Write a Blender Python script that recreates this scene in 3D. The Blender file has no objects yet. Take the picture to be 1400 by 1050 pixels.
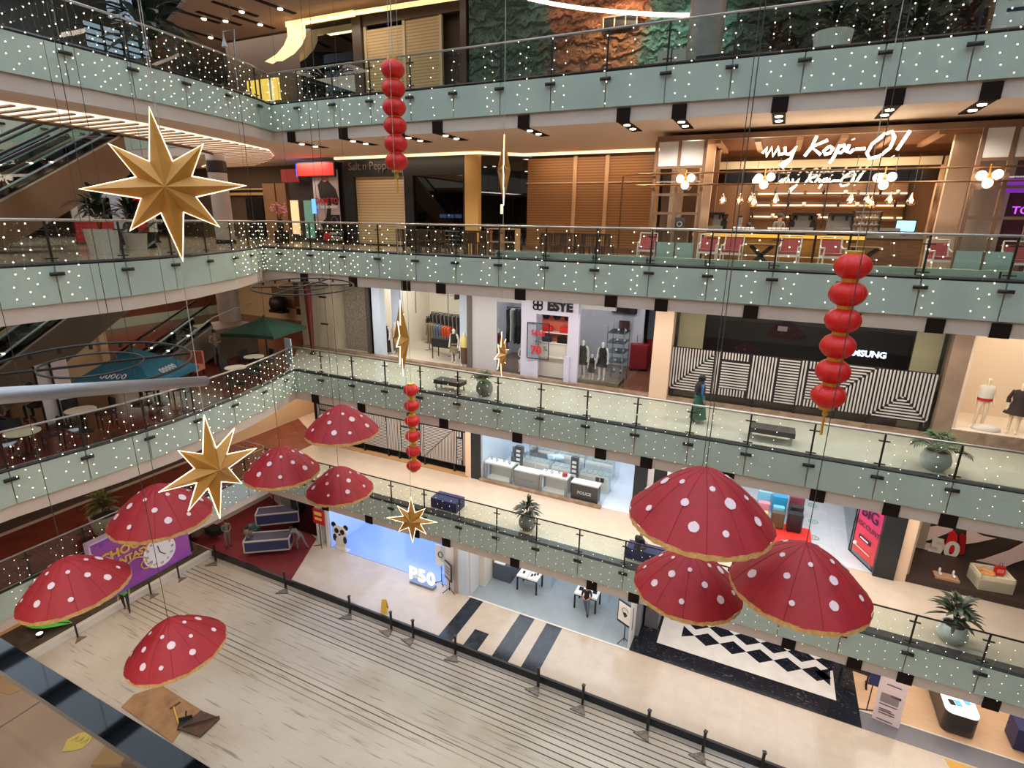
import bpy, math, random
from mathutils import Vector, Matrix
random.seed(7)
SC = bpy.context.scene
COL = SC.collection
PI = math.pi
# ------------------------------------------------------------------ camera
F_PX, PITCH, ROLL, YAW, CZ = 744.52, 0.288305, 0.016584, 2.00773, 1.22
_cy, _sy = math.cos(YAW), math.sin(YAW)
_fh = Vector((_cy, _sy, 0)); _rt = Vector((_sy, -_cy, 0)); _up = Vector((0, 0, 1))
FW = _fh * math.cos(PITCH) - _up * math.sin(PITCH)
_u = _up * math.cos(PITCH) + _fh * math.sin(PITCH)
RT = _rt * math.cos(ROLL) + _u * math.sin(ROLL)
UP = -_rt * math.sin(ROLL) + _u * math.cos(ROLL)
EYE = Vector((0, 0, CZ))
cam_d = bpy.data.cameras.new('camera'); cam = bpy.data.objects.new('camera', cam_d); COL.objects.link(cam)
cam_d.sensor_width = 36; cam_d.sensor_fit = 'HORIZONTAL'; cam_d.lens = 36 * F_PX / 1400
cam_d.clip_start = 0.02; cam_d.clip_end = 400
m = Matrix((( RT.x, UP.x, -FW.x, 0), (RT.y, UP.y, -FW.y, 0), (RT.z, UP.z, -FW.z, CZ), (0, 0, 0, 1)))
cam.matrix_world = m
SC.camera = cam
# surveying helpers: where the line of sight through a photo point meets a plane of the building
def _ray(px, py): return RT * (px - 700) - UP * (py - 525) + FW * F_PX
def gz(px, py, z):
    d = _ray(px, py); return EYE + d * ((z - CZ) / d.z)
def gy(px, py, y):
    d = _ray(px, py); return EYE + d * (y / d.y)
def gx(px, py, x):
    d = _ray(px, py); return EYE + d * (x / d.x)
def gd(px, py, dist):
    d = _ray(px, py).normalized(); return EYE + d * dist
# levels
F4, F3, F2, F1, G0, ST = 5.55, 0.0, -5.41, -10.89, -16.35, -16.65
SLAB = 1.38
DY = 17.5
# ------------------------------------------------------------------ materials
def s2l(c):
    c = c / 255.0
    return c / 12.92 if c <= 0.04045 else ((c + 0.055) / 1.055) ** 2.4
def lin(rgb): return (s2l(rgb[0]), s2l(rgb[1]), s2l(rgb[2]), 1)
_M = {}
def mat(name, rgb, rough=0.55, metal=0.0, emit=None, es=0.0, spec=0.5):
    if name in _M: return _M[name]
    m = bpy.data.materials.new(name); m.use_nodes = True; _M[name] = m
    b = m.node_tree.nodes['Principled BSDF']
    b.inputs['Base Color'].default_value = lin(rgb)
    b.inputs['Roughness'].default_value = rough
    b.inputs['Metallic'].default_value = metal
    b.inputs['Specular IOR Level'].default_value = spec
    if emit:
        b.inputs['Emission Color'].default_value = lin(emit)
        b.inputs['Emission Strength'].default_value = es
    return m
def nmat(name, c1, c2, scale=4, rough=0.5, stretch=(1, 1, 1), detail=4, lo=0.35, hi=0.65, bump=0, metal=0, dist=0, rough2=None):
    """noise mixed between two colours"""
    if name in _M: return _M[name]
    m = mat(name, c1, rough, metal); nt = m.node_tree; N = nt.nodes; L = nt.links
    b = N['Principled BSDF']
    tc = N.new('ShaderNodeTexCoord'); mp = N.new('ShaderNodeMapping'); mp.inputs['Scale'].default_value = stretch
    nz = N.new('ShaderNodeTexNoise'); nz.inputs['Scale'].default_value = scale; nz.inputs['Detail'].default_value = detail
    nz.inputs['Distortion'].default_value = dist
    cr = N.new('ShaderNodeValToRGB'); e = cr.color_ramp.elements
    e[0].position = lo; e[1].position = hi; e[0].color = lin(c1); e[1].color = lin(c2)
    L.new(tc.outputs['Object'], mp.inputs['Vector']); L.new(mp.outputs['Vector'], nz.inputs['Vector'])
    L.new(nz.outputs['Fac'], cr.inputs['Fac']); L.new(cr.outputs['Color'], b.inputs['Base Color'])
    if bump:
        bp = N.new('ShaderNodeBump'); bp.inputs['Strength'].default_value = bump
        L.new(nz.outputs['Fac'], bp.inputs['Height']); L.new(bp.outputs['Normal'], b.inputs['Normal'])
    return m
def tile_mat(name, c1, c2, joint, size=(1.2, 1.2), rough=0.18, mortar=0.006):
    if name in _M: return _M[name]
    m = mat(name, c1, rough); nt = m.node_tree; N = nt.nodes; L = nt.links; b = N['Principled BSDF']
    tc = N.new('ShaderNodeTexCoord')
    br = N.new('ShaderNodeTexBrick'); br.offset = 0
    br.inputs['Scale'].default_value = 1; br.inputs['Mortar Size'].default_value = mortar
    br.inputs['Brick Width'].default_value = size[0]; br.inputs['Row Height'].default_value = size[1]
    br.inputs['Color1'].default_value = lin(c1); br.inputs['Color2'].default_value = lin(c2); br.inputs['Mortar'].default_value = lin(joint)
    nz = N.new('ShaderNodeTexNoise'); nz.inputs['Scale'].default_value = 2.2; nz.inputs['Detail'].default_value = 6
    mx = N.new('ShaderNodeMixRGB'); mx.blend_type = 'MULTIPLY'; mx.inputs['Fac'].default_value = 0.25
    L.new(tc.outputs['Object'], br.inputs['Vector']); L.new(tc.outputs['Object'], nz.inputs['Vector'])
    L.new(br.outputs['Color'], mx.inputs['Color1']); L.new(nz.outputs['Color'], mx.inputs['Color2'])
    bw = N.new('ShaderNodeRGBToBW'); L.new(nz.outputs['Color'], bw.inputs['Color']); L.new(bw.outputs['Val'], mx.inputs['Color2'])
    L.new(mx.outputs['Color'], b.inputs['Base Color'])
    return m
def glow(name, rgb, es, sample=True):
    if name in _M: return _M[name]
    m = mat(name, rgb, 0.5, 0, rgb, es)
    if not sample:
        m.cycles.emission_sampling = 'NONE'
    return m
def glass(name, tint=(225, 238, 232), gloss=0.05, rough=0.01):
    if name in _M: return _M[name]
    m = bpy.data.materials.new(name); m.use_nodes = True; _M[name] = m
    nt = m.node_tree; N = nt.nodes; L = nt.links
    N.remove(N['Principled BSDF']); out = N['Material Output']
    t = N.new('ShaderNodeBsdfTransparent'); t.inputs['Color'].default_value = lin(tint)
    g = N.new('ShaderNodeBsdfGlossy'); g.inputs['Roughness'].default_value = rough
    lw = N.new('ShaderNodeLayerWeight'); lw.inputs['Blend'].default_value = 0.25
    ma = N.new('ShaderNodeMath'); ma.operation = 'MULTIPLY_ADD'; ma.inputs[1].default_value = 0.35; ma.inputs[2].default_value = gloss
    mx = N.new('ShaderNodeMixShader')
    L.new(lw.outputs['Fresnel'], ma.inputs[0]); L.new(ma.outputs['Value'], mx.inputs['Fac'])
    L.new(t.outputs['BSDF'], mx.inputs[1]); L.new(g.outputs['BSDF'], mx.inputs[2]); L.new(mx.outputs['Shader'], out.inputs['Surface'])
    return m
# ------------------------------------------------------------------ mesh builder
class MB:
    def __init__(s): s.v = []; s.f = []; s.mi = []; s.m = 0; s.sm = []; s.smooth = False
    def add(s, vs, fs):
        b = len(s.v); s.v += [tuple(v) for v in vs]
        for f in fs: s.f.append([b + i for i in f]); s.mi.append(s.m); s.sm.append(s.smooth)
        return s
    def slot(s, i): s.m = i; return s
    def sh(s, on=True): s.smooth = on; return s
    def box(s, x0, x1, y0, y1, z0, z1):
        if x0 > x1: x0, x1 = x1, x0
        if y0 > y1: y0, y1 = y1, y0
        if z0 > z1: z0, z1 = z1, z0
        return s.add([(x0,y0,z0),(x1,y0,z0),(x1,y1,z0),(x0,y1,z0),(x0,y0,z1),(x1,y0,z1),(x1,y1,z1),(x0,y1,z1)],
                     [(0,3,2,1),(4,5,6,7),(0,1,5,4),(1,2,6,5),(2,3,7,6),(3,0,4,7)])
    def bar(s, p0, p1, w, h, up=(0, 0, 1)):
        p0, p1 = Vector(p0), Vector(p1); d = (p1 - p0).normalized(); u = Vector(up)
        r = d.cross(u)
        if r.length < 1e-4: r = d.cross(Vector((0, 1, 0)))
        r.normalize(); u = r.cross(d)
        a, b = r * w / 2, u * h / 2
        vs = [p + q for p in (p0, p1) for q in (-a - b, a - b, a + b, -a + b)]
        return s.add(vs, [(0,1,2,3),(7,6,5,4),(0,4,5,1),(1,5,6,2),(2,6,7,3),(3,7,4,0)])
    def tube(s, pts, r, n=8, closed=False):
        pts = [Vector(p) for p in pts]; k = len(pts); rings = []; rr = r if isinstance(r, (list, tuple)) else [r] * k
        prev = None
        for i, p in enumerate(pts):
            if closed: d = pts[(i + 1) % k] - pts[i - 1]
            else: d = pts[min(i + 1, k - 1)] - pts[max(i - 1, 0)]
            d.normalize()
            if prev is None:
                a = d.cross(Vector((0, 0, 1)))
                if a.length < 1e-3: a = d.cross(Vector((1, 0, 0)))
            else:
                a = prev - d * prev.dot(d)
            a.normalize(); prev = a; b = d.cross(a)
            rings.append([p + (a * math.cos(2*PI*j/n) + b * math.sin(2*PI*j/n)) * rr[i] for j in range(n)])
        vs = [v for q in rings for v in q]; fs = []
        for i in range(k if closed else k - 1):
            i2 = (i + 1) % k
            for j in range(n): fs.append((i*n+j, i*n+(j+1)%n, i2*n+(j+1)%n, i2*n+j))
        if not closed: fs += [tuple(reversed(range(n))), tuple(range((k-1)*n, k*n))]
        return s.add(vs, fs)
    def cyl(s, c, r, z0, z1, n=16): return s.lathe([(r, z0), (r, z1)], c, n, cap=True)
    def lathe(s, prof, c=(0, 0, 0), n=20, cap=False, sx=1, sy=1):
        vs = []; fs = []
        for r, z in prof:
            for j in range(n): vs.append((c[0] + r*sx*math.cos(2*PI*j/n), c[1] + r*sy*math.sin(2*PI*j/n), c[2] + z))
        for i in range(len(prof) - 1):
            for j in range(n): fs.append((i*n+j, i*n+(j+1)%n, (i+1)*n+(j+1)%n, (i+1)*n+j))
        if cap: fs += [tuple(reversed(range(n))), tuple(range((len(prof)-1)*n, len(prof)*n))]
        return s.add(vs, fs)
    def ball(s, c, r, n=10, k=6, sc=(1, 1, 1)):
        vs = [(c[0], c[1], c[2] - r*sc[2])]; fs = []
        for i in range(1, k):
            a = -PI/2 + PI*i/k
            for j in range(n): vs.append((c[0] + r*sc[0]*math.cos(a)*math.cos(2*PI*j/n), c[1] + r*sc[1]*math.cos(a)*math.sin(2*PI*j/n), c[2] + r*sc[2]*math.sin(a)))
        vs.append((c[0], c[1], c[2] + r*sc[2])); t = len(vs) - 1
        for j in range(n):
            fs.append((0, 1+(j+1)%n, 1+j)); fs.append((t, 1+(k-2)*n+j, 1+(k-2)*n+(j+1)%n))
        for i in range(k - 2):
            for j in range(n): fs.append((1+i*n+j, 1+i*n+(j+1)%n, 1+(i+1)*n+(j+1)%n, 1+(i+1)*n+j))
        return s.add(vs, fs)
    def prism(s, poly, z0, z1, top=0, side=0, bot=0):
        n = len(poly); b = len(s.v)
        s.v += [(p[0], p[1], z0) for p in poly] + [(p[0], p[1], z1) for p in poly]
        area = sum(poly[i][0]*poly[(i+1)%n][1] - poly[(i+1)%n][0]*poly[i][1] for i in range(n))
        idx = list(range(n)) if area > 0 else list(reversed(range(n)))
        s.f.append([b + n + i for i in idx]); s.mi.append(top); s.sm.append(False)
        s.f.append([b + i for i in reversed(idx)]); s.mi.append(bot); s.sm.append(False)
        for q in range(n):
            i, j = idx[q], idx[(q + 1) % n]
            s.f.append([b+i, b+j, b+n+j, b+n+i]); s.mi.append(side); s.sm.append(False)
        return s
    def face(s, pts): return s.add(pts, [tuple(range(len(pts)))])
    def slabface(s, pts, th=0.01):
        """flat polygon given a thickness along its normal"""
        P = [Vector(p) for p in pts]; n = (P[1]-P[0]).cross(P[2]-P[0]).normalized() * th
        k = len(P); vs = P + [p - n for p in P]
        fs = [tuple(range(k)), tuple(reversed(range(k, 2*k)))] + [(i, k+i, k+(i+1)%k, (i+1)%k) for i in range(k)]
        return s.add(vs, fs)
    def build(s, name, mats, parent=None, loc=None):
        me = bpy.data.meshes.new(name); me.from_pydata(s.v, [], s.f)
        if not isinstance(mats, (list, tuple)): mats = [mats]
        for q in mats: me.materials.append(q)
        me.polygons.foreach_set('material_index', s.mi); me.polygons.foreach_set('use_smooth', s.sm)
        me.update()
        return link(name, me, parent, loc)
def link(name, me, parent=None, loc=None):
    o = bpy.data.objects.new(name, me); COL.objects.link(o)
    if parent is not None: o.parent = parent
    if loc is not None: o.location = loc
    return o
def tag(o, label, cat, group=None, kind=None):
    o['label'] = label; o['category'] = cat
    if group: o['group'] = group
    if kind: o['kind'] = kind
    return o
def thing(name, label, cat, loc=(0, 0, 0), rot=0, group=None, kind=None):
    o = bpy.data.objects.new(name, None); COL.objects.link(o); o.location = loc; o.rotation_euler = (0, 0, rot)
    o.empty_display_size = 0.2
    return tag(o, label, cat, group, kind)
def struct(name, mb, mats):
    o = mb.build(name, mats); o['kind'] = 'structure'; return o
KIDS = {}
def copy_tree(o, parent=None):
    c = o.copy(); COL.objects.link(c); c.parent = parent
    for ch in list(o.children): copy_tree(ch, c)
    return c
def dup(o, label, loc, rot=None, scale=None, group=None):
    c = copy_tree(o); c.location = loc
    if rot is not None: c.rotation_euler = rot if isinstance(rot, (tuple, list)) else (0, 0, rot)
    if scale is not None: c.scale = (scale, scale, scale)
    c['label'] = label
    if group: c['group'] = group
    return c
ORD = ['first','second','third','fourth','fifth','sixth','seventh','eighth','ninth','tenth','eleventh','twelfth','thirteenth','fourteenth','fifteenth','sixteenth']
def text(name, s, size, loc, rot, m, parent=None, ext=0.01, align='CENTER', bold=0.0, shear=0.0, sx=1.0, space=1.0):
    cu = bpy.data.curves.new(name, 'FONT'); cu.body = s; cu.size = size; cu.extrude = ext; cu.align_x = align; cu.align_y = 'CENTER'
    cu.offset = bold; cu.shear = shear; cu.resolution_u = 3; cu.space_character = space
    t = bpy.data.objects.new(name, cu); COL.objects.link(t)
    dg = bpy.context.evaluated_depsgraph_get()
    me = bpy.data.meshes.new_from_object(t.evaluated_get(dg)); bpy.data.objects.remove(t)
    me.materials.clear(); me.materials.append(m); me.name = name
    o = link(name, me, parent, loc); o.rotation_euler = rot; o.scale = (sx, 1, 1)
    return o
FRONT = (PI/2, 0, 0)
def light(name, kind, loc, power, color=(1, 1, 1), size=(1, 1), rot=(0, 0, 0), spread=None, soft=0.05, angle=None):
    d = bpy.data.lights.new(name, kind); d.energy = power; d.color = color
    if kind == 'AREA':
        d.shape = 'RECTANGLE'; d.size, d.size_y = size
        if spread: d.spread = spread
    else: d.shadow_soft_size = soft
    if kind == 'SPOT': d.spot_size = angle or 2.2; d.spot_blend = 0.6
    o = bpy.data.objects.new(name, d); COL.objects.link(o); o.location = loc; o.rotation_euler = rot
    return o
# palette
M_fascia = nmat('plaster_band', (204, 188, 174), (197, 180, 167), 0.7, 0.7)
M_ceil = nmat('plaster_ceiling', (226, 206, 190), (220, 198, 182), 0.5, 0.75)
M_teal = nmat('frosted_sea_glass', (172, 186, 174), (165, 179, 168), 0.8, 0.16)
M_glass = glass('clear_glass')
M_shop = glass('shop_glass', (235, 242, 244), 0.05)
M_steel = mat('brushed_steel', (175, 170, 165), 0.3, 0.8)
M_dark = mat('dark_bronze', (46, 42, 40), 0.4, 0.5)
M_black = mat('black_paint', (14, 14, 16), 0.4)
M_blackgloss = mat('black_gloss', (10, 10, 14), 0.06)
M_white = mat('white_paint', (225, 224, 222), 0.5)
M_offwhite = mat('off_white', (205, 200, 192), 0.55)
M_red = mat('bright_red', (190, 20, 24), 0.5)
M_gold = mat('gold_foil', (178, 126, 50), 0.42, 0.2)
M_skin = mat('skin', (168, 120, 92), 0.6)
M_skinm = mat('mannequin_white', (222, 218, 214), 0.4)
M_hair = mat('black_hair', (18, 15, 15), 0.6)
M_wood = nmat('warm_wood', (120, 78, 44), (92, 56, 30), 3, 0.5, (1, 1, 8))
M_leaf = nmat('leaf_green', (42, 68, 34), (62, 92, 48), 6, 0.5)
M_leafd = nmat('dark_leaf', (26, 40, 24), (40, 58, 34), 6, 0.5)
M_marb = nmat('brown_marble', (150, 128, 108), (126, 104, 86), 1.5, 0.25, dist=1.5)
M_wire = mat('cable_black', (58, 54, 52), 0.5)
M_cablew = mat('cable_pale', (170, 165, 158), 0.5)
M_bulb = glow('fairy_bulb', (255, 240, 208), 3.6, False); M_bulbd = glow('fairy_bulb_small', (250, 236, 206), 1.9, False)
M_strip = glow('star_rim_light', (255, 232, 190), 3, False)
# ================================================================== the building shell
T_L4 = tile_mat('tile_fourth', (190, 180, 165), (184, 174, 160), (150, 142, 130))
T_L3 = tile_mat('tile_third', (170, 150, 128), (164, 144, 122), (140, 122, 102))
T_L2 = tile_mat('tile_second', (196, 189, 177), (193, 186, 174), (186, 179, 167))
T_L1 = tile_mat('tile_first', (198, 182, 165), (195, 179, 162), (188, 172, 156))
T_G = tile_mat('tile_ground', (196, 182, 166), (193, 179, 163), (186, 172, 156), rough=0.14)
M_redfloor = nmat('red_brown_floor', (112, 50, 36), (92, 40, 30), 1.2, 0.25)
M_darkstrip = nmat('dark_granite', (52, 52, 54), (40, 40, 42), 8, 0.3)
EDGE = {
 F4: [(-17.8, 0.3), (-17.8, 8), (-17.8, 10.5), (-17.85, 12.1), (-18.1, 14.4), (-18.5, 16.2), (-19.0, DY)],
 F3: [(-16.6, 0.3), (-16.55, 6.7), (-16.6, 9.6), (-17.25, 12), (-18.5, 14.7), (-19.7, 16.6), (-20.4, DY)],
 F2: [(-18.0, 0.3), (-17.9, 6.3), (-17.55, 9.0), (-17.55, 10.6), (-17.75, 12.2), (-18.1, 14.2), (-18.6, 15.9), (-19.2, DY)],
 F1: [(-21.8, 0.3), (-21.8, 8), (-21.8, 13), (-21.8, DY)],
}
def slab(z, top, void=False):
    e = EDGE[z]
    out = [(x - 0.05, y) for x, y in e[:-1]] + [(e[-1][0] - 0.05, DY + 0.05), (20, DY + 0.05), (20, 32), (-46, 32), (-46, 0.3)]
    if void: out += [(-34, 0.3), (-34, 19.5), (-22.2, 19.5), (-22.2, 0.3)]
    mb = MB(); mb.prism(out, z - SLAB, z, 0, 1, 2)
    struct('floor', mb, [top, M_fascia, M_ceil])
    mb = MB(); mb.prism([(-46, -8), (20, -8), (20, 0.25), (-46, 0.25)], z - SLAB, z, 0, 1, 2)
    struct('floor', mb, [top, M_fascia, M_ceil])
slab(F4, T_L4, True); slab(F3, T_L3); slab(F2, T_L2); slab(F1, T_L1)
# dark stone border strip inside each railing
for z, w in ((F2, 0.3), (F1, 0.42)):
    mb = MB(); mb.box(EDGE[z][-1][0], 20, DY + 0.06, DY + w, z, z + 0.012)
    struct('trim_1', mb, M_darkstrip)
# red brown floor of the left wing (second and first floors)
mb = MB(); mb.prism([(-22.0, 0.4), (-22.0, 19.2), (-22.05, 21.4), (-25.9, 23.6), (-25.9, 0.4)], F1, F1 + 0.012); struct('floor', mb, M_redfloor)
mb = MB(); mb.prism([(x - 0.3, y) for x, y in EDGE[F2]] + [(-22.2, 20.6), (-24, 27), (-44, 27), (-44, 0.4)], F2, F2 + 0.012); struct('floor', mb, M_redfloor)
# ground floor, with the lower timber stage well
M_stage = mat('stage_boards', (214, 204, 190), 0.5)
def _stage():
    nt = M_stage.node_tree; N = nt.nodes; L = nt.links; b = N['Principled BSDF']
    tc = N.new('ShaderNodeTexCoord')
    def noise(sx, sy, scale, detail, lo, hi):
        mp = N.new('ShaderNodeMapping'); mp.inputs['Scale'].default_value = (sx, sy, 1)
        nz = N.new('ShaderNodeTexNoise'); nz.inputs['Scale'].default_value = scale; nz.inputs['Detail'].default_value = detail
        cr = N.new('ShaderNodeValToRGB'); cr.color_ramp.elements[0].position = lo; cr.color_ramp.elements[1].position = hi
        L.new(tc.outputs['Object'], mp.inputs['Vector']); L.new(mp.outputs['Vector'], nz.inputs['Vector']); L.new(nz.outputs['Fac'], cr.inputs['Fac'])
        return cr.outputs['Color']
    # board joints every 0.22 m across, blackened over part of their length
    sp = N.new('ShaderNodeSeparateXYZ'); L.new(tc.outputs['Object'], sp.inputs['Vector'])
    dv = N.new('ShaderNodeMath'); dv.operation = 'DIVIDE'; dv.inputs[1].default_value = 0.26; L.new(sp.outputs['Y'], dv.inputs[0])
    fr = N.new('ShaderNodeMath'); fr.operation = 'FRACT'; L.new(dv.outputs[0], fr.inputs[0])
    lt = N.new('ShaderNodeMath'); lt.operation = 'LESS_THAN'; lt.inputs[1].default_value = 0.17; L.new(fr.outputs[0], lt.inputs[0])
    worn = noise(0.03, 0.5, 1.6, 3, 0.44, 0.52)
    ym = N.new('ShaderNodeMapRange'); ym.inputs['From Min'].default_value = 11.2; ym.inputs['From Max'].default_value = 12.6; L.new(sp.outputs['Y'], ym.inputs['Value'])
    m0 = N.new('ShaderNodeMath'); m0.operation = 'MULTIPLY'; L.new(lt.outputs[0], m0.inputs[0]); L.new(ym.outputs[0], m0.inputs[1])
    ml = N.new('ShaderNodeMath'); ml.operation = 'MULTIPLY'; L.new(m0.outputs[0], ml.inputs[0]); L.new(worn, ml.inputs[1])
    scuff = noise(0.35, 7, 2.0, 4, 0.6, 0.7)
    c1 = N.new('ShaderNodeMixRGB'); c1.inputs['Color1'].default_value = lin((174, 167, 158)); c1.inputs['Color2'].default_value = lin((126, 121, 115))
    L.new(scuff, c1.inputs['Fac'])
    blot = noise(0.5, 0.5, 0.7, 3, 0.35, 0.7)
    c0 = N.new('ShaderNodeMixRGB'); c0.blend_type = 'MULTIPLY'; c0.inputs['Color2'].default_value = lin((226, 220, 208)); L.new(blot, c0.inputs['Fac']); L.new(c1.outputs[0], c0.inputs['Color1'])
    c2 = N.new('ShaderNodeMixRGB'); c2.inputs['Color2'].default_value = lin((34, 31, 30))
    L.new(ml.outputs[0], c2.inputs['Fac']); L.new(c0.outputs[0], c2.inputs['Color1']); L.new(c2.outputs[0], b.inputs['Base Color'])
_stage()
mb = MB(); mb.box(-46, 20, 16.7, 32, G0 - 0.4, G0); struct('floor', mb, T_G)
mb = MB(); mb.box(-46, -28.2, 8.2, 16.7, G0 - 0.4, G0); struct('floor', mb, nmat('tan_floor', (196, 152, 110), (186, 142, 102), 1, 0.4))
mb = MB(); mb.box(-28.2, -26.05, 8.2, 16.7, G0 - 0.4, G0); struct('floor', mb, nmat('dark_wet_stone', (66, 58, 50), (84, 74, 64), 2, 0.15))
mb = MB(); mb.box(-46, 20, -8, 8.2, G0 - 0.4, G0); struct('floor', mb, nmat('pink_granite', (142, 122, 112), (152, 134, 120), 0.6, 0.25))
mb = MB(); mb.box(-22.78, -22.72, 0, 8.19, G0, G0 + 0.004); struct('trim_2', mb, M_dark)
mb = MB(); mb.box(-26.05, 20, 8.2, 16.7, ST - 0.2, ST); struct('floor', mb, M_stage)
mb = MB(); mb.box(-26.05, -25.8, 8.2, 16.6, ST, G0 + 0.02); struct('trim_2', mb, mat('curb_grey', (190, 188, 184), 0.5))
mb = MB(); mb.box(-25.8, 20, 16.62, 16.72, ST, G0 + 0.03); struct('trim_2', mb, mat('curb_black', (20, 22, 30), 0.3))
# black bands laid in the ground floor
M_bandb = nmat('black_stone_band', (22, 28, 38), (34, 42, 54), 3, 0.14)
for a, b2, y0, y1 in ((-11.2, -10.5, 16.74, 19.6), (-9.95, -9.25, 16.74, 17.82), (-8.55, -7.8, 16.74, 19.6), (-7.2, -6.45, 16.74, 19.6)):
    mb = MB(); mb.box(a, b2, y0, y1, G0, G0 + 0.006); struct('trim_3', mb, M_bandb)
mb = MB(); mb.prism([(-25.7, 16.74), (-20.0, 16.74), (-21.6, 20.1), (-28, 22.5), (-28, 16.74)], G0, G0 + 0.01)
tag(mb.build('maroon_carpet', nmat('maroon_carpet', (112, 26, 30), (98, 22, 26), 5, 0.8)), 'maroon carpet spread on the ground floor in the corner beyond the stage', 'carpet')
# outer walls
M_wall = nmat('far_wall', (120, 108, 96), (112, 100, 90), 0.5, 0.8)
for nm, a in (('wall_back', (-46, 20, 32, 32.3)), ('wall_right', (20, 20.3, -8, 32)), ('wall_front', (-46, 20, -8.3, -8)), ('wall_left', (-46.3, -46, -8, 32))):
    mb = MB(); mb.box(*a, G0, 8.5 if nm in ('wall_left',) else 14.5) if nm != 'wall_back' else mb.box(-36, 20, 32, 32.3, G0, 14.5).box(-46, -36, 32, 32.3, G0, 8.5); struct(nm, mb, M_wall)
# fourth floor ceiling over the right wing, curved off on the left, and the roof frame over the well
CE4 = 10.6
arc = [gz(203, 62, CE4), gz(216, 48, CE4), gz(232, 30, CE4), gz(256, 0, CE4)]
poly = [(p.x, p.y) for p in arc]
mb = MB(); mb.prism([(20, 17.4), (20, 32)] + [(-46, 32)] + poly + [(poly[-1][0] + 6, 17.4)], CE4, CE4 + 0.25)
struct('ceiling', mb, nmat('brown_ceiling', (150, 122, 106), (144, 116, 100), 0.4, 0.75))
M_roof = mat('roof_steel', (52, 56, 62), 0.5)
mb = MB()
for x in range(-33, 21, 3): mb.box(x - 0.2, x + 0.2, -8, 18, 14.1, 14.5)
for y in range(-8, 19, 4): mb.box(-46, 20, y - 1.0, y + 1.0, 13.9, 14.5)
struct('ceiling', mb, M_roof)
mb = MB()
for k in range(4): mb.box(-46, -33, -8 + k*6.5, -7 + k*6.5, 14, 14.4)
struct('ceiling', mb, M_roof)
mb = MB(); mb.box(-36.3, 20, 18, 32, 14.2, 14.5); mb.box(-46, -31, -8, 18, 14.25, 14.5); struct('ceiling', mb, mat('roof_deck', (90, 88, 86), 0.8))
# grey wall with skylight windows, far left of the fourth floor
M_grey = nmat('grey_wall', (112, 116, 118), (104, 108, 110), 0.5, 0.8)
mb = MB()
XW = -36
for a in ((8, 20.8, F4, 14.2), (20.8, 24.95, F4, 9.85), (24.95, 32, F4, 14.2), (20.8, 24.95, 11.55, 11.95), (20.8, 22.2, 11.95, 14.2), (24.1, 24.95, 11.95, 14.2), (22.2, 24.1, 13.4, 14.2)):
    mb.box(XW - 0.3, XW, a[0], a[1], a[2], a[3])
struct('wall_left', mb, M_grey)
M_win = glass('tinted_skylight', (138, 140, 142), 0.03)
M_wf = mat('window_steel', (40, 46, 54), 0.4)
for nm, (y0, y1, z0, z1), nv, nh in (('window_1', (20.8, 24.95, 9.85, 11.55), 4, 5), ('window_2', (22.2, 24.1, 11.95, 13.4), 2, 2)):
    mb = MB().box(XW - 0.18, XW - 0.16, y0, y1, z0, z1); w = struct(nm, mb, M_win)
    fm = MB()
    for i in range(nv + 1): y = y0 + (y1-y0)*i/nv; fm.box(XW - 0.16, XW - 0.04, y - 0.05, y + 0.05, z0, z1)
    for i in range(nh + 1): z = z0 + (z1-z0)*i/nh; fm.box(XW - 0.16, XW - 0.04, y0, y1, z - 0.04, z + 0.04)
    o = fm.build('window_frame', M_wf, w)
# ------------------------------------------------------------------ recessed light slots in the slab edges
SLOTX = [-18.05, -15.4, -12.8, -11.2, -7.93, -4.67, -3.05, -0.44, 2.14, 4.03, 5.38, 7.5]
M_spot = glow('spot_lamp', (255, 236, 206), 9, False)
M_slot = mat('slot_black', (36, 27, 23), 0.9, 0, None, 0, .1)
for z, name in ((F4, 'fourth'), (F3, 'third'), (F2, 'second'), (F1, 'first')):
    zb = z - SLAB; first = None
    for i, x in enumerate(SLOTX):
        if z == F4 and x > 5 or (z == F1 and x > 9): continue
        lab = '%s black light slot from the left in the edge below the %s floor railing' % (ORD[i], name)
        if first is None:
            t = thing('recessed_light', lab, 'light', (x, DY, zb), 0, 'recessed lights under the %s floor' % name)
            MB().box(-0.2, 0.2, 0.0, 0.1, -0.015, 0.36).build('slot_mouth', M_slot, t)
            MB().box(-0.17, 0.17, 0.1, 1.9, -0.02, 0.02).build('slot_channel', M_slot, t); chn = t.children[-1] if False else [c for c in t.children if c.name.startswith('slot_channel')][0]
            for q in (0.55, 1.3): MB().lathe([(0.0, -0.045), (0.09, -0.045), (0.1, -0.02)], (0, q, 0), 10).build('spot_lamp', M_spot, chn)
            first = t
        else: dup(first, lab, (x, DY, zb))
        if z == F4: light('downlight', 'SPOT', (x, DY + 1.0, zb - 0.1), 170, (1, .88, .74), angle=2.6, soft=0.1)
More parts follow.
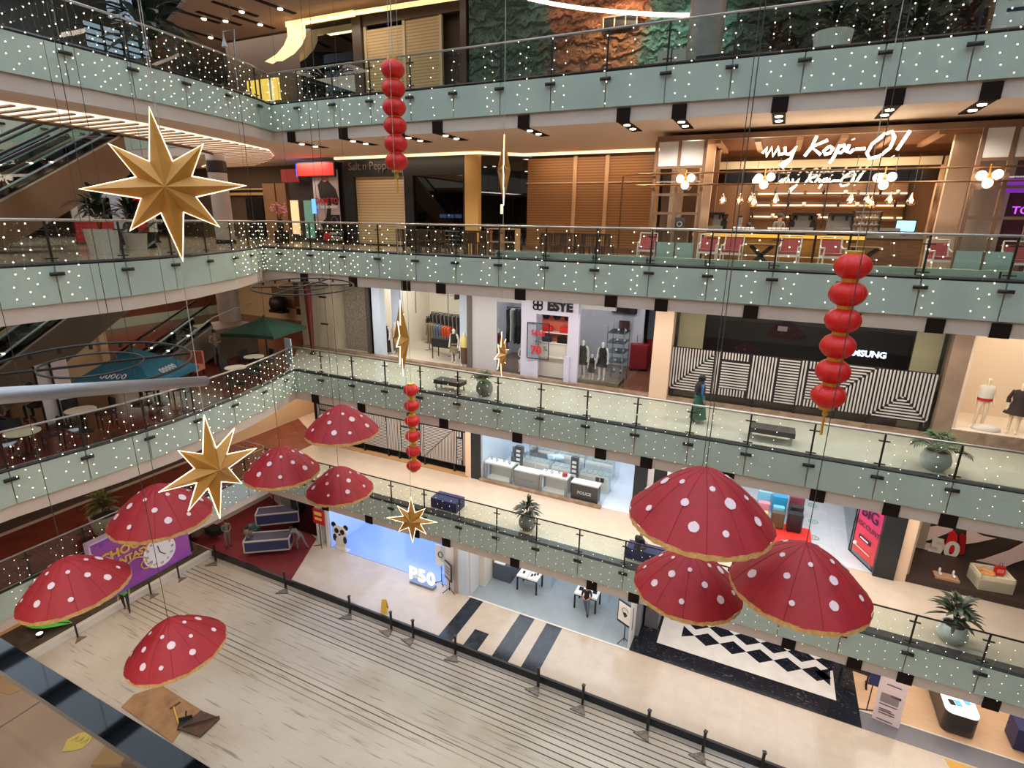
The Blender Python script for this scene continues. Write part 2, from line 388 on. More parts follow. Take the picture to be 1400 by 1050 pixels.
# ------------------------------------------------------------------ luminous ribbed ceiling under the fourth floor corner
outer = [(-19.6, 2), (-19.6, 9), (-19.3, 11), (-19.4, 13), (-20.0, 15.0), (-20.4, 16.9), (-21.0, 19.0), (-22.8, 20.9), (-25.2, 22.6), (-27.8, 24), (-31.2, 24.3)]
inner = [(-32, 23.8), (-29.1, 22.3), (-26.4, 20.7), (-24.2, 18.6), (-23.2, 16.9), (-22.7, 15.2), (-22.15, 13.4), (-21.9, 11.6), (-21.9, 9.8), (-21.9, 2)]
lens = outer + inner
rib = thing('luminous_ceiling', 'curved ribbed luminous ceiling panel under the fourth floor slab, left corner', 'ceiling light', (0, 0, F4 - SLAB))
MB().prism(lens, -0.05, -0.01).build('light_panel', glow('warm_cove', (255, 230, 204), 1.0), rib)
sl = MB(); y = 2.2
while y < 24.2:
    xs = []
    for i in range(len(lens)):
        (xa, ya), (xb, yb) = lens[i], lens[(i+1) % len(lens)]
        if (ya - y) * (yb - y) < 0: xs.append(xa + (xb - xa) * (y - ya) / (yb - ya))
    xs.sort()
    for k in range(0, len(xs) - 1, 2): sl.box(xs[k] + .02, xs[k+1] - .02, y - 0.07, y + 0.07, -0.09, -0.05)
    y += 0.46
sl.build('slat', mat('slat_brown', (176, 152, 130), 0.6), rib)['kind'] = 'stuff'
fr = MB(); fr.tube([(x, y, -0.1) for x, y in inner[1:]], 0.07, 6); fr.build('edge_trim', mat('edge_brown', (92, 70, 56), 0.6), rib)
# soffit lights of the walkways (the rows of downlights of each gallery) and unseen fill lamps
for z, pw, col in ((F3, 680, (1, .92, .82)), (F2, 820, (1, .89, .78)), (F1, 200, (1, .86, .72))):
    light('gallery_or_fill_light', 'AREA', (-6, 19.3, z - SLAB - 0.06), pw, col, (27, 0.5))
light('gallery_or_fill_light', 'AREA', (-28, 9, CE4 - 0.1), 420, (1, .84, .68), (5, 12))  # fill lamp added over the void to brighten the escalator cladding
light('gallery_or_fill_light', 'AREA', (-4, 20.5, CE4 - 0.05), 320, (1, .8, .62), (26, 0.5))
light('gallery_or_fill_light', 'AREA', (-23.5, 9, F3 - SLAB - 0.05), 110, (1, .8, .6), (1, 14))
light('gallery_or_fill_light', 'AREA', (-24, 10, F2 - SLAB - 0.05), 60, (1, .76, .56), (1, 14))
light('gallery_or_fill_light', 'AREA', (-23.6, 10, F1 - SLAB - 0.05), 160, (1, .84, .66), (0.8, 12))
for z in (F4, F3, F2, F1):  # unseen lamps added behind the camera to brighten the opposite skirts
    light('gallery_or_fill_light', 'AREA', (-4, -1.6, z - SLAB - 0.06), 800, (1, .9, .78), (36, 1.2))
# daylight
W = bpy.data.worlds.new('daylight'); SC.world = W; W.use_nodes = True
bg = W.node_tree.nodes['Background']; bg.inputs['Color'].default_value = (0.72, 0.86, 1.0, 1); bg.inputs['Strength'].default_value = 4.2
SC.view_settings.view_transform = 'Standard'; SC.view_settings.look = 'None'; SC.view_settings.exposure = 0.58; SC.view_settings.gamma = 1.0
SC.cycles.use_denoising = True
SC.cycles.transparent_max_bounces = 24
SC.cycles.max_bounces = 8
SC.cycles.sample_clamp_indirect = 6
# ================================================================== glass railings
def seg_points(path, step, start=0.0):
    """points every `step` along a plan polyline, with directions"""
    out = []; acc = -start; 
    for (x0, y0), (x1, y1) in zip(path, path[1:]):
        L = math.hypot(x1-x0, y1-y0); t = -acc if acc < 0 else (step - acc if acc > 0 else 0.0)
        if acc < 0: t = -acc
        while t <= L + 1e-6:
            out.append((x0 + (x1-x0)*t/L, y0 + (y1-y0)*t/L, (x1-x0)/L, (y1-y0)/L)); t += step
        acc = (L - (t - step)); 
        if acc < 1e-6: acc = 1e-6
    return out
def railing(label, path, z, start=0.0, rail_mat=M_steel, rail_r=0.035, top=1.1):
    t = thing('glass_railing', label, 'railing', (path[0][0], path[0][1], z)); ox, oy = path[0]
    lp = [(x - ox, y - oy) for x, y in path]
    MB().sh().tube([(x, y, top) for x, y in lp], rail_r, 8).build('handrail', rail_mat, t)
    MB().tube([(x, y, 0.03) for x, y in lp], 0.05, 4).build('base_channel', M_dark, t)
    P = seg_points(lp, 1.75, start)
    for i, (x, y, dx, dy) in enumerate(P):
        nx, ny = dy, -dx   # towards the well
        mb = MB(); mb.bar((x, y, 0), (x, y, top - 0.02), 0.05, 0.03, (nx, ny, 0))
        for h in (0.16, 0.86): mb.bar((x - dx*.14, y - dy*.14, h), (x + dx*.14, y + dy*.14, h), 0.05, 0.03)
        mb.build('post', M_dark, t)
        c = MB(); c.sh(); c.bar((x - dx*.16, y - dy*.16, -0.22), (x + dx*.16, y + dy*.16, -0.22), 0.06, 0.09)
        o = c.build('glass_clamp', M_dark, t); o.location = (nx*0.1, ny*0.1, 0)
    nodes = [(lp[0][0], lp[0][1])] + [(p[0], p[1]) for p in P] + [(lp[-1][0], lp[-1][1])]
    for (x0, y0), (x1, y1) in zip(nodes, nodes[1:]):
        L = math.hypot(x1-x0, y1-y0)
        if L < 0.15: continue
        dx, dy = (x1-x0)/L, (y1-y0)/L; nx, ny = dy, -dx; g = 0.015
        a = (x0 + dx*g, y0 + dy*g); b = (x1 - dx*g, y1 - dy*g)
        def pane(off, z0, z1, th):
            q = [(a[0]+nx*off, a[1]+ny*off, z0), (b[0]+nx*off, b[1]+ny*off, z0), (b[0]+nx*off, b[1]+ny*off, z1), (a[0]+nx*off, a[1]+ny*off, z1)]
            return MB().slabface(q, th)
        # a single face of clear glass (one pane), and the frosted skirt below it
        MB().face([(a[0], a[1], 0.05), (b[0], b[1], 0.05), (b[0], b[1], top - .03), (a[0], a[1], top - .03)]).build('glass_panel', M_glass, t)
        pane(0.03, -0.97, -0.02, 0.03).build('frosted_panel', M_teal, t)
    return t
R4 = EDGE[F4]; R3 = EDGE[F3]; R2 = EDGE[F2]; R1 = EDGE[F1]
def right(z): return [(EDGE[z][-1][0], DY), (19.9, DY)]
def st(z): return (1.75 * math.ceil(EDGE[z][-1][0] / 1.75)) - EDGE[z][-1][0]
railing('glass railing along the fourth floor gallery, highest on the right', right(F4), F4, st(F4), M_steel)
railing('curved glass railing on the left at the fourth floor, below the skylight', [q for q in R4 if q[1] > 0], F4, 0.6)
railing('glass railing of the third floor in front of the coffee shop', right(F3), F3, st(F3))
railing('bulging glass railing on the left at the third floor, in front of the escalator', R3, F3, 0.5)
railing('glass railing of the second floor in front of the clothes shops', right(F2), F2, st(F2))
railing('curved glass railing on the left at the second floor beside the cafe parasols', R2, F2, 0.8)
railing('lowest glass railing, on the first floor, in front of the watch shop', right(F1), F1, st(F1), M_dark, 0.028)
railing('straight glass railing on the left at the first floor, above the purple banner box', R1, F1, 0.3, M_steel, 0.028)
# the railing at the photographer's feet
near = thing('near_handrail', 'black glossy handrail close in the bottom left corner', 'railing', (0, 0, 0))
pa, pb, pc, pd = gz(0, 863, .75), gz(0, 905, .75), gz(265, 1050, .75), gz(185, 1050, .75)
yc = (pa.y + pb.y + pc.y + pd.y) / 4; hw = abs(pc.y - pd.y) / 2 + 0.001
MB().box(-3, 1.0, yc - hw, yc + hw, 0.742, 0.75).build('handrail', mat('piano_black', (6, 7, 10), 0.03, 0, None, 0, 0.1), near)
MB().face([(-3, yc, 0.0), (1, yc, 0.0), (1, yc, 0.735), (-3, yc, 0.735)]).build('glass_panel', glass('near_glass', (205, 198, 186), 0.015), near)
# ------------------------------------------------------------------ fairy lights hung over the glass
bulb_me = MB().ball((0, 0, 0), 0.03, 6, 4); 
def fairy(label, path, z, density, size=1.0, gap=None, bm=M_bulb):
    t = thing('fairy_lights', label, 'string lights', (path[0][0], path[0][1], z), 0, 'fairy lights on the railings')
    ox, oy = path[0]; lp = [(x - ox, y - oy) for x, y in path]
    pts = []; wires = MB(); first = True
    for i, (x, y, dx, dy) in enumerate(seg_points(lp, density, 0.1)):
        if gap and gap(i, x + ox, y + oy): continue
        nx, ny = dy, -dx; off = 0.17
        n = 7; jx = random.uniform(-.06, .06); pv = None
        for k in range(n):
            h = 1.0 - 0.29 * k - (0.14 if i % 2 else 0) + random.uniform(-.03, .03)
            w = jx + random.uniform(-.07, .07)
            p = Vector((x + dx*w + nx*off, y + dy*w + ny*off, h)); pts.append(p)
            if pv is not None: wires.bar(pv, p, 0.002, 0.002)
            pv = p
    wires.build('wire', mat('clear_wire', (150, 150, 140), 0.4), t)['kind'] = 'stuff'
    base = Vector((ox, oy, z))
    pts.sort(key=lambda p: (p + base - EYE).length)
    me = None
    for p in pts[:100]:
        if me is None:
            o = MB().sh().ball((0, 0, 0), 0.0155 * size, 6, 4).build('bulb', bm, t, p); me = o.data
        else: link('bulb', me, t, p)
    if len(pts) > 100:
        mb = MB().sh()
        for p in pts[100:]: mb.ball(p, 0.0155 * size, 6, 4)
        mb.build('bulb', bm, t)['kind'] = 'stuff'
    return t
def rpath(z, x1): return [(EDGE[z][-1][0] + .1, DY), (x1, DY)]
fairy('fairy lights hung over the fourth floor railing on the right', rpath(F4, 6.5), F4, 0.3, 1.05, lambda i, x, y: i % 4 in (2, 3) and -12 < x < 0 or i % 5 == 4)
fairy('fairy lights hung over the curved fourth floor railing on the left', [q for q in R4 if q[1] > 6 and q[1] < 17][0:], F4, 0.24, 1.0)
fairy('fairy lights hung over the third floor railing before the coffee shop', rpath(F3, 7.5), F3, 0.27, 1.1, lambda i, x, y: i % 4 in (2, 3) and x > -14)
fairy('fairy lights on the third floor railing at the left, in front of the escalator', R3[1:], F3, 0.3, 1.1, lambda i, x, y: 8.5 < y < 14.2 or i % 4 == 3)
fairy('fairy lights hung over the second floor railing before the clothes shops', rpath(F2, 9), F2, 0.33, 0.85, lambda i, x, y: (i % 3 == 2 and x > -1) or (0.8 < x < 2.9), M_bulbd)
fairy('fairy lights on the second floor railing at the left beside the parasols', R2[1:], F2, 0.3, 1.0, lambda i, x, y: i % 4 == 3 and y < 11)
fairy('fairy lights hung over the first floor railing before the watch shop', rpath(F1, 9.5), F1, 0.36, 0.75, None, M_bulbd)
fairy('fairy lights on the first floor railing at the left above the purple box', [(-21.8, 3.2)] + R1[1:], F1, 0.33, 0.8, lambda i, x, y: i % 4 == 2)
# ================================================================== hanging decorations
ROOF = 13.9
def cable(parent, z0, z1, x=0, y=0, r=0.007, m=M_wire):
    return MB().tube([(x, y, z0), (x, y, z1)], r, 5).build('cable', m, parent)
# ---- toadstool parasols
def cap_r(t):   # t 0 (apex) .. 1 (rim): radius, height
    r = 1.1 * (t ** 1.0); return r, 0.82 * (1 - t ** 1.55) 
M_cap = nmat('red_canvas', (154, 14, 30), (142, 12, 27), 6, 0.6)
M_spotw = mat('pale_felt', (214, 192, 198), 0.7)
M_fringe = nmat('straw_fringe', (214, 174, 110), (190, 148, 88), 20, 0.8)
NP = 12
def make_toadstool(label, loc, scale, rot, wire=M_wire):
    t = thing('toadstool_ornament', label, 'hanging ornament', loc, rot, 'red toadstool ornaments hanging in the well'); t.scale = (scale,)*3
    n = NP * 4; K = 12; mb = MB().sh(); vs = []; fs = []
    for k in range(K + 1):
        tt = max(k / K, 0.012); r, h = cap_r(tt)
        for j in range(n):
            a = 2*PI*j/n; w = abs(math.sin(a * NP / 2)); q = 1 - 0.035 * (1 - w) * tt
            vs.append((r*q*math.cos(a), r*q*math.sin(a), h + 0.02*w*(1-tt)))
    for k in range(K):
        for j in range(n): fs.append((k*n+j, (k+1)*n+j, (k+1)*n+(j+1)%n, k*n+(j+1)%n))
    fs.append(tuple(range(n)))
    mb.add(vs, fs)
    # underside, a little inside
    mb.add([(x*.97, y*.97, z - 0.03) for x, y, z in vs], [tuple(reversed(f)) for f in fs])
    mb.build('cap', M_cap, t)
    sm = MB()
    for j in range(NP):   # sewn ribs
        a = 2*PI*(j)/NP; pts = []
        for k in range(1, K + 1):
            r, h = cap_r(k / K); q = 1 - 0.035 * (k/K); pts.append((r*q*math.cos(a), r*q*math.sin(a), h + 0.004))
        sm.tube(pts, 0.0045, 4)
    sm.build('seam', mat('dark_red_seam', (138, 12, 26), 0.7), t)
    fr = MB(); N2 = 72; vs = []; fs = []
    for j in range(N2):
        a = 2*PI*j/N2; q = 1.092 - 0.012*abs(math.sin(a*18))
        vs += [(q*math.cos(a), q*math.sin(a), 0.012), ((q+.0)*math.cos(a), (q+.0)*math.sin(a), -0.07 - 0.02*abs(math.sin(a*23)))]
    for j in range(N2): k = (j+1) % N2; fs.append((2*j, 2*j+1, 2*k+1, 2*k))
    fr.add(vs, fs); fr.build('fringe', M_fringe, t)
    rnd = random.Random(3)
    SP = [(0.30, 0.2, .05), (0.36, 1.35, .05), (0.33, 2.5, .045), (0.36, 3.7, .05), (0.34, 4.9, .05), (0.52, 0.75, .09), (0.55, 1.9, .06), (0.52, 3.1, .085), (0.56, 4.2, .07), (0.52, 5.3, .1), (0.55, 6.0, .05),
          (0.78, 0.35, .07), (0.76, 1.25, .09), (0.8, 2.15, .05), (0.76, 2.85, .085), (0.8, 3.6, .06), (0.77, 4.5, .09), (0.8, 5.0, .055), (0.77, 5.75, .08)]
    for tt, a, s in SP:
        s *= .88
        r, h = cap_r(tt); r2, h2 = cap_r(tt + 0.02)
        p = Vector((r*math.cos(a), r*math.sin(a), h)); tan = Vector((math.cos(a)*(r2-r), math.sin(a)*(r2-r), h2-h)).normalized(); side = Vector((-math.sin(a), math.cos(a), 0)); nn = tan.cross(side); 
        if nn.z < 0: nn = -nn
        ring = [p + nn*0.022 + tan*s*math.cos(2*PI*i/12)*(1+.08*math.sin(i*2.4)) + side*s*math.sin(2*PI*i/12) for i in range(12)]
        # follow the curve of the cap
        ring2 = []
        for q in ring:
            rr = math.hypot(q.x, q.y); lo, hi = 0, 1
            tq = min(rr/1.1, 1); hz = 0.82*(1 - tq**1.55); ring2.append(Vector((q.x, q.y, hz + 0.024)))
        MB().slabface(ring2, 0.01).build('white_spot', M_spotw, t)
    cable(t, 0.8, (ROOF - loc[2]) / scale, 0, 0, 0.007 / scale, wire)
    return t
def rim_center(px, py, dist): return gd(px, py, dist)
T = make_toadstool('largest red toadstool ornament on the right, topmost of the three', gd(957, 706, 9.3), 1.0, 0.2)
FH = Vector((math.cos(YAW), math.sin(YAW), 0))
def tood(label, px, py, dist, scale, rot, roll=0.0, pitch=0.0):
    """roll turns the cap about the line of sight, so that it hangs askew; the cable stays plumb"""
    p = gd(px, py, dist); o = dup(T, label, p, 0, scale)
    R = Matrix.Rotation(-roll, 4, FH) @ Matrix.Rotation(pitch, 4, Vector((FH.y, -FH.x, 0))) @ Matrix.Rotation(rot, 4, 'Z')
    for c in o.children:
        if c.name.startswith('cable'):
            ap = R @ Vector((0, 0, .8)); me = MB().tube([ap, (ap.x, ap.y, (ROOF - p.z)/scale)], 0.007/scale, 5); c2 = me.build('cable_tmp', M_wire); c.data = c2.data; bpy.data.objects.remove(c2)
        else: c.matrix_local = R
    return o
tood('red toadstool ornament in front of the first floor railing, lower left of the right-hand three', 940, 801, 12.4, 0.98, 1.1)
tood('red toadstool ornament lowest of the right-hand three', 1091, 802, 11.0, 1.0, 2.4)
tood('red toadstool ornament below the left corner, highest of the middle three', 468, 589, 16.9, .97, 0.7)
tood('red toadstool ornament left of the middle three, in front of the corner wall', 386, 645, 18.6, 1.02, 1.9)
tood('red toadstool ornament smallest, lowest of the middle three', 465, 669, 20.6, 1.05, 2.9)
tood('red toadstool ornament above the purple box with a clock', 221, 706, 17.7, 1.12, 1.4, .0)
tood('red toadstool ornament at the far left edge in front of the purple box', 103, 806, 16.8, 1.0, 2.2, .1)
tood('red toadstool ornament hanging low over the stage, by the cardboard', 242, 887, 16.8, 1.0, 0.4, .1)
# ---- gold stars
def make_star(label, loc, scale, yaw, long=(1.0, 1.0, 0.78), wire=M_cablew, spin=0.0):
    t = thing('gold_star', label, 'hanging star', loc, yaw, 'gold stars hanging in the well'); t.scale = (scale,)*3
    up_, side_, diag = long
    rim = []
    for i in range(16):
        a = PI/2 - 2*PI*i/16
        r = (up_ if i in (0, 8) else side_) if i % 4 == 0 else diag if i % 2 == 0 else 0.36
        a += spin
        rim.append(Vector((r*math.cos(a), 0, r*math.sin(a))))
    for sgn, nm in ((-1, 'front_shell'), (1, 'back_shell')):
        mb = MB(); c = Vector((0, 0.2*sgn, 0)); mb.add(rim + [c], [((i, (i+1) % 16, 16) if sgn > 0 else ((i+1) % 16, i, 16)) for i in range(16)]); mb.build(nm, M_gold, t)
    MB().tube(rim, 0.01, 6, True).build('light_strip', M_strip, t)
    cable(t, up_*0.99, (ROOF - loc[2])/scale, 0, 0, 0.007/scale, wire)
    return t
fy = math.atan2(FW.x, -FW.y)  # unused direction helper
make_star('largest gold star, high on the left in front of the escalator', gd(228, 256, 10.6), 1.14, 0.86, spin=0.06)
make_star('gold star turned sideways beside the purple box, above the left toadstools', gd(290, 640, 12.2), 1.08, 1.62, (1.02, 1, .8))
make_star('smallest gold star, low in the middle below a lantern string', gd(563, 711, 20.4), 0.93, 0.3)
make_star('gold star seen edge on, in front of the clothes shop window', gd(549, 463, 15.2), 1.05, 2.08)
make_star('gold star seen almost edge on, before the dress shop', gd(686, 484, 19.0), 0.8, 1.7)
make_star('gold star seen edge on, high up beside the timber shutters', gd(689, 233, 15.0), 0.85, 2.0)
# ---- lanterns
M_lant = nmat('lantern_red', (214, 24, 20), (198, 18, 18), 3, 0.45)
M_lantg = mat('lantern_gold', (206, 158, 52), 0.4, 0.4)
def make_lantern(label, loc, group):
    t = thing('red_lantern', label, 'lantern', loc, random.uniform(0, 1), group)
    mb = MB().sh(); n = 24; K = 10; vs = []; fs = []
    for k in range(K + 1):
        a = -PI/2 + PI*k/K; a = max(min(a, 1.22), -1.22)
        for j in range(n):
            q = 1 - 0.03*(0.5 + 0.5*math.cos(j*2*PI/n*12)); vs.append((0.29*q*math.cos(a)*math.cos(2*PI*j/n), 0.29*q*math.cos(a)*math.sin(2*PI*j/n), 0.228*math.sin(a)))
    for k in range(K):
        for j in range(n): fs.append((k*n+j, k*n+(j+1)%n, (k+1)*n+(j+1)%n, (k+1)*n+j))
    mb.add(vs, fs); mb.build('shade', M_lant, t)
    MB().lathe([(0.13, 0.2), (0.13, 0.252), (0.0, 0.252)], n=14).build('top_cap', M_lantg, t)
    MB().lathe([(0.0, -0.252), (0.13, -0.252), (0.13, -0.2)], n=14).build('bottom_cap', M_lantg, t)
    rb = MB()
    for j in range(8):
        a = 2*PI*j/8; rb.tube([(0.29*math.cos(q)*math.cos(a)*1.005, 0.29*math.cos(q)*math.sin(a)*1.005, 0.228*math.sin(q)) for q in [-1.2 + 0.3*i for i in range(9)]], 0.0035, 4)
    rb.build('rib', mat('rib_redgold', (196, 84, 36), .45), t)
    return t
L0 = None
def lantern_string(name, px, py0, py1, n, dist, tail):
    global L0
    top = gd(px, py0, dist); 
    # plumb line: the lowest lantern hangs under the top one
    import itertools
    lo, hi = top.z - 9, top.z
    def row(p):
        d = p - EYE; return 525 - F_PX * d.dot(UP) / d.dot(FW)
    for _ in range(40):
        mid = (lo + hi) / 2
        if row(Vector((top.x, top.y, mid))) > py1: lo = mid
        else: hi = mid
    bot = (lo + hi) / 2
    grp = 'red lanterns on the %s string' % name
    for i in range(n):
        z = top.z + (bot - top.z) * i / (n - 1)
        lab = '%s red lantern from the top on the %s string' % (ORD[i], name)
        if L0 is None: L0 = make_lantern(lab, (top.x, top.y, z), grp); o = L0
        else: o = dup(L0, lab, (top.x, top.y, z), random.uniform(0, 1), 1.0, grp)
    step = (top.z - bot) / (n - 1)
    t = thing('lantern_cord', 'cord, gold knots and tassel of the %s lantern string' % name, 'cord', (top.x, top.y, bot))
    MB().tube([(0, 0, -0.3), (0, 0, ROOF - bot)], 0.007, 5).build('cord', M_cablew, t)
    for i in range(n - 1): MB().cyl((0, 0, step*i + step/2), 0.075, -max(step/2 - .25, .02), max(step/2 - .25, .02), 10).build('gold_knot', M_lantg, t)
    if tail: MB().lathe([(0.03, -0.255), (0.05, -0.36), (0.02, -0.4), (0.025, -0.75), (0.0, -0.76)], n=8).build('tassel', M_lantg, t)
    return top, bot
lantern_string('left upper', 537, 95, 221, 6, 15.6, True)
lantern_string('middle', 562, 533, 636, 6, 20.6, False)
lantern_string('right', 1166, 364, 541, 6, 11.0, True)
# ---- black hoop frames hung on the left
def hoop(label, px, py, dist, r, tilt, cross):
    p = gd(px, py, dist)
    t = thing('black_hoop_light', label, 'hanging frame', p, 0); t.rotation_euler = tilt
    circ = lambda rr, k=40: [(rr*math.cos(2*PI*i/k), rr*math.sin(2*PI*i/k), 0) for i in range(k)]
    MB().sh().tube(circ(r), 0.024, 6, True).build('outer_ring', M_black, t)
    MB().sh().tube(circ(r*0.5), 0.02, 6, True).build('inner_ring', M_black, t)
    for a in cross: MB().bar((r*math.cos(a), r*math.sin(a), 0), (-r*math.cos(a), -r*math.sin(a), 0), 0.04, 0.04).build('cross_bar', M_black, t)
    for i in range(6):
        a = 0.5 + i*0.32 + 1.2; MB().lathe([(0.0, -0.1), (0.035, -0.1), (0.035, 0)], (r*math.cos(a), r*math.sin(a), 0), 8).build('lamp_socket', M_black, t)
    for i in range(3):
        a = 0.4 + 2*PI*i/3; MB().tube([(r*math.cos(a), r*math.sin(a), 0), (r*math.cos(a)*1.02, r*math.sin(a)*1.02, ROOF - p.z)], 0.004, 4).build('cable', M_wire, t)
    return t
vd = math.atan2(FW.y, FW.x)
def tiltrot(a, ax):   # tilt a about the horizontal line across the view at azimuth ax
    return Matrix.Rotation(a, 4, Vector((math.sin(ax), -math.cos(ax), 0))).to_euler()
hoop('large black hoop frame in front of the teal parasol', 126, 498, 12.3, 1.55, tiltrot(0.05, 2.55), (2.55 - PI/2 + 0.1,))
hoop('black hoop frame near the corner above the green parasol', 415, 391, 19.0, 1.55, tiltrot(0.06, 2.3), (2.3 - PI/2 + 0.1, 2.3 - 0.5))
# ---- steel tube crossing the left of the well
a, b = gd(-30, 543, 7.0), gd(279, 521, 10.3)
t = thing('steel_tube', 'horizontal brushed steel tube ending in mid air at the left edge', 'tube', a)
MB().sh().tube([(0, 0, 0), b - a], 0.083, 14).build('tube', mat('satin_steel', (150, 150, 152), 0.38, 0.6), t)
MB().sh().tube([b - a, (b - a)*1.004], 0.087, 14).build('end_cap', mat('cap_grey', (120, 122, 126), 0.4, 0.6), t)
# ================================================================== figures
BASE = dict(pel=(0,0,.95), bel=(0,-.01,1.1), che=(0,0,1.28), nek=(0,-.01,1.45), hed=(0,-.03,1.57), top=(0,-.02,1.68),
  shL=(.17,0,1.4), elL=(.23,.03,1.13), wrL=(.24,-.05,.9), haL=(.24,-.07,.82), shR=(-.17,0,1.4), elR=(-.23,.03,1.13), wrR=(-.24,-.05,.9), haR=(-.24,-.07,.82),
  hiL=(.09,0,.9), knL=(.1,-.03,.5), anL=(.1,.02,.09), toL=(.11,-.15,.04), hiR=(-.09,0,.9), knR=(-.1,-.03,.5), anR=(-.1,.02,.09), toR=(-.11,-.15,.04))
RAD = dict(pel=.13, bel=.115, che=.13, nek=.055, hed=.085, top=.06, shL=.065, elL=.045, wrL=.032, haL=.036, hiL=.095, knL=.06, anL=.042, toL=.035)
for k in list(RAD):
    if k.endswith('L'): RAD[k[:-1] + 'R'] = RAD[k]
BONES = [('pel','bel',1),('bel','che',1),('che','nek',1),('nek','hed',0),('hed','top',0)]
for s in 'LR': BONES += [('che','sh'+s,1),('sh'+s,'el'+s,1),('el'+s,'wr'+s,4),('wr'+s,'ha'+s,0),('pel','hi'+s,2),('hi'+s,'kn'+s,2),('kn'+s,'an'+s,5),('an'+s,'to'+s,3)]
_FIG = {}
def figure(name, label, cat, loc, rot, cols, pose=None, key=None, scale=1.0, hair=True, group=None, sleeves=True, bare_legs=False, face=True):
    """one continuous body; cols = skin, top, trousers, shoes"""
    J = {k: Vector(v) for k, v in BASE.items()}
    for k, v in (pose or {}).items(): J[k] = Vector(v)
    t = thing(name, label, cat, loc, rot, group); t.scale = (scale,)*3
    k0 = key or str(sorted((pose or {}).items()))
    if k0 not in _FIG:
        names = list(J); idx = {n: i for i, n in enumerate(names)}
        vs = [J[n] for n in names]; ed = [(idx[a], idx[b]) for a, b, _ in BONES]; rad = [RAD[n] for n in names]
        for s, sg in (('L', 1), ('R', -1)):   # four fingers and a thumb on each hand
            h = J['ha' + s]; d = (h - J['wr' + s]).normalized(); sd = d.cross(Vector((0, 1, 0.2))).normalized(); cu = d.cross(sd).normalized()
            for q, ln in ((-.028, .07), (-.01, .085), (.01, .08), (.028, .062)):
                a = len(vs); vs += [h + sd*q + d*ln*.55, h + sd*q*1.1 + d*ln + cu*.02]; rad += [.0095, .008]; ed += [(idx['ha' + s], a), (a, a + 1)]
            a = len(vs); vs += [h - d*.03 + sd*.045 - cu*.012, h + sd*.058 + d*.03 - cu*.02]; rad += [.011, .009]; ed += [(idx['ha' + s], a), (a, a + 1)]
        me = bpy.data.meshes.new('fig'); me.from_pydata([tuple(v) for v in vs], ed, []); me.update()
        o = bpy.data.objects.new('fig', me); COL.objects.link(o)
        sk = o.modifiers.new('skin', 'SKIN'); sk.use_smooth_shade = True
        for i, r in enumerate(rad): me.skin_vertices[0].data[i].radius = (r, r * (0.8 if i in (idx['pel'], idx['bel'], idx['che']) else 1))
        for i in range(len(vs)): me.skin_vertices[0].data[i].use_root = (i == idx['pel'])
        ss = o.modifiers.new('sub', 'SUBSURF'); ss.levels = 1; ss.render_levels = 1
        dg = bpy.context.evaluated_depsgraph_get(); me2 = bpy.data.meshes.new_from_object(o.evaluated_get(dg)); bpy.data.objects.remove(o)
        reg = []
        for p in me2.polygons:
            c = p.center; best = 9; rg = 0
            for a, b, g in BONES:
                A, B = J[a], J[b]; u = max(0, min(1, (c - A).dot(B - A) / max((B - A).length_squared, 1e-6))); dd = (c - A - (B - A)*u).length / (RAD[a]*(1-u) + RAD[b]*u)
                if dd < best: best = dd; rg = g
            reg.append(rg)
        _FIG[k0] = (me2, reg)
    me, reg = _FIG[k0]; me = me.copy(); me.name = 'body'
    me.materials.clear()
    for c in cols: me.materials.append(c)
    mp = {0: 0, 1: 1, 2: 2, 3: 3, 4: 1 if sleeves else 0, 5: 0 if bare_legs else 2}
    me.polygons.foreach_set('material_index', [mp[g] for g in reg])
    link('body', me, t)
    H = J['hed'] + Vector((0, 0, .02))
    if hair:
        mb = MB().sh(); mb.ball((H.x, H.y + .02, H.z + .025), .102, 12, 8, (.92, 1.0, 1.02)); mb.build('hair', hair if hair is not True else M_hair, t)
    if face:
        mb = MB(); f = H + Vector((0, -.088, 0))
        if hair: f.y -= .012
        mb.ball((f.x, f.y, f.z - .01), .016, 6, 4, (.7, 1, 1.3)); 
        for q in (-.05 * 1.9, .05 * 1.9): mb.ball((H.x + q*.95, H.y, H.z), .02, 6, 4, (.5, 1, 1.4))
        mb.build('nose_and_ears', cols[0], t)
        if hair:
            mb = MB()
            for q in (-.032, .032): mb.ball((f.x + q, f.y + .006, f.z + .022), .009, 6, 4)
            mb.ball((f.x, f.y + .006, f.z - .045), .02, 6, 4, (1.2, .4, .3)); mb.build('eyes_and_mouth', mat('face_dark', (60, 34, 30), 0.5), t)
    return t
def gown(t, name, m, prof, sy=0.72, c=(0, 0, 0)):
    return MB().sh().lathe(prof, c, 18, sy=sy).build(name, m, t)
M_cblack = mat('cloth_black', (26, 25, 27), 0.8); M_cgrey = mat('cloth_grey', (104, 100, 98), 0.8); M_cnavy = mat('cloth_navy', (34, 40, 62), 0.8)
M_cblue = mat('cloth_blue', (44, 94, 140), 0.8); M_cgreen = mat('cloth_green', (30, 86, 66), 0.8); M_cwhite = mat('cloth_white', (214, 208, 200), 0.8)
M_ccream = mat('cloth_cream', (206, 190, 160), 0.8); M_cjean = mat('cloth_jean', (96, 108, 132), 0.8); M_cplum = mat('cloth_plum', (110, 30, 44), 0.8)
M_shoe = mat('shoe_dark', (28, 26, 28), 0.6); M_clgreen = mat('cloth_leaf_green', (70, 150, 70), 0.8); M_cbrown = mat('cloth_brown', (92, 66, 52), 0.8)
M_corange = mat('cloth_orange', (204, 84, 40), 0.8); M_floral = nmat('cloth_floral', (60, 56, 50), (170, 150, 120), 30, 0.8)
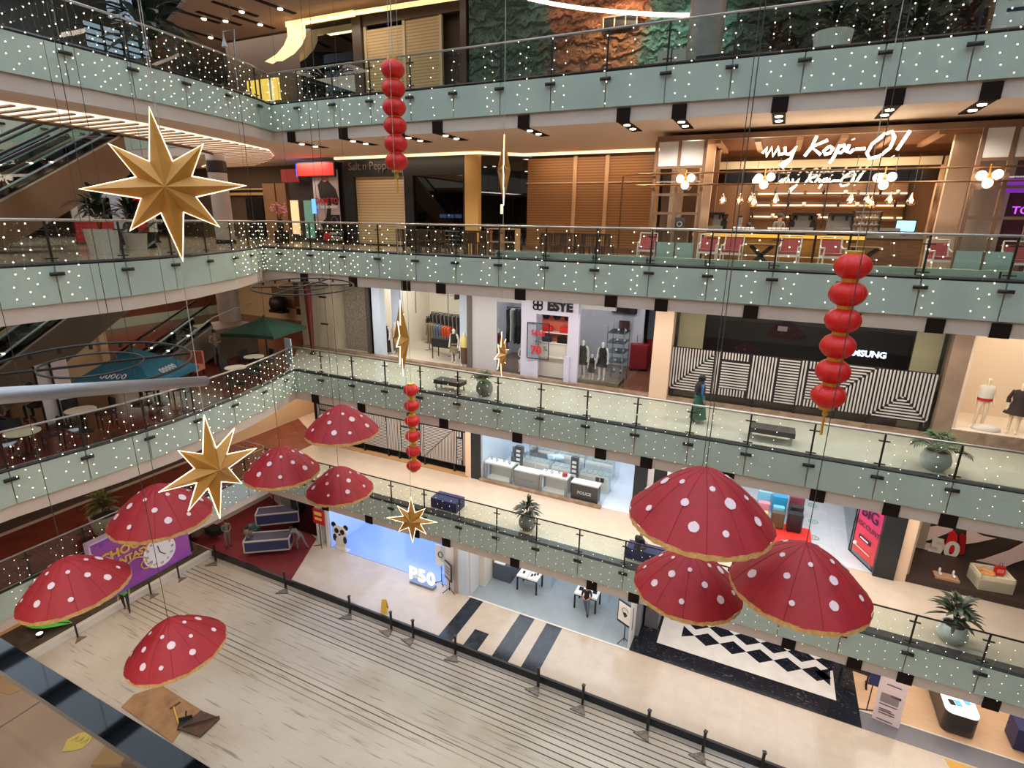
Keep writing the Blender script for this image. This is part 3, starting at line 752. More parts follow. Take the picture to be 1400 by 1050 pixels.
WALK = dict(knL=(.1,-.18,.52), anL=(.1,-.2,.12), toL=(.11,-.36,.08), knR=(-.1,.06,.5), anR=(-.1,.25,.14), toR=(-.11,.12,.04), elL=(.22,.1,1.14), wrL=(.2,-.02,.95), haL=(.2,-.08,.9))
SIT = dict(pel=(0,0,.55), bel=(0,-.05,.72), che=(0,-.1,.9), nek=(0,-.16,1.06), hed=(0,-.22,1.17), top=(0,-.23,1.28), shL=(.17,-.1,1.01), elL=(.22,-.14,.74), wrL=(.1,-.36,.68), haL=(.06,-.43,.68),
  shR=(-.17,-.1,1.01), elR=(-.22,-.14,.74), wrR=(-.1,-.36,.68), haR=(-.06,-.43,.68), hiL=(.09,-.02,.52), knL=(.12,-.45,.5), anL=(.12,-.42,.09), toL=(.13,-.58,.04), hiR=(-.09,-.02,.52), knR=(-.12,-.45,.5), anR=(-.12,-.42,.09), toR=(-.13,-.58,.04))
BEND = dict(bel=(0,-.12,1.04), che=(0,-.32,1.14), nek=(0,-.47,1.2), hed=(0,-.57,1.22), top=(0,-.65,1.27), shL=(.17,-.38,1.16), shR=(-.17,-.38,1.16), elL=(.2,-.5,.95), elR=(-.2,-.5,.95), wrL=(.18,-.66,.86), wrR=(-.18,-.66,.86), haL=(.17,-.73,.84), haR=(-.17,-.73,.84),
  knL=(.1,-.2,.52), anL=(.1,-.16,.1), toL=(.11,-.33,.05), knR=(-.1,.12,.52), anR=(-.1,.36,.12), toR=(-.11,.22,.04))
HOLD = dict(elL=(.22,-.02,1.13), wrL=(.1,-.26,1.12), haL=(.05,-.32,1.13), elR=(-.22,-.02,1.13), wrR=(-.1,-.26,1.12), haR=(-.05,-.32,1.13))
XLEG = dict(HOLD, knR=(-.04,.04,.5), anR=(.06,.1,.09), toR=(.06,-.06,.04))
def person(label, loc, rot, cols, pose=None, key=None, **k): return figure('person', label, 'person', loc, rot, cols, pose, key, **k)
def mannequin(label, loc, rot, pose=None, key='stand', scale=1.0, tone=M_skinm, group=None):
    return figure('mannequin', label, 'mannequin', loc, rot, (tone, tone, tone, tone), pose, key, scale, hair=False, group=group, face=True)
# second floor: woman walking
w = person('woman walking past the striped panels in black headscarf, blue top and long green skirt', gz(953, 577, F2), 2.0, (M_skin, M_cblue, M_cgreen, M_shoe), WALK, 'walk', hair=False)
MB().sh().ball((0, .0, 1.6), .125, 12, 8, (.95, 1.05, 1.15)).build('headscarf', M_cblack, w)
gown(w, 'scarf_drape', M_cblack, [(.06, 1.58), (.15, 1.45), (.22, 1.3), (.22, 1.12)], .8, (0, .03, 0))
gown(w, 'skirt', M_cgreen, [(.16, 1.02), (.22, .7), (.27, .35), (.3, .16)], .95)
# first floor: person on the navy bench
s = person('person in black sitting on the navy bench above the three toadstools', (-3.2, 18.15, F1 - .08), 2.6, (M_skin, M_cblack, M_cblack, M_shoe), SIT, 'sit')
# ground floor
person('man leaning with crossed legs against the phone table, dark jacket and jeans', (-5.75, 20.85, G0), .15, (M_skin, M_cblack, M_cjean, M_shoe), XLEG, 'xleg', sleeves=False)
CG = 'people carrying the crates'
person('worker in pale shirt standing behind the stage corner at the left of the crates', (-25.35, 17.35, G0), 1.2, (M_skin, M_cgrey, M_cgrey, M_shoe), HOLD, 'hold', group=CG)
person('worker in grey shirt holding the near end of the crate beside the stage', (-23.75, 17.4, G0), 3.3, (M_skin, M_cgrey, M_cblack, M_shoe), HOLD, 'hold', group=CG)
person('worker bending forward to lift the right end of the blue crate', (-21.55, 18.95, G0), -1.35, (M_skin, M_cgrey, M_cgrey, M_shoe), BEND, 'bend', group=CG)
person('person in green shirt and black trousers at the stage edge below the purple box', (-25.4, 11.9, ST), 1.0, (M_skin, M_clgreen, M_cblack, M_shoe), WALK, 'walk')
# second floor cafe
person('person in black sitting at the cafe rail on the far left', (-21.6, 8.9, F2), -1.2, (M_skin, M_cblack, M_cblack, M_shoe), SIT, 'sit')
person('person in grey hood at the left edge of the cafe', (-21.4, 7.65, F2), 1.6, (M_skin, M_cgrey, M_cnavy, M_shoe), SIT, 'sit', hair=mat('hood_grey', (92, 92, 98), .8))
c = person('person in a pale patterned top standing by the escalator near the green parasol', (-22.9, 16.5, F2), .9, (M_skin, nmat('cloth_pattern', (196, 176, 150), (70, 52, 44), 24, .8), M_cgrey, M_shoe), HOLD, 'hold')
# third floor coffee shop
b = person('barista in a grey shirt and black cap behind the coffee counter', (-.05, 24.3, 0), .5, (M_skin, M_cgrey, M_cblack, M_shoe), HOLD, 'hold')
MB().sh().lathe([(.0, 1.72), (.09, 1.71), (.115, 1.63), (.12, 1.6)], (0, -.02, 0), 12).build('cap', M_cblack, b)
person('dark silhouette of a person stooping at the coffee machine', (-.8, 24.5, 0), -.6, (M_cblack, M_cblack, M_cblack, M_shoe), BEND, 'bend')
# ================================================================== second floor shops (front at Y = 21.5)
YF = 21.5; Z2 = F2; C2 = F3 - SLAB
def room(x0, x1, y0, y1, z0, z1, wall, floor=None, sides=(True, True), back=True, th=0.1):
    if back: struct('wall_back', MB().box(x0, x1, y1, y1 + th, z0, z1), wall)
    if sides[0]: struct('wall_left', MB().box(x0, x0 + th, y0, y1, z0, z1), wall)
    if sides[1]: struct('wall_right', MB().box(x1 - th, x1, y0, y1, z0, z1), wall)
    if floor is not None: struct('floor', MB().box(x0, x1, y0, y1 + th, z0, z0 + 0.02), floor)
M_stonec = nmat('grey_travertine', (176, 166, 148), (160, 150, 132), 2, 0.35, (1, 1, .3))
# stone cabinet and speckled panel at the left
cb = thing('cabinet', 'tall grey stone clad cabinet with two slotted doors beside the speckled panel', 'cabinet', (-21.3, 21.3, Z2))
MB().box(-1.15, 1.15, 0.05, 1.4, 0, 4.0).build('body', M_stonec, cb)
for x0, x1 in ((-1.12, -.02), (.02, 1.08)):
    d = MB().box(x0, x1, 0, .05, .12, 3.9).build('door', M_stonec, cb)
for z in (1.35, 2.75): MB().box(.25, .75, -.012, 0, z, z + .09).build('handle_slot', M_dark, d)
struct('wall_back', MB().box(-20.1, -18.0, YF + .6, YF + .75, Z2, C2), nmat('speckled_stone', (150, 142, 128), (112, 104, 92), 26, 0.5, lo=.45, hi=.55))
struct('trim_4', MB().box(-18.12, -17.92, YF - .1, YF + .7, Z2, C2), mat('dark_jamb', (70, 64, 60), .5))
struct('trim_4', MB().box(-22.4, 14, YF - .3, YF, Z2, Z2 + .1), M_marb)
# --- clothes shop
M_cream = mat('cream_wall', (226, 220, 204), .7); M_pale = nmat('pale_floor', (198, 190, 176), (190, 182, 168), 1, .3)
room(-17.9, -12.1, YF, 26.6, Z2, C2, M_cream, M_pale)
M_bluep = mat('pale_blue_panel', (196, 212, 232), .5)
struct('trim_4', MB().box(-17.9, -17.3, YF, YF + .4, Z2, C2).box(-17.3, -16.7, YF + .9, YF + 1.0, Z2, C2), M_bluep)
struct('trim_4', MB().box(-13.2, -12.35, YF + .75, YF + .9, Z2, C2), M_bluep)
struct('trim_4', MB().box(-12.35, -12.1, YF - .05, YF + .4, Z2, C2), mat('grey_jamb', (92, 86, 82), .5))
MB().face([(-17.3, YF, Z2 + .1), (-15.3, YF, Z2 + .1), (-15.3, YF, C2 - .1), (-17.3, YF, C2 - .1)])
def garment_mesh(w, h, d=.09):
    mb = MB().sh(False); prof = [(.06, 0), (w*.5, -.06), (w*.52, -.2), (w*.42, -.45*h), (w*.5, -h)]
    vs = []
    for r, z in prof: vs += [(d*.5*(.5 + r), -r, z), (d*.5*(.5 + r), r, z), (-d*.5*(.5 + r), r, z), (-d*.5*(.5 + r), -r, z)]
    fs = []
    for i in range(len(prof) - 1):
        for j in range(4): fs.append((i*4+j, i*4+(j+1) % 4, i*4+4+(j+1) % 4, i*4+4+j))
    fs += [(3, 2, 1, 0), tuple(len(vs) - 4 + q for q in range(4))]
    return mb.add(vs, fs)
GAR = {}
def rack(label, loc, rot, length, n, cols, h=1.5, glen=.95, gl='garments', gname='clothes_rail'):
    t = thing(gname, label, 'clothes rack', loc, rot)
    fr = MB(); fr.bar((-length/2, 0, h), (length/2, 0, h), .035, .035)
    fr.build('rail', M_black, t)
    for s in (-1, 1):
        MB().bar((s*length/2, 0, 0), (s*length/2, 0, h), .035, .035).bar((s*length/2, -.25, .02), (s*length/2, .25, .02), .035, .035).build('leg', M_black, t)
    for i in range(n):
        c, cn, hh = cols[i % len(cols)]; x = -length/2 + .08 + (length - .16) * i / max(n - 1, 1)
        p = Matrix.Rotation(rot, 3, 'Z') @ Vector((x, 0, h - .05)) + Vector(loc)
        key = (round(hh, 2), c.name)
        if key not in GAR:
            g = thing('hanging_garment', '%s garment from the left on the %s, %s' % (ORD[i], gl, cn), 'clothing', p, rot, 'garments on the ' + gl)
            garment_mesh(.42, hh, .1).build('garment', c, g); MB().tube([(0, 0, 0), (0, 0, .06)], .006, 4).bar((0, -.17, -.03), (0, .17, -.03), .015, .02).build('hanger', M_cwhite, g); GAR[key] = g
        else: dup(GAR[key], '%s garment from the left on the %s, %s' % (ORD[i], gl, cn), p, rot, group='garments on the ' + gl)
    return t
rack('black clothes rail with patterned, blue and orange garments in the middle of the clothes shop', (-15.2, 23.6, Z2), -.35, 1.9, 9, [(M_floral, 'patterned', 1.1)]*3 + [(M_cjean, 'blue grey', .9)]*3 + [(M_corange, 'orange', 1.05)]*3, 1.55, gl='middle rail of the clothes shop')
rack('long black clothes rail of dark garments along the right of the clothes shop', (gy(612, 450, 25.3).x, 25.3, Z2), -.1, 2.2, 16, [(M_cblack, 'black', 1.2), (M_cgrey, 'dark grey', 1.1)], 1.8, gl='right rail of the clothes shop')
rack('black clothes rail of brown garments at the back left of the clothes shop', (-16.5, 25.6, Z2), .1, 1.6, 8, [(M_cbrown, 'brown', 1.0), (M_cblack, 'black short', .9)], 1.5, gl='back rail of the clothes shop')
struct('trim_5', MB().box(-17.2, -12.5, 26.5, 26.58, Z2 + 2.6, Z2 + 2.64), M_offwhite)
t = thing('black_blouse', 'black top hung high on the right wall of the clothes shop', 'clothing', (gy(627, 418, 25.6).x, 25.6, Z2 + 3.5), 0); garment_mesh(.7, .9, .16).build('garment', M_cblack, t)
t = thing('display_box', 'black display box in front of the right hand clothes', 'box', (gy(610, 485, 22.7).x, 22.7, Z2)); MB().box(-.65, .65, -.3, .3, .62, 1.05).build('box', M_cblack, t)
for x, y in ((-.62, -.27), (.62, -.27), (-.62, .27), (.62, .27)): MB().bar((x, y, 0), (x, y, .62), .04, .04).build('leg', M_dark, t)
m1 = mannequin('white mannequin in a long black dress at the left of the clothes shop window', (gy(529, 480, 22.1).x, 22.1, Z2 + .02), 0)
gown(m1, 'dress', M_cblack, [(.07, 1.46), (.17, 1.4), (.17, 1.2), (.14, 1.08), (.2, .85), (.24, .4), (.27, .12)])
m2 = mannequin('white mannequin in a cream top half hidden by the edge-on star', (gy(542, 480, 22.3).x, 22.3, Z2 + .02), 0)
gown(m2, 'top', M_ccream, [(.07, 1.46), (.17, 1.4), (.17, 1.2), (.15, 1.05), (.2, .9)]); gown(m2, 'trousers', M_cgrey, [(.18, .92), (.18, .6), (.14, .2)])
m3 = mannequin('white mannequin in a black top and patterned skirt beside the display box', (gy(621, 480, 22.2).x, 22.2, Z2 + .02), 0)
gown(m3, 'top', M_cblack, [(.07, 1.46), (.18, 1.4), (.18, 1.2), (.16, 1.05), (.21, .85)]); gown(m3, 'skirt', M_floral, [(.18, .98), (.23, .75), (.25, .5)])
m4 = mannequin('white mannequin in a yellow scarf and striped trousers at the right of the clothes shop', (gy(635, 485, 21.75).x, 21.75, Z2 + .02), 0)
gown(m4, 'scarf', mat('cloth_yellow', (206, 190, 120), .8), [(.07, 1.48), (.19, 1.4), (.22, 1.1), (.2, .95)]); gown(m4, 'trousers', M_cbrown, [(.19, .96), (.2, .6), (.17, .15)])
for x in (-15.2, -13.4):
    t = thing('door_pull', 'black topped glass door fitting in the clothes shop front at %s' % ('left' if x < -14 else 'right'), 'door fitting', (x, YF + .05, Z2 + 2.4)); MB().box(-.02, .02, -.02, .02, 0, 1.2).build('rod', M_steel, t); MB().box(-.05, .3, -.05, .05, 1.2, 1.3).build('bracket', M_black, t)
# --- dress shop (white portal)
M_lil = mat('lilac_white', (184, 184, 204), .5)
M_shopgrey = mat('shop_grey_wall', (172, 172, 178), .6)
room(-12.1, -5.15, YF + .4, 25.6, Z2, C2, M_shopgrey, nmat('brown_plank', (112, 84, 68), (96, 70, 56), 2, .4, (8, 1, 1)), (True, False))
struct('wall_front', MB().box(-12.1, -10.85, YF, YF + .1, Z2, C2).box(-10.85, -5.5, YF, YF + .1, C2 - .75, C2), M_shopgrey)
struct('trim_5', MB().box(-9.6, -7.0, YF - .12, YF, C2 - 1.12, C2), M_lil)
struct('trim_5', MB().box(-9.6, -8.9, YF - .1, YF + .1, Z2 + .1, C2 - 1.0).box(-7.45, -6.95, YF - .1, YF + .1, Z2 + .1, C2 - 1.0).box(-9.0, -8.75, YF - .16, YF - .05, Z2 + .1, Z2 + 1.2).box(-7.55, -7.3, YF - .16, YF - .05, Z2 + .1, Z2 + 1.2), M_lil)
sg = thing('shop_sign', 'black raised letters with a clover mark above the white portal of the dress shop', 'sign', (-8.05, YF - .14, C2 - .74))
text('letters', 'ESYE', .54, (.22, 0, 0), FRONT, M_black, sg, .03, bold=.03)
cl = MB()
for i in range(4): a = PI/4 + i*PI/2; cl.tube([(-.78 + .13*math.cos(a) + .11*math.cos(q), 0, .13*math.sin(a) + .11*math.sin(q)) for q in [2*PI*k/12 for k in range(12)]], .035, 5, True)
cl.build('clover_mark', M_black, sg)
# wall of hats and bags in the portal
niche = thing('display_niche', 'orange backed niche of hats and handbags under the dress shop sign', 'display shelf', (-8.2, YF + .35, Z2 + 1.75))
MB().box(-.7, .75, .25, .3, -.1, 1.35).build('back_panel', mat('niche_orange', (186, 92, 70), .7), niche)
for z in (-.1, .35): MB().box(-.7, .75, -.1, .3, z - .04, z).build('shelf', M_white, niche)
for i, x in enumerate((-.5, 0.0, .5)):
    h = thing('hat', 'black hat hung %s in the orange niche' % ('at the left', 'in the centre', 'at the right')[i], 'hat', (-8.2 + x, YF + .52, Z2 + 2.78), 0, 'hats in the niche'); MB().sh().ball((0, 0, 0), .17, 12, 6, (1, .3, 1)).build('crown', M_cblack, h); MB().lathe([(.1, 0), (.24, 0)], n=14, sy=.25).build('brim', M_cblack, h)
for i, (x, z, m_, nm) in enumerate(((-.35, .35, M_red, 'red'), (.45, .35, M_red, 'dark red'), (-.35, -.1, M_cnavy, 'navy'), (.35, -.1, M_black, 'black'))):
    h = thing('handbag', '%s handbag on the %s shelf of the niche' % (nm, 'upper' if z > 0 else 'lower'), 'bag', (-8.2 + x, YF + .38, Z2 + 1.75 + z), 0, 'handbags in the niche'); MB().prism([(-.22, -.07), (.22, -.07), (.2, .07), (-.2, .07)], 0, .26).build('body', m_, h); MB().tube([(-.1, 0, .25), (-.07, 0, .36), (.07, 0, .36), (.1, 0, .25)], .012, 5).build('handle', m_, h)
struct('trim_5', MB().box(-8.9, -7.45, YF + .1, YF + .2, Z2 + 1.0, Z2 + 1.06).box(-8.9, -7.45, YF + .3, YF + .4, Z2 + .1, Z2 + 1.6), M_offwhite)
dec = thing('sale_poster', 'framed red sale lettering on the dress shop window', 'sign', (-8.75, YF - .2, Z2 + 1.75))
fm = MB(); W2, H2 = .5, .78
for a, b in (((-W2, -H2), (W2, -H2)), ((W2, -H2), (W2, H2)), ((W2, H2), (-W2, H2)), ((-W2, H2), (-W2, -H2))): fm.bar((a[0], 0, a[1]), (b[0], 0, b[1]), .03, .03)
fm.build('frame', M_black, dec); MB().face([(-W2, .01, -H2), (W2, .01, -H2), (W2, .01, H2), (-W2, .01, H2)]).build('pane', M_shop, dec)
text('sale_word', 'SALE', .3, (0, -.01, .35), FRONT, M_red, dec, .004, bold=.01); text('small_word', 'up to', .16, (0, -.01, .0), FRONT, M_black, dec, .004); text('number', '70', .5, (-.08, -.01, -.42), FRONT, M_red, dec, .004, bold=.015); text('percent_mark', '%', .3, (.34, -.01, -.3), FRONT, M_black, dec, .004)
rack('steel rail of dark jackets in the left window of the dress shop', (-10.3, 22.6, Z2 + .9), 0, 1.1, 6, [(M_cblack, 'black', 1.6), (M_cwhite, 'white', 1.5), (M_cnavy, 'navy', 1.6)], 2.0, gl='window rail of the dress shop')
mr = mannequin('white mannequin in a dark red dress at the left of the dress shop', (-11.0, 21.95, Z2 + .35), 0)
gown(mr, 'dress', M_cplum, [(.07, 1.46), (.18, 1.4), (.17, 1.2), (.14, 1.08), (.22, .85), (.26, .55)])
ms = mannequin('white mannequin in black seated on a white stool in the dress shop window', (-9.85, 22.3, Z2 + .1), .3, SIT, 'sit'); gown(ms, 'dress', M_cblack, [(.07, 1.06), (.18, 1.0), (.16, .8), (.2, .58)], c=(0, -.08, 0))
t = thing('stool', 'white carved stool under the seated mannequin', 'stool', (-9.85, 22.35, Z2 + .02)); MB().lathe([(.26, .44), (.28, .5), (0, .5)], n=16).build('seat', M_white, t)
for a in range(4): MB().tube([(.2*math.cos(a*PI/2 + .7), .2*math.sin(a*PI/2 + .7), .45), (.24*math.cos(a*PI/2 + .7), .24*math.sin(a*PI/2 + .7), 0)], .025, 6).build('leg', M_white, t)
for i, (x, s_, nm) in enumerate(((-6.85, 1.0, 'in a dark patterned dress, left of the pair'), (-5.98, 1.0, 'in a short black dress, right of the pair'), (-6.4, .68, 'of child size in a black dress between the pair'))):
    q = mannequin('white mannequin %s in the right window' % nm, (x, 21.75 if s_ == 1 else 21.65, Z2 + .25), 0, scale=s_)
    gown(q, 'dress', (M_floral, M_cblack, M_cblack)[i] if i else nmat('dark_print', (30, 30, 30), (74, 70, 60), 18, .8), [(.07, 1.46), (.17, 1.4), (.17, 1.2), (.14, 1.08), (.21, .85), (.24, .62 if s_ == 1 else .5)])
struct('floor', MB().box(-7.0, -5.2, YF + .1, 22.6, Z2, Z2 + .24), M_marb)
sh = thing('shoe_shelf', 'glass shelves of shoes at the corner of the dress shop', 'shelf', (-5.5, 22.6, Z2 + .02))
for k in range(5): MB().box(-.45, .3, -.5, .5, .55 + .42*k, .58 + .42*k).build('shelf', glass('shelf_glass', (196, 220, 226), .15), sh)
for x, y in ((-.43, -.48), (.28, -.48), (-.43, .48), (.28, .48)): MB().bar((x, y, 0), (x, y, 2.5), .03, .03).build('upright', M_steel, sh)
n = 0
for k in range(5):
    for j in range(2):
        p = (-5.6 + .3*j, 22.3 + .08*k, Z2 + .6 + .42*k)
        lab = 'pale shoe %s on the %s glass shelf from the bottom' % ('on the left' if j == 0 else 'on the right', ORD[k])
        if n == 0:
            so = thing('shoe', lab, 'shoe', p, .3, 'shoes on the glass shelves'); MB().sh().ball((0, 0, .05), .1, 10, 6, (.5, 1.2, .5)).build('upper', M_cwhite, so); MB().box(-.05, .05, -.12, .13, -.005, .015).build('sole', M_dark, so); n = 1
        else: dup(so, lab, p, .3)
MB().face([(-10.85, YF + .05, Z2 + .1), (-9.6, YF + .05, Z2 + .1), (-9.6, YF + .05, C2 - .75), (-10.85, YF + .05, C2 - .75)])
g = struct('window_3', MB().face([(-10.85, YF + .05, Z2 + .1), (-9.6, YF + .05, Z2 + .1), (-9.6, YF + .05, C2 - .75), (-10.85, YF + .05, C2 - .75)]), M_shop)
g = struct('window_4', MB().face([(-6.95, YF + .05, Z2 + .1), (-5.2, YF + .05, Z2 + .1), (-5.2, YF + .05, C2 - .75), (-6.95, YF + .05, C2 - .75)]).face([(-5.2, YF + .05, Z2 + .1), (-5.2, 23.6, Z2 + .1), (-5.2, 23.6, C2), (-5.2, YF + .05, C2)]), M_shop)
t = thing('price_display', 'black framed small signs on the back wall of the dress shop', 'sign', (-6.4, 25.5, Z2 + 2.6)); MB().box(-.3, .9, -.06, 0, 0, .5).build('panel', M_black, t); MB().box(.1, .6, -.06, 0, -.8, -.35).build('small_panel', mat('sign_maroon', (70, 30, 36), .6), t)
# --- open brown floored passage with red suitcases
room(-5.15, -3.75, YF + .2, 29, Z2, C2, mat('passage_blue_grey', (150, 160, 174), .6), nmat('brown_passage', (116, 74, 54), (104, 66, 48), 1, .25), (False, False))
struct('wall_right', MB().box(-3.75, -3.6, 23.6, 29, Z2, C2), mat('passage_dark', (44, 44, 54), .6))
for nm, x0, x1 in (('door_1', -7.6, -6.4), ('door_2', -5.6, -4.4)): struct(nm, MB().box(x0, x1, 28.9, 28.98, Z2, Z2 + 3.0), mat('door_blue_grey', (168, 176, 190), .5))
def suitcase(label, loc, rot, m, s=1.0, group=None, handle=True):
    t = thing('suitcase', label, 'suitcase', loc, rot, group); t.scale = (s,)*3
    mb = MB().sh(False); mb.prism([(-.24, -.11), (-.2, -.15), (.2, -.15), (.24, -.11), (.24, .11), (.2, .15), (-.2, .15), (-.24, .11)], .07, .72); mb.build('shell', m, t)
    rb = MB()
    for x in (-.16, -.08, 0, .08, .16): rb.box(x - .015, x + .015, -.162, -.15, .12, .66)
    rb.build('rib', m, t)
    for x in (-.18, .18):
        for y in (-.1, .1): MB().lathe([(.0, 0), (.035, .01), (.035, .06), (0, .07)], (x, y, 0), 8).build('wheel', M_black, t)
    if handle: MB().tube([(-.08, .08, .72), (-.08, .08, .95), (.08, .08, .95), (.08, .08, .72)], .014, 6).build('handle', M_steel, t)
    return t
M_sred = mat('suitcase_red', (130, 22, 32), .5)
SG = 'red suitcases in the passage'
suitcase('tall dark red suitcase with a tag, nearest in the brown floored passage', gz(872, 506, F2 + .01), .25, M_sred, 1.75)
suitcase('dark red suitcase behind the nearest one in the passage', gz(872, 506, F2 + .01) + Vector((.5, 1.2, 0)), .25, M_sred, 1.75)
suitcase('dark red suitcase furthest back in the passage', gz(872, 506, F2 + .01) + Vector((.75, 2.4, 0)), .25, M_sred, 1.8)
struct('trim_6', MB().box(-3.85, -3.15, YF - .35, YF + .4, Z2, C2), mat('beige_pillar', (208, 180, 156), .6))
# --- dark electronics shop behind black and white panels
M_dk = nmat('dark_shop', (38, 32, 30), (28, 24, 23), .6, .5)
room(-3.15, 5.45, YF + .3, 26, Z2, C2, M_dk, nmat('dark_plank', (92, 74, 58), (80, 64, 50), 1, .3))
struct('window_5', MB().face([(-3.15, YF, Z2 + .1), (5.45, YF, Z2 + .1), (5.45, YF, C2), (-3.15, YF, C2)]), M_shop)
struct('trim_6', MB().box(-3.1, -2.1, YF + .5, YF + .6, Z2, C2), mat('olive_beige', (176, 160, 124), .6)); struct('trim_6', MB().box(4.6, 5.4, YF + .35, YF + .45, Z2, C2), mat('olive_beige', (176, 160, 124)))
M_bk = mat('panel_black', (16, 15, 17), .5); M_wh = mat('panel_white', (182, 177, 174), .5)
def maze_panel(x0, x1, z0, z1, kind, y, p=.105):
    """black board with white stripes: H, V, L (nested corner), U, R"""
    mb = MB(); mb.box(x0, x1, y, y + .04, z0, z1); mb.slot(1); w = p * .5
    def st(a, b, c, d): 
        if b - a > .01 and d - c > .01: mb.box(a, b, y - .006, y, c, d)
    X0, X1, Z0, Z1 = x0 + .03, x1 - .03, z0 + .03, z1 - .03
    if kind == 'H':
        k = 0
        while Z0 + k*p + w <= Z1: st(X0, X1, Z0 + k*p, Z0 + k*p + w); k += 1
    elif kind == 'V':
        k = 0
        while X0 + k*p + w <= X1: st(X0 + k*p, X0 + k*p + w, Z0, Z1); k += 1
    elif kind in 'LR':      # nested corners
        k = 0
        while k*p < min(X1 - X0, Z1 - Z0) - w:
            if kind == 'L': st(X0 + k*p, X0 + k*p + w, Z0 + k*p, Z1); st(X0 + k*p, X1, Z0 + k*p, Z0 + k*p + w)
            else: st(X1 - k*p - w, X1 - k*p, Z0, Z1 - k*p); st(X0, X1 - k*p, Z1 - k*p - w, Z1 - k*p)
            k += 1
    elif kind == 'U':       # nested U shapes
        k = 0; c = (X1 - X0) / 2
        while k*p < c - w:
            st(X0 + k*p, X0 + k*p + w, Z0 + k*p, Z1); st(X1 - k*p - w, X1 - k*p, Z0 + k*p, Z1); st(X0 + k*p, X1 - k*p, Z0 + k*p, Z0 + k*p + w); k += 1
    elif kind == 'B':       # frame of verticals round a block of horizontals
        for q in range(2): st(X0 + q*p, X0 + q*p + w, Z0, Z1); st(X1 - q*p - w, X1 - q*p, Z0, Z1)
        a, b = X0 + 2*p + .03, X1 - 2*p - .03
        k = 0
        while a + k*p + w <= b: st(a + k*p, a + k*p + w, Z1 - .26, Z1); st(a + k*p, a + k*p + w, Z0, Z0 + .26); k += 1
        k = 0
        while Z0 + .3 + k*p + w <= Z1 - .3: st(a, b, Z0 + .3 + k*p, Z0 + .3 + k*p + w); k += 1
    return mb
bw = [(-3.15, -1.55, 'L'), (-1.55, -.05, 'B'), (-.05, .62, 'V'), (.62, 1.35, 'H'), (1.35, 2.6, 'B'), (2.6, 3.65, 'R'), (3.65, 5.35, 'U')]
for i, (a, b, k) in enumerate(bw):
    t = maze_panel(a, b, -5.0 if True else 0, -3.28, k, YF - .1)
    o = t.build('striped_panel', [M_bk, M_wh]); tag(o, '%s black and white striped panel from the left before the dark second floor shop' % ORD[i], 'hoarding panel', 'striped panels on the second floor')
    for x in (a + .1, b - .1):
        pass
t = thing('panel_feet', 'low brown frame under the black and white panels on the second floor', 'frame', (0, YF - .05, Z2 + .1))
for x in (-3.0, -1.55, -.05, 1.35, 2.6, 3.65, 5.2): MB().box(x - .04, x + .04, 0, .1, 0, .33).build('leg', M_dark, t)
t = thing('shop_sign', 'small lit white lettering inside the dark shop above the striped panels', 'sign', (3.35, YF + 1.2, Z2 + 2.3)); text('letters', 'SAMSUNG', .3, (0, 0, 0), FRONT, glow('lit_white', (214, 226, 255), 1.6), t, .02, bold=.01)
t = thing('notice', 'small red notice board inside the dark shop', 'sign', (.6, YF + .9, Z2 + 3.0)); MB().box(-.16, .16, 0, .02, -.09, .09).build('board', mat('notice_grey', (172, 150, 150), .6), t)
t = thing('ceiling_lamp', 'single lit lamp inside the dark shop', 'lamp', (.15, YF + 1.6, Z2 + 3.55)); MB().lathe([(0, 0), (.1, 0), (.12, .1), (0, .12)], n=12).build('shade', glow('cold_lamp', (220, 236, 255), 4), t)
struct('trim_6', MB().box(5.45, 5.95, YF - .3, YF + .4, Z2, C2), nmat('brown_stone_pillar', (146, 124, 108), (128, 108, 92), 1.5, .3))
# --- window with three mannequins at the right
M_winw = mat('window_white', (232, 214, 192), .7)
room(5.95, 16, YF - .2, 23.4, Z2, C2, M_winw, None, (True, False))
struct('floor', MB().box(5.95, 16, YF - .3, 23.4, Z2, Z2 + .42), mat('plinth_cream', (232, 220, 204), .6))
struct('trim_6', MB().box(5.95, 16, YF - .36, YF - .3, Z2, Z2 + .4), M_marb)
M_mt = mat('mannequin_cream', (226, 206, 176), .5)
q = mannequin('cream mannequin in a red hemmed white top and white trousers in the bright window', (6.75, 21.75, Z2 + .42), 0, tone=M_mt)
gown(q, 'top', M_cwhite, [(.07, 1.46), (.19, 1.4), (.2, 1.2), (.2, 1.02)]); gown(q, 'red_hem', M_red, [(.202, 1.02), (.21, .93)])
q = mannequin('cream mannequin in a flared dark brown dress in the bright window', (7.55, 21.5, Z2 + .42), -.4, tone=M_mt)
gown(q, 'dress', mat('cloth_espresso', (50, 36, 36), .8), [(.07, 1.46), (.19, 1.42), (.2, 1.2), (.17, 1.08), (.26, .82), (.34, .66)])
MB().tube([(.18, 0, 1.4), (.27, .02, 1.14), (.26, -.04, 1.0)], .06, 8).tube([(-.18, 0, 1.4), (-.27, .02, 1.14), (-.26, -.04, 1.0)], .06, 8).build('sleeve', mat('cloth_espresso', (50, 36, 36)), q)
q = mannequin('cream mannequin in a cream dress with red bands behind the dark dress', (8.15, 21.95, Z2 + .42), .3, tone=M_mt)
gown(q, 'dress', M_ccream, [(.07, 1.46), (.19, 1.4), (.18, 1.2), (.16, 1.08), (.23, .8), (.25, .72)]); gown(q, 'red_hem', M_red, [(.252, .72), (.26, .64)])
t = thing('display_stand', 'black metal tube stand at the right edge of the bright window', 'stand', (9.1, 21.6, Z2 + .42))
for x in (-.3, .3, .6): MB().tube([(x, -.25, 0), (x, -.25, 1.1), (x, .3, 1.1), (x, .3, 0)], .02, 6).build('hoop', M_black, t)
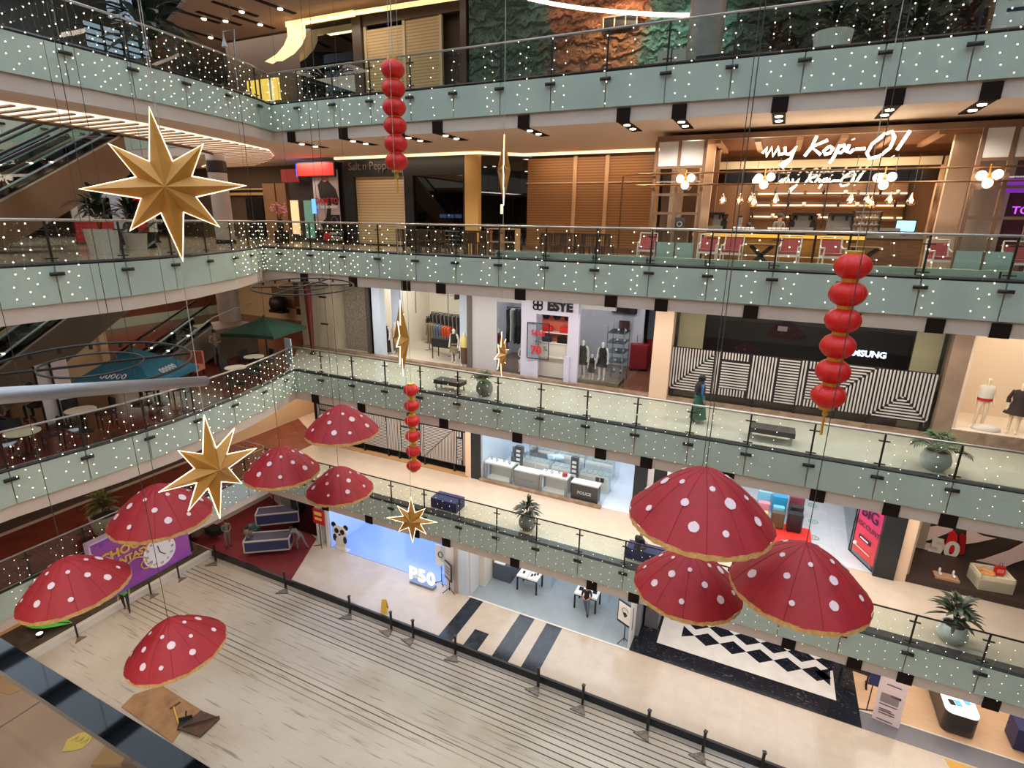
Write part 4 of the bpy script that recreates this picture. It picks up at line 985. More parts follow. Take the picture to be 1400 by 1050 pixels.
t = thing('folded_cloth', 'heap of white cloth on the window plinth behind the palm', 'cloth', (6.9, 21.5, Z2 + .42)); MB().sh().ball((0, 0, .06), .4, 14, 6, (1, .5, .35)).build('cloth', M_cwhite, t)
for i, x in enumerate((7.6, 9.0)):
    t = thing('track_spot', 'small grey ceiling spotlight at the top of the bright window, %s' % ('left one' if i == 0 else 'right one'), 'spotlight', (x, 21.9, C2 - .18)); MB().lathe([(.0, 0), (.1, 0), (.1, .18), (0, .18)], n=12).build('can', mat('spot_grey', (150, 140, 130), .5), t)
# --- benches and plants on the second floor walk
def bench(label, x, y, z, w=1.25, d=.55, m=None, h=.42, legs=True):
    t = thing('bench', label, 'bench', (x, y, z)); m = m or mat('charcoal_pad', (52, 48, 48), .6)
    if legs:
        pad = MB(); pad.box(-w/2, w/2, -d/2, d/2, h - .16, h); pad.build('seat', m, t)
        for a in (-1, 1):
            for b in (-1, 1): MB().bar((a*(w/2 - .08), b*(d/2 - .08), 0), (a*(w/2 - .08), b*(d/2 - .08), h - .16), .05, .05).build('leg', M_steel, t)
        bt = MB()
        for i in range(4):
            for j in range(2): bt.ball((-w*.35 + i*w*.233, -d*.2 + j*d*.4, h), .02, 6, 4)
        bt.build('button', m, t)
    else:
        MB().box(-w/2, w/2, -d/2, d/2, .03, h).build('seat', m, t); MB().box(-w/2 + .04, w/2 - .04, -d/2 + .04, d/2 - .04, 0, .03).build('base', M_black, t)
    return t
bench('charcoal padded bench on the second floor walk before the clothes shop', -11.35, 18.3, F2, 1.25)
bench('charcoal padded bench on the second floor walk right of the walking woman', .65, 18.5, F2, 1.35, .6)
def leafblade(mb, p, d, ln, w, droop):
    d = Vector(d).normalized(); s = d.cross(Vector((0, 0, 1)))
    if s.length < 1e-3: s = Vector((1, 0, 0))
    s.normalize(); pts = []
    for i in range(5):
        u = i / 4; pts.append((Vector(p) + d*ln*u + Vector((0, 0, -droop*ln*u*u)), w * (math.sin(PI*(.12 + .88*u))*.9 + .03 if u < 1 else .02)))
    vs = []
    for q, r in pts: vs += [q - s*r, q + s*r]
    mb.add(vs, [(2*i, 2*i+1, 2*i+3, 2*i+2) for i in range(4)])
def plant(label, loc, potm, pot_r, pot_h, kind='bushy', h=.8, m=None, cat='plant', seed=1):
    t = thing('potted_plant', label, cat, loc); rnd = random.Random(seed); m = m or M_leaf
    if kind != 'tub':
        MB().sh().lathe([(0, 0), (pot_r*.6, 0), (pot_r*.98, pot_h*.35), (pot_r, pot_h*.6), (pot_r*.82, pot_h*.95), (pot_r*.72, pot_h), (pot_r*.66, pot_h*.93)], n=20).build('pot', potm, t)
    else: MB().lathe([(0, 0), (pot_r*.78, 0), (pot_r, pot_h), (pot_r*.92, pot_h), (pot_r*.9, pot_h*.93)], n=20).build('pot', potm, t)
    MB().cyl((0, 0, 0), pot_r*.72, pot_h*.85, pot_h*.9, 14).build('soil', mat('soil', (44, 34, 28), .9), t)
    mb = MB(); st = MB()
    if kind == 'palm':
        for i in range(20):
            a = i*2.4 + rnd.random()*.4; el = .75 + rnd.random()*.75; d = Vector((math.cos(a)*math.cos(el), math.sin(a)*math.cos(el), math.sin(el))); L = h*(.8 + .4*rnd.random()); base = Vector((0, 0, pot_h*.9))
            spine = [base + d*L*u + Vector((0, 0, -.55*L*u*u)) for u in [k/10 for k in range(11)]]; st.tube(spine, .008, 4)
            for k in range(3, 11):
                tn = (spine[k] - spine[k-1]).normalized(); sd = tn.cross(Vector((0, 0, 1))).normalized()
                for sg_ in (-1, 1): leafblade(mb, spine[k], sd*sg_ + tn*.7, L*.3*(1.15 - abs(k/10 - .55)), .028, .35)
    else:
        for i in range(80 if kind != 'tree' else 90):
            a = rnd.random()*2*PI; el = .1 + rnd.random()*1.25; d = (math.cos(a)*math.cos(el), math.sin(a)*math.cos(el), math.sin(el)); r = rnd.random()
            p = Vector((0, 0, pot_h*.9 + h*.15 + h*.45*r)) + Vector(d)*h*.18
            leafblade(mb, p, d, h*(.38 + .2*rnd.random()), h*.06, .5)
        for i in range(6):
            a = i*1.05; st.tube([(0, 0, pot_h*.85), (math.cos(a)*h*.1, math.sin(a)*h*.1, pot_h + h*.4), (math.cos(a)*h*.22, math.sin(a)*h*.22, pot_h + h*.7)], .012, 5)
    o = mb.build('foliage', m, t); st.build('stem', mat('stem_brown', (74, 66, 40), .8), t)
    return t
M_potgrey = nmat('grey_pot', (124, 122, 118), (108, 106, 102), 8, .5); M_potpale = nmat('pale_pot', (196, 200, 196), (182, 188, 184), 6, .5)
plant('potted palm in a round grey pot before the dress shop on the second floor', (-9.75, 18.3, F2), M_potgrey, .34, .55, 'palm', .85, M_leaf, seed=2)
plant('potted palm in a round pale pot before the bright mannequin window', (4.95, 18.25, F2), M_potpale, .38, .58, 'palm', 1.1, M_leaf, seed=5)
for x0, x1, z, pw, col in ((-17.7, -12.4, C2, 95, (1, .95, .86)), (-11.8, -5.4, C2, 90, (.94, .95, 1)), (-5.0, -3.9, C2, 40, (.9, .95, 1)), (6.2, 12, C2, 62, (1, .84, .64))):
    light('shop_light', 'AREA', ((x0+x1)/2, 23.6 if x0 < 6 else 22.2, z - .05), pw, col, (x1 - x0 - .4, 2.2 if x0 < 6 else .8))
light('shop_light', 'AREA', (1, 23.6, C2 - .05), 12, (1, .9, .8), (6, 1))
# ================================================================== first floor shops
Z1 = F1; C1 = F2 - SLAB
room(-22.4, -12.35, YF + .1, 26, Z1, C1, M_dk, nmat('dark_green_floor', (62, 62, 56), (50, 52, 48), 1, .3))
bw1 = [(-22.0, -20.4, 'B'), (-20.4, -18.8, 'U'), (-18.8, -17.2, 'L'), (-17.2, -16.5, 'V'), (-16.5, -14.9, 'B'), (-14.9, -13.15, 'R'), (-13.15, -12.4, 'B')]
for i, (a, b, k) in enumerate(bw1):
    o = maze_panel(a, b, Z1 + .5, Z1 + 2.3, k, YF - .1, .085).build('striped_panel', [M_bk, M_wh]); tag(o, '%s black and white striped panel from the left before the dark first floor shop' % ORD[i], 'hoarding panel', 'striped panels on the first floor')
t = thing('panel_feet', 'low dark frame under the black and white panels on the first floor', 'frame', (0, YF - .05, Z1))
for x in (-21.9, -20.4, -18.8, -17.2, -16.5, -14.9, -13.15): MB().box(x - .04, x + .04, 0, .1, 0, .5).build('leg', M_dark, t)
struct('trim_4', MB().box(-22.4, -12.3, YF - .25, YF + .1, Z1, Z1 + .06), mat('ochre_sill', (170, 132, 90), .5))
struct('trim_6', MB().box(-12.4, -12.1, YF - .2, YF + .4, Z1, C1), mat('beige_pillar', (208, 180, 156)))
M_bkp = mat('black_pillar', (30, 34, 38), .35)
struct('trim_6', MB().box(-12.1, -11.6, YF - .2, YF + .3, Z1, C1), M_bkp)
# --- watch shop
M_wsf = nmat('watch_shop_floor', (206, 214, 226), (198, 206, 218), 1, .12)
room(-11.6, -4.1, YF - .1, 26.5, Z1, C1, mat('watch_shop_wall', (206, 216, 228), .5), M_wsf)
struct('trim_4', MB().box(-11.6, -5.5, YF - .3, YF - .1, Z1, Z1 + .12), M_marb)
def display_table(label, x, y, w, d, h, n, red=False):
    t = thing('display_table', label, 'display table', (x, y, Z1 + .02)); gm = mat('table_grey', (150, 152, 156), .4)
    MB().box(-w/2, w/2, -d/2, d/2, h - .08, h).build('top', M_white, t)
    for a in (-1, 1):
        for b in (-1, 1): MB().box(a*(w/2 - .06) - .05, a*(w/2 - .06) + .05, b*(d/2 - .05) - .04, b*(d/2 - .05) + .04, 0, h - .08).build('leg', gm, t)
    MB().box(-w/2 + .1, w/2 - .1, -d/2 + .05, d/2, .04, .1).build('base_board', M_white, t); MB().box(-w/2 + .14, w/2 - .14, d/2 - .06, d/2 - .02, .1, h - .2).build('back_board', M_white, t)
    for i in range(n):
        q = thing('watch_stand', '%s small watch stand from the left on the %s' % (ORD[i], label), 'watch display', (x - w*.35 + w*.7*i/max(n-1, 1), y + .05*(-1)**i, Z1 + .02 + h), 0, 'watch stands on the display tables')
        if red and i == n - 1: MB().box(-.1, .1, -.08, .08, 0, .16).build('box', M_red, q); q['label'] = 'small red box on the second watch table'
        else: MB().sh().tube([(0, 0, .0), (0, 0, .05)], .03, 8).build('stand', M_offwhite, q); MB().sh().tube([(.05*math.cos(k*PI/5), 0, .1 + .05*math.sin(k*PI/5)) for k in range(10)], .014, 5, True).build('strap', M_black, q)
    return t
display_table('white watch table by the black pillar', -10.7, 21.75, 1.45, .6, .95, 4)
display_table('white watch table between the two counters', -7.85, 21.75, 1.35, .6, .95, 4, True)
def counter(label, x0, x1, y0, y1, h, m, s=None, tm=None, top=M_white):
    t = thing('display_counter', label, 'counter', ((x0+x1)/2, (y0+y1)/2, Z1 + .02)); w, d = x1-x0, y1-y0
    MB().box(-w/2, w/2, -d/2, d/2, 0, h - .06).build('body', m, t); MB().box(-w/2 - .02, w/2 + .02, -d/2 - .02, d/2 + .02, h - .06, h).build('top', top, t)
    if s: text('lettering', s, .2, (0, -d/2 - .012, h*.45), FRONT, tm, t, .004, bold=.006)
    return t
c1 = counter('grey counter with faint script in the watch shop', -9.85, -8.6, 21.55, 22.0, .85, mat('counter_grey', (150, 148, 150), .5))
sc_ = MB(); sc_.tube([(-.4 + .045*i, -.235, .4 + .05*math.sin(i*1.9)) for i in range(18)], .009, 4); sc_.build('script_mark', mat('script_grey', (110, 106, 108), .6), c1)
counter('black counter with silver lettering in the watch shop', -7.0, -5.75, 21.55, 22.0, .85, mat('counter_black', (40, 42, 46), .4), 'POLICE', mat('letter_silver', (200, 204, 210), .4))
for i, (x, nm) in enumerate(((-9.95, 'by the first watch table'), (-7.1, 'by the black counter'))):
    t = thing('display_tower', 'dark display tower %s' % nm, 'display', (x, 22.25, Z1 + .02)); MB().box(-.17, .17, -.1, .1, 0, 1.75).build('body', mat('tower_dark', (64, 68, 74), .4), t)
    for k in range(4): MB().box(-.1, .1, -.12, -.1, .8 + k*.22, .92 + k*.22).build('badge', M_white, t)
M_case = glass('case_glass', (230, 238, 240), .12)
for i, (x, y, nm) in enumerate(((-9.3, 23.1, 'left of the front row'), (-7.75, 23.05, 'middle of the front row'), (-6.3, 23.0, 'right of the front row'), (-9.6, 24.6, 'left of the back row'), (-8.0, 24.6, 'middle of the back row'), (-6.5, 24.5, 'right of the back row'))):
    t = thing('glass_counter', 'white glass topped watch counter, %s' % nm, 'counter', (x, y, Z1 + .02), 0, 'glass counters in the watch shop')
    MB().box(-.7, .7, -.28, .28, 0, .8).build('base', M_white, t); gc = MB().box(-.7, .7, -.28, .28, .8, 1.05).build('glass_case', M_case, t)
    tr = MB()
    for k in range(5): tr.box(-.6 + k*.26, -.42 + k*.26, -.2, .2, .8, .83)
    for k in range(5): MB().box(-.6 + k*.26, -.42 + k*.26, -.2, .2, .8, .84).build('tray', M_offwhite, gc)
    dr = MB(); dr.box(-.66, -.02, -.29, -.28, .1, .7); dr.build('panel', M_offwhite, t); MB().box(.02, .66, -.29, -.28, .1, .7).build('panel', M_offwhite, t)
t = thing('notice_pair', 'two small black plaques on the right front glass counter', 'sign', (-6.0, 22.7, Z1 + .55)); MB().box(-.2, -.02, -.02, 0, 0, .22).build('plaque', M_black, t); MB().box(.02, .2, -.02, 0, 0, .22).build('plaque', M_black, t)
for i in range(2):
    t = thing('armchair', 'dark armchair %s in the watch shop' % ('on the left' if i == 0 else 'beside the blue table'), 'chair', (-10.6 + i*.95, 23.6 + i*.4, Z1 + .02), .4 + i)
    MB().box(-.3, .3, -.3, .3, .2, .45).build('seat', M_cgrey, t); MB().box(-.3, .3, .2, .32, .45, .95).build('backrest', M_cgrey, t)
    for s in (-1, 1): MB().box(s*.3 - .05, s*.3 + .05, -.3, .3, .2, .65).build('armrest', M_cgrey, t)
    for a in (-1, 1):
        for b in (-1, 1): MB().bar((a*.25, b*.25, 0), (a*.25, b*.25, .2), .05, .05).build('leg', M_black, t)
t = thing('blue_table', 'pale blue square table behind the grey counter', 'table', (-8.7, 24.0, Z1 + .02), .5); MB().box(-.4, .4, -.3, .3, .7, .75).build('top', M_bluep, t); MB().lathe([(.25, 0), (.05, .05), (.05, .7)], n=10).build('pedestal', M_steel, t)
st_ = struct('window_6', MB().face([(-5.5, YF - .1, Z1 + .1), (-5.5, 24.5, Z1 + .1), (-5.5, 24.5, C1), (-5.5, YF - .1, C1)]).face([(-11.6, YF - .12, Z1 + .12), (-5.5, YF - .12, Z1 + .12), (-5.5, YF - .12, C1), (-11.6, YF - .12, C1)]), M_shop)
struct('trim_6', MB().box(-4.15, -3.6, YF - .25, YF + .3, Z1, C1), M_bkp)
struct('trim_6', MB().box(-3.6, -3.35, YF - .2, YF + .2, Z1, C1), mat('steel_pillar', (170, 170, 176), .4))
struct('trim_6', MB().box(-3.35, -2.8, YF - .15, YF + .2, Z1, C1), M_bkp)
# --- luggage shop
M_lf = tile_mat('luggage_floor', (202, 208, 216), (196, 202, 210), (184, 190, 198), (.9, .9), .12)
room(-2.8, 5.35, YF - .3, 27, Z1, C1, mat('luggage_wall', (200, 206, 214), .5), M_lf, (True, False))
tag(MB().box(.2, 2.85, 21.75, 23.5, 0, .03).build('red_rug', mat('rug_red', (212, 42, 34), .7), None, (0, 0, Z1 + .02)), 'bright red rug under the rows of suitcases', 'rug')
LG = 'suitcases on the red rug'
for lab, px, py, c, s in (('large pale blue suitcase at the left back of the red rug', 1043, 694, (130, 196, 222), 1.15), ('pink suitcase in front of the pale blue one on the red rug', 1042, 706, (208, 140, 160), .95), ('yellow suitcase in front of the pink one on the red rug', 1041, 716, (222, 196, 120), .8),
    ('large sky blue suitcase in the middle row of the red rug', 1063, 702, (50, 150, 196), 1.2), ('light blue small suitcase in front of the sky blue one', 1062, 711, (110, 186, 216), .9), ('olive brown suitcase at the front of the red rug', 1061, 721, (84, 76, 58), 1.0),
    ('maroon suitcase at the right back of the red rug', 1086, 703, (130, 62, 76), 1.2), ('black suitcase behind the front one on the red rug', 1086, 714, (40, 40, 46), 1.05), ('black suitcase at the right front of the red rug', 1084, 726, (28, 28, 32), 1.15)):
    suitcase(lab, gz(px, py, F1 + .05), .1, mat('shell_%d_%d' % (px, py), c, .3), s, None, False)
t = thing('vacuum_trolley', 'black machine at the left of the suitcases, partly behind the largest toadstool', 'trolley', (-.1, 22.6, Z1 + .02)); MB().box(-.3, .3, -.3, .3, .1, 1.0).build('body', M_black, t); MB().sh().ball((0, 0, 1.0), .3, 12, 6, (1, 1, .6)).build('lid', M_black, t)
for i, (px, py) in enumerate(((1111, 691), (1112, 713), (1113, 735))):
    p = gz(px, py, F1 + .025); t = thing('floor_sticker', '%s round green floor sticker %s' % (('furthest', 'middle', 'nearest')[i], 'in the luggage shop doorway'), 'floor sticker', p)
    mt = mat('sticker_green' if i < 2 else 'sticker_grey', (110, 170, 140) if i < 2 else (130, 140, 140), .5)
    MB().lathe([(.2, 0), (.2, .004), (.14, .004), (.14, 0)], n=24).build('ring', mt, t); MB().box(-.07, -.02, -.08, .08, 0, .004).build('footprint', mt, t); MB().box(.02, .07, -.08, .08, 0, .004).build('footprint', mt, t)
ga, gb = gz(1160, 752, Z1), gz(1193, 784, Z1); 
pa, pb = ga.lerp(gb, .08), ga.lerp(gb, .97)
dn = Vector((gb.y - ga.y, -(gb.x - ga.x), 0)).normalized(); 
if dn.x > 0: dn = -dn
hh = 2.55
t = thing('discount_poster', 'tall pink and orange discount poster standing on the glass wall of the luggage shop', 'poster', pa)
L_ = (pb - pa); MB().slabface([Vector((0, 0, .25)), L_ + Vector((0, 0, .25)), L_ + Vector((0, 0, hh)), Vector((0, 0, hh))], .03)
m_ = mat('poster_pink', (206, 60, 110), .5); nt = m_.node_tree; N = nt.nodes; tcn = N.new('ShaderNodeTexCoord'); spn = N.new('ShaderNodeSeparateXYZ'); crn = N.new('ShaderNodeValToRGB')
nt.links.new(tcn.outputs['Generated'], spn.inputs[0]); nt.links.new(spn.outputs['Z'], crn.inputs['Fac']); crn.color_ramp.elements[0].color = lin((222, 76, 60)); crn.color_ramp.elements[1].color = lin((200, 58, 128)); nt.links.new(crn.outputs['Color'], N['Principled BSDF'].inputs['Base Color'])
MB().slabface([Vector((0, 0, .2)), L_ + Vector((0, 0, .2)), L_ + Vector((0, 0, hh)), Vector((0, 0, hh))], .03).build('board', m_, t)
az = math.atan2(L_.y, L_.x); off = dn * .04; off2 = Vector((0, 0, 0)) + dn*.04
for s_, sz, u, z in (('BIG', .62, .5, 1.98), ('DISCOUNT', .27, .5, 1.45)):
    text('lettering', s_, sz, L_*u + off + Vector((0, 0, z)), (PI/2, 0, az), mat('poster_ink', (44, 22, 60), .5), t, .003, bold=.008 if sz > .4 else 0)
MB().bar(L_*.25 + off + Vector((0, 0, .95)), L_*.75 + off + Vector((0, 0, .95)), .02, .14).build('ribbon', mat('poster_ink', (44, 22, 60)), t); rbn = [c for c in t.children if c.name.startswith('ribbon')][0]
MB().bar(L_*.33 + off*1.6 + Vector((0, 0, .95)), L_*.67 + off*1.6 + Vector((0, 0, .95)), .02, .04).build('ribbon_text', M_white, rbn)
MB().bar(L_*.2 + off + Vector((0, 0, .5)), L_*.8 + off + Vector((0, 0, .5)), .02, .03).build('small_print', M_offwhite, t)
MB().sh().ball(L_*.15 + off + Vector((0, 0, .55)), .08, 10, 6, (1, 1, 1)).build('round_seal', M_white, t)
struct('window_7', MB().face([ga, gb, gb + Vector((0, 0, 4)), ga + Vector((0, 0, 4))]).face([ga, ga + Vector((0, 0, 4)), Vector((ga.x + .2, 27, Z1 + 4)), Vector((ga.x + .2, 27, Z1))]), M_shop)
ml = MB()
for u in (0, .08): ml.bar(ga.lerp(gb, u) + Vector((0, 0, 0)), ga.lerp(gb, u) + Vector((0, 0, 3.9)), .04, .05)
ml.bar(ga, gb, .05, .08); struct('trim_7', ml, M_black)
rack('rail of dark garments behind the discount poster', (4.75, 24.2, Z1), 1.5, 1.8, 9, [(M_cnavy, 'navy', 1.0), (M_cwhite, 'white short', .95), (M_cblack, 'black', 1.0)], 1.6, gl='rail behind the discount poster')
struct('trim_6', MB().box(4.75, 5.4, YF - .45, YF + .3, Z1, C1), M_bkp)
struct('trim_6', MB().box(5.4, 5.75, YF - .35, YF + .2, Z1, C1), mat('beige_pillar', (208, 180, 156)))
# --- dark window with a big poster
M_pb = mat('poster_brown', (58, 44, 40), .5)
room(5.75, 16, YF - .2, 23.6, Z1, C1, M_pb, None, (False, False))
struct('wall_left', MB().box(5.75, 5.85, YF - .2, 23.6, Z1, C1), mat('taupe_wall', (146, 132, 116), .7)); struct('trim_7', MB().box(5.95, 6.7, 23.4, 23.6, Z1 + .3, C1), mat('taupe_wall', (146, 132, 116)))
struct('floor', MB().box(5.75, 16, YF - .3, 23.6, Z1, Z1 + .25), mat('plinth_brown', (54, 40, 34), .5))
t = thing('mural_poster', 'large dark brown poster with pale sweeping bands in the window at the right', 'poster', (0, 23.5, 0))
def yz(px, py): p = gy(px, py, 23.5); return (p.x, 0, p.z)
M_pp = mat('poster_blush', (206, 182, 176), .6)
sw1 = [yz(*q) for q in ((1253, 742), (1265, 722), (1300, 717), (1330, 728), (1312, 730), (1283, 738), (1262, 750))]
sw2 = [yz(*q) for q in ((1252, 755), (1262, 746), (1300, 738), (1345, 735), (1365, 728), (1330, 716), (1400, 725), (1400, 735), (1378, 745), (1340, 765), (1305, 780), (1306, 772), (1345, 753), (1300, 750), (1270, 760), (1258, 771), (1252, 766))]
MB().slabface([yz(*q) for q in ((1251, 757), (1262, 745), (1290, 738), (1293, 750), (1270, 760), (1258, 771), (1253, 766))], .01).build('pale_band', M_pp, t)
MB().slabface([yz(*q) for q in ((1256, 735), (1272, 720), (1312, 714), (1300, 727), (1275, 737), (1258, 741))], .01).build('pale_band', M_pp, t)
MB().slabface([yz(*q) for q in ((1304, 778), (1312, 770), (1345, 764), (1380, 752), (1410, 736), (1410, 762), (1385, 770), (1368, 778), (1340, 784), (1310, 784))], .01).build('pale_band', M_pp, t)
MB().slabface([yz(*q) for q in ((1322, 722), (1345, 733), (1362, 736), (1335, 742), (1320, 744))], .01).build('pale_band', M_pp, t)
text('numeral', '50', .95, (yz(1292, 750)[0] - .05, -.05, yz(1292, 750)[2]), FRONT, mat('numeral_pale', (206, 200, 190), .5), t, .02, bold=.03)
text('lettering', 'AL', .34, (yz(1262, 738)[0], -.05, yz(1262, 738)[2]), FRONT, mat('numeral_pale', (206, 200, 190)), t, .01)
MB().slabface([yz(*q) for q in ((1292, 742), (1297, 727), (1304, 725), (1309, 731), (1307, 752), (1303, 757), (1295, 752))], .06).build('red_panel', M_red, t)
MB().slabface([yz(*q) for q in ((1311, 731), (1316, 729), (1321, 733), (1318, 756), (1312, 758))], .06).build('red_panel', mat('deep_red', (140, 20, 24), .4), t)
pc = gz(1352, 800, Z1 + .25); t = thing('display_box', 'open cream display box with small goods in the poster window', 'box', pc, .15); w, d, h = .5, .4, .55
MB().box(-w, w, -d, -d + .04, 0, h).box(-w, w, d - .04, d, 0, h).box(-w, -w + .04, -d, d, 0, h).box(w - .04, w, -d, d, 0, h).box(-w, w, -d, d, 0, h - .16).build('box', mat('box_cream', (214, 208, 184), .6), t)
q = thing('woven_basket', 'round tan basket inside the cream display box', 'basket', pc + Vector((-.18, 0, .4))); MB().sh().lathe([(.0, 0), (.2, .02), (.26, .1), (.22, .1), (.16, .04)], n=18).build('basket', mat('basket_tan', (206, 150, 90), .7), q)
q = thing('gift_bag', 'small red bag standing in the cream display box', 'bag', pc + Vector((.2, .12, .4)), .2); MB().box(-.14, .14, -.06, .06, 0, .34).build('body', M_red, q); MB().box(-.1, .1, -.065, -.06, .12, .26).build('pale_label', mat('deep_pink', (230, 120, 110), .5), q); MB().tube([(-.05, 0, .34), (-.03, 0, .48), (.03, 0, .48), (.05, 0, .34)], .008, 5).build('handle', M_black, q)
ps = gz(1293, 790, Z1 + .25); t = thing('shoe_stand', 'small tan stand on the floor of the poster window', 'stand', ps); MB().box(-.35, .35, -.2, .2, 0, .08).build('board', mat('stand_tan', (170, 130, 100), .6), t)
for i, x in enumerate((-.2, .2)):
    q = thing('white_shoe', 'white heeled shoe on the tan stand, %s one' % ('left' if i == 0 else 'right'), 'shoe', ps + Vector((x, 0, .08)), .2); MB().sh().ball((0, -.03, .06), .09, 10, 6, (.55, 1.1, .6)).ball((0, .05, .15), .06, 8, 6, (.6, .8, 1.8)).build('upper', M_cwhite, q)
# --- first floor walk
M_navy = mat('navy_vinyl', (34, 40, 88), .5)
bench('navy block bench on the first floor walk above the smallest star', -11.6, 18.35, F1, 1.3, .72, M_navy, .48, False)
bench('navy block bench on the first floor walk under the seated person', -2.75, 18.4, F1, 1.7, .62, M_navy, .46, False)
plant('bushy plant in a round grey pot on the first floor before the watch shop', (-7.75, 18.3, F1), M_potgrey, .36, .6, 'bushy', .95, M_leafd, seed=9)
plant('bushy plant in a pale round pot on the first floor at the right', (6.45, 18.35, F1), M_potpale, .4, .6, 'bushy', 1.15, M_leafd, seed=12)
light('shop_light', 'AREA', (-8, 23.4, C1 - .05), 170, (.86, .94, 1), (6.5, 3)); light('shop_light', 'AREA', (1.5, 23.4, C1 - .05), 150, (.9, .96, 1), (6, 3)); light('shop_light', 'AREA', (8.5, 22.4, C1 - .05), 30, (1, .85, .7), (4, 1)); light('shop_light', 'AREA', (-17, 23.4, C1 - .05), 14, (1, .9, .75), (8, 2))
# ================================================================== ground floor shops (front at Y = 19.65)
YG = 19.65; CG0 = F1 - SLAB
# --- left: dark glass doors, red sign, cutout figure
struct('wall_back', MB().box(-24.5, -20.9, 20.4, 20.5, G0, CG0), mat('smoked_panel', (72, 68, 66), .25))
struct('trim_6', MB().box(-21.3, -20.95, 19.9, 20.4, G0, CG0).box(-20.5, -20.3, 19.8, 20.3, G0, CG0).box(-20.9, -20.5, 20.2, 20.4, G0, CG0), mat('door_white', (206, 206, 208), .5))
struct('door_3', MB().box(-23.6, -21.4, 20.3, 20.38, G0 + .05, G0 + 3), glass('smoked_glass', (120, 116, 112), .12))
t = thing('red_sign', 'red sign board with yellow lettering on a post by the blue shop', 'sign', (-20.9, 19.75, G0)); MB().tube([(0, 0, 0), (0, 0, 1.4)], .03, 6).build('post', M_black, t); MB().box(-.38, .38, -.03, .03, 1.35, 2.25).build('board', M_red, t); MB().box(-.26, .26, -.045, -.03, 1.9, 2.1).build('yellow_patch', mat('sign_yellow', (226, 196, 110), .5), t); MB().box(-.24, .24, -.045, -.03, 1.6, 1.75).build('yellow_patch', mat('sign_yellow', (226, 196, 110)), t)
for a in (-.3, .3): MB().bar((0, 0, .02), (a, -.25, .02), .03, .03).build('foot', M_black, t)
t = thing('bear_cutout', 'black and white cutout figure of a bear holding a box beside the blue shop', 'standee', (-19.55, 19.85, G0), 0)
def disc(mb, x, z, r, rz, y): return mb.slabface([(x + r*math.cos(2*PI*i/20), y, z + rz*math.sin(2*PI*i/20)) for i in range(20)], .03)
disc(disc(MB(), 0, 1.15, .5, .42, 0), 0, .55, .4, .55, .01).box(-.35, .35, -.01, .02, 0, .3).build('white_shape', M_white, t)
bm = MB(); disc(bm, -.42, 1.5, .16, .16, .02); disc(bm, .42, 1.5, .16, .16, .02); disc(bm, -.2, 1.2, .14, .16, -.03); disc(bm, .2, 1.2, .14, .16, -.03); disc(bm, 0, 1.0, .08, .06, -.03); disc(bm, -.36, .75, .12, .22, -.03); disc(bm, .36, .75, .12, .22, -.03); bm.build('black_patches', M_black, t)
MB().box(-.25, .25, -.06, -.03, .3, .72).build('held_box', M_offwhite, t); MB().box(-.45, .45, 0, .3, 0, .03).build('base', M_offwhite, t)
# --- blue lit shop
M_bw = mat('blue_shop_wall', (190, 214, 244), .5); M_bf = nmat('blue_shop_floor', (150, 176, 226), (142, 168, 220), .5, .1)
room(-20.3, -12.6, YG + .2, 27.5, G0, CG0, M_bw, M_bf)
struct('trim_4', MB().box(-20.3, -18.4, 24.0, 24.1, G0, CG0), glow('blue_wall_glow', (206, 220, 255), .7))  # brightness of this wall put in as emission, no lamp here
for x in (-17.6, -15.4, -14.0):  # three slim blue vertical bars on thin square plates
    t = thing('blue_bar', 'slim blue vertical bar inside the blue shop, %s' % {-17.6: 'left', -15.4: 'middle', -14.0: 'right'}[x], 'post', (x, 23.8, G0 + .02)); MB().box(-.07, .07, -.07, .07, .03, 2.2).build('shaft', mat('bar_blue', (76, 112, 176), .4), t); MB().box(-.16, .16, -.16, .16, 0, .03).build('foot', mat('bar_blue', (76, 112, 176)), t)
t = thing('lit_letters', 'glowing white letter and number sign standing at the front of the blue shop', 'sign', (-13.8, 19.35, G0)); MB().box(-.7, .7, -.16, .16, 0, .14).build('plinth', mat('plinth_steel_blue', (120, 134, 160), .5), t)
text('glowing_letters', 'P50', .98, (0, -.06, .54), FRONT, glow('lit_letters', (240, 246, 255), 1.3), t, .03, bold=.018, space=1.08)
struct('window_8', MB().face([(-13.0, YG + .15, G0), (-12.6, YG + .15, G0), (-12.6, YG + .15, CG0), (-13.0, YG + .15, CG0)]), M_shop)
t = thing('banner_stand', 'narrow white banner with a dark ring at the right of the blue shop', 'banner', (-13.12, 20.0, G0)); MB().box(-.3, .3, -.02, .02, .95, 2.1).build('banner', M_offwhite, t); MB().tube([(0, .03, 0), (0, .03, 1.0)], .02, 6).build('pole', M_black, t)
for a in (-.3, .3): MB().bar((0, .03, .02), (a, -.3, .02), .03, .03).build('foot', M_black, t)
MB().tube([(.13*math.cos(k*PI/6), -.03, 1.6 + .16*math.sin(k*PI/6)) for k in range(12)], .03, 5, True).build('ring_mark', M_cgrey, t)
def easel(label, loc, rot, w, h, z0, board, mark):
    t = thing('easel_sign', label, 'sign', loc, rot)
    MB().box(-w/2, w/2, -.03, .03, z0, z0 + h).build('frame', M_black, t); MB().box(-w/2 + .05, w/2 - .05, -.04, -.03, z0 + .12, z0 + h - .05).build('board', board, t)
    MB().tube([(0, .05, .1), (0, .05, z0 + .2)], .025, 6).build('pole', M_black, t)
    for a in (0.3, 2.2, 4.4): MB().tube([(0, .05, .25), (.35*math.cos(a), .05 + .35*math.sin(a), .01)], .018, 6).build('leg', M_black, t)
    mark(t, z0 + h*.55); return t
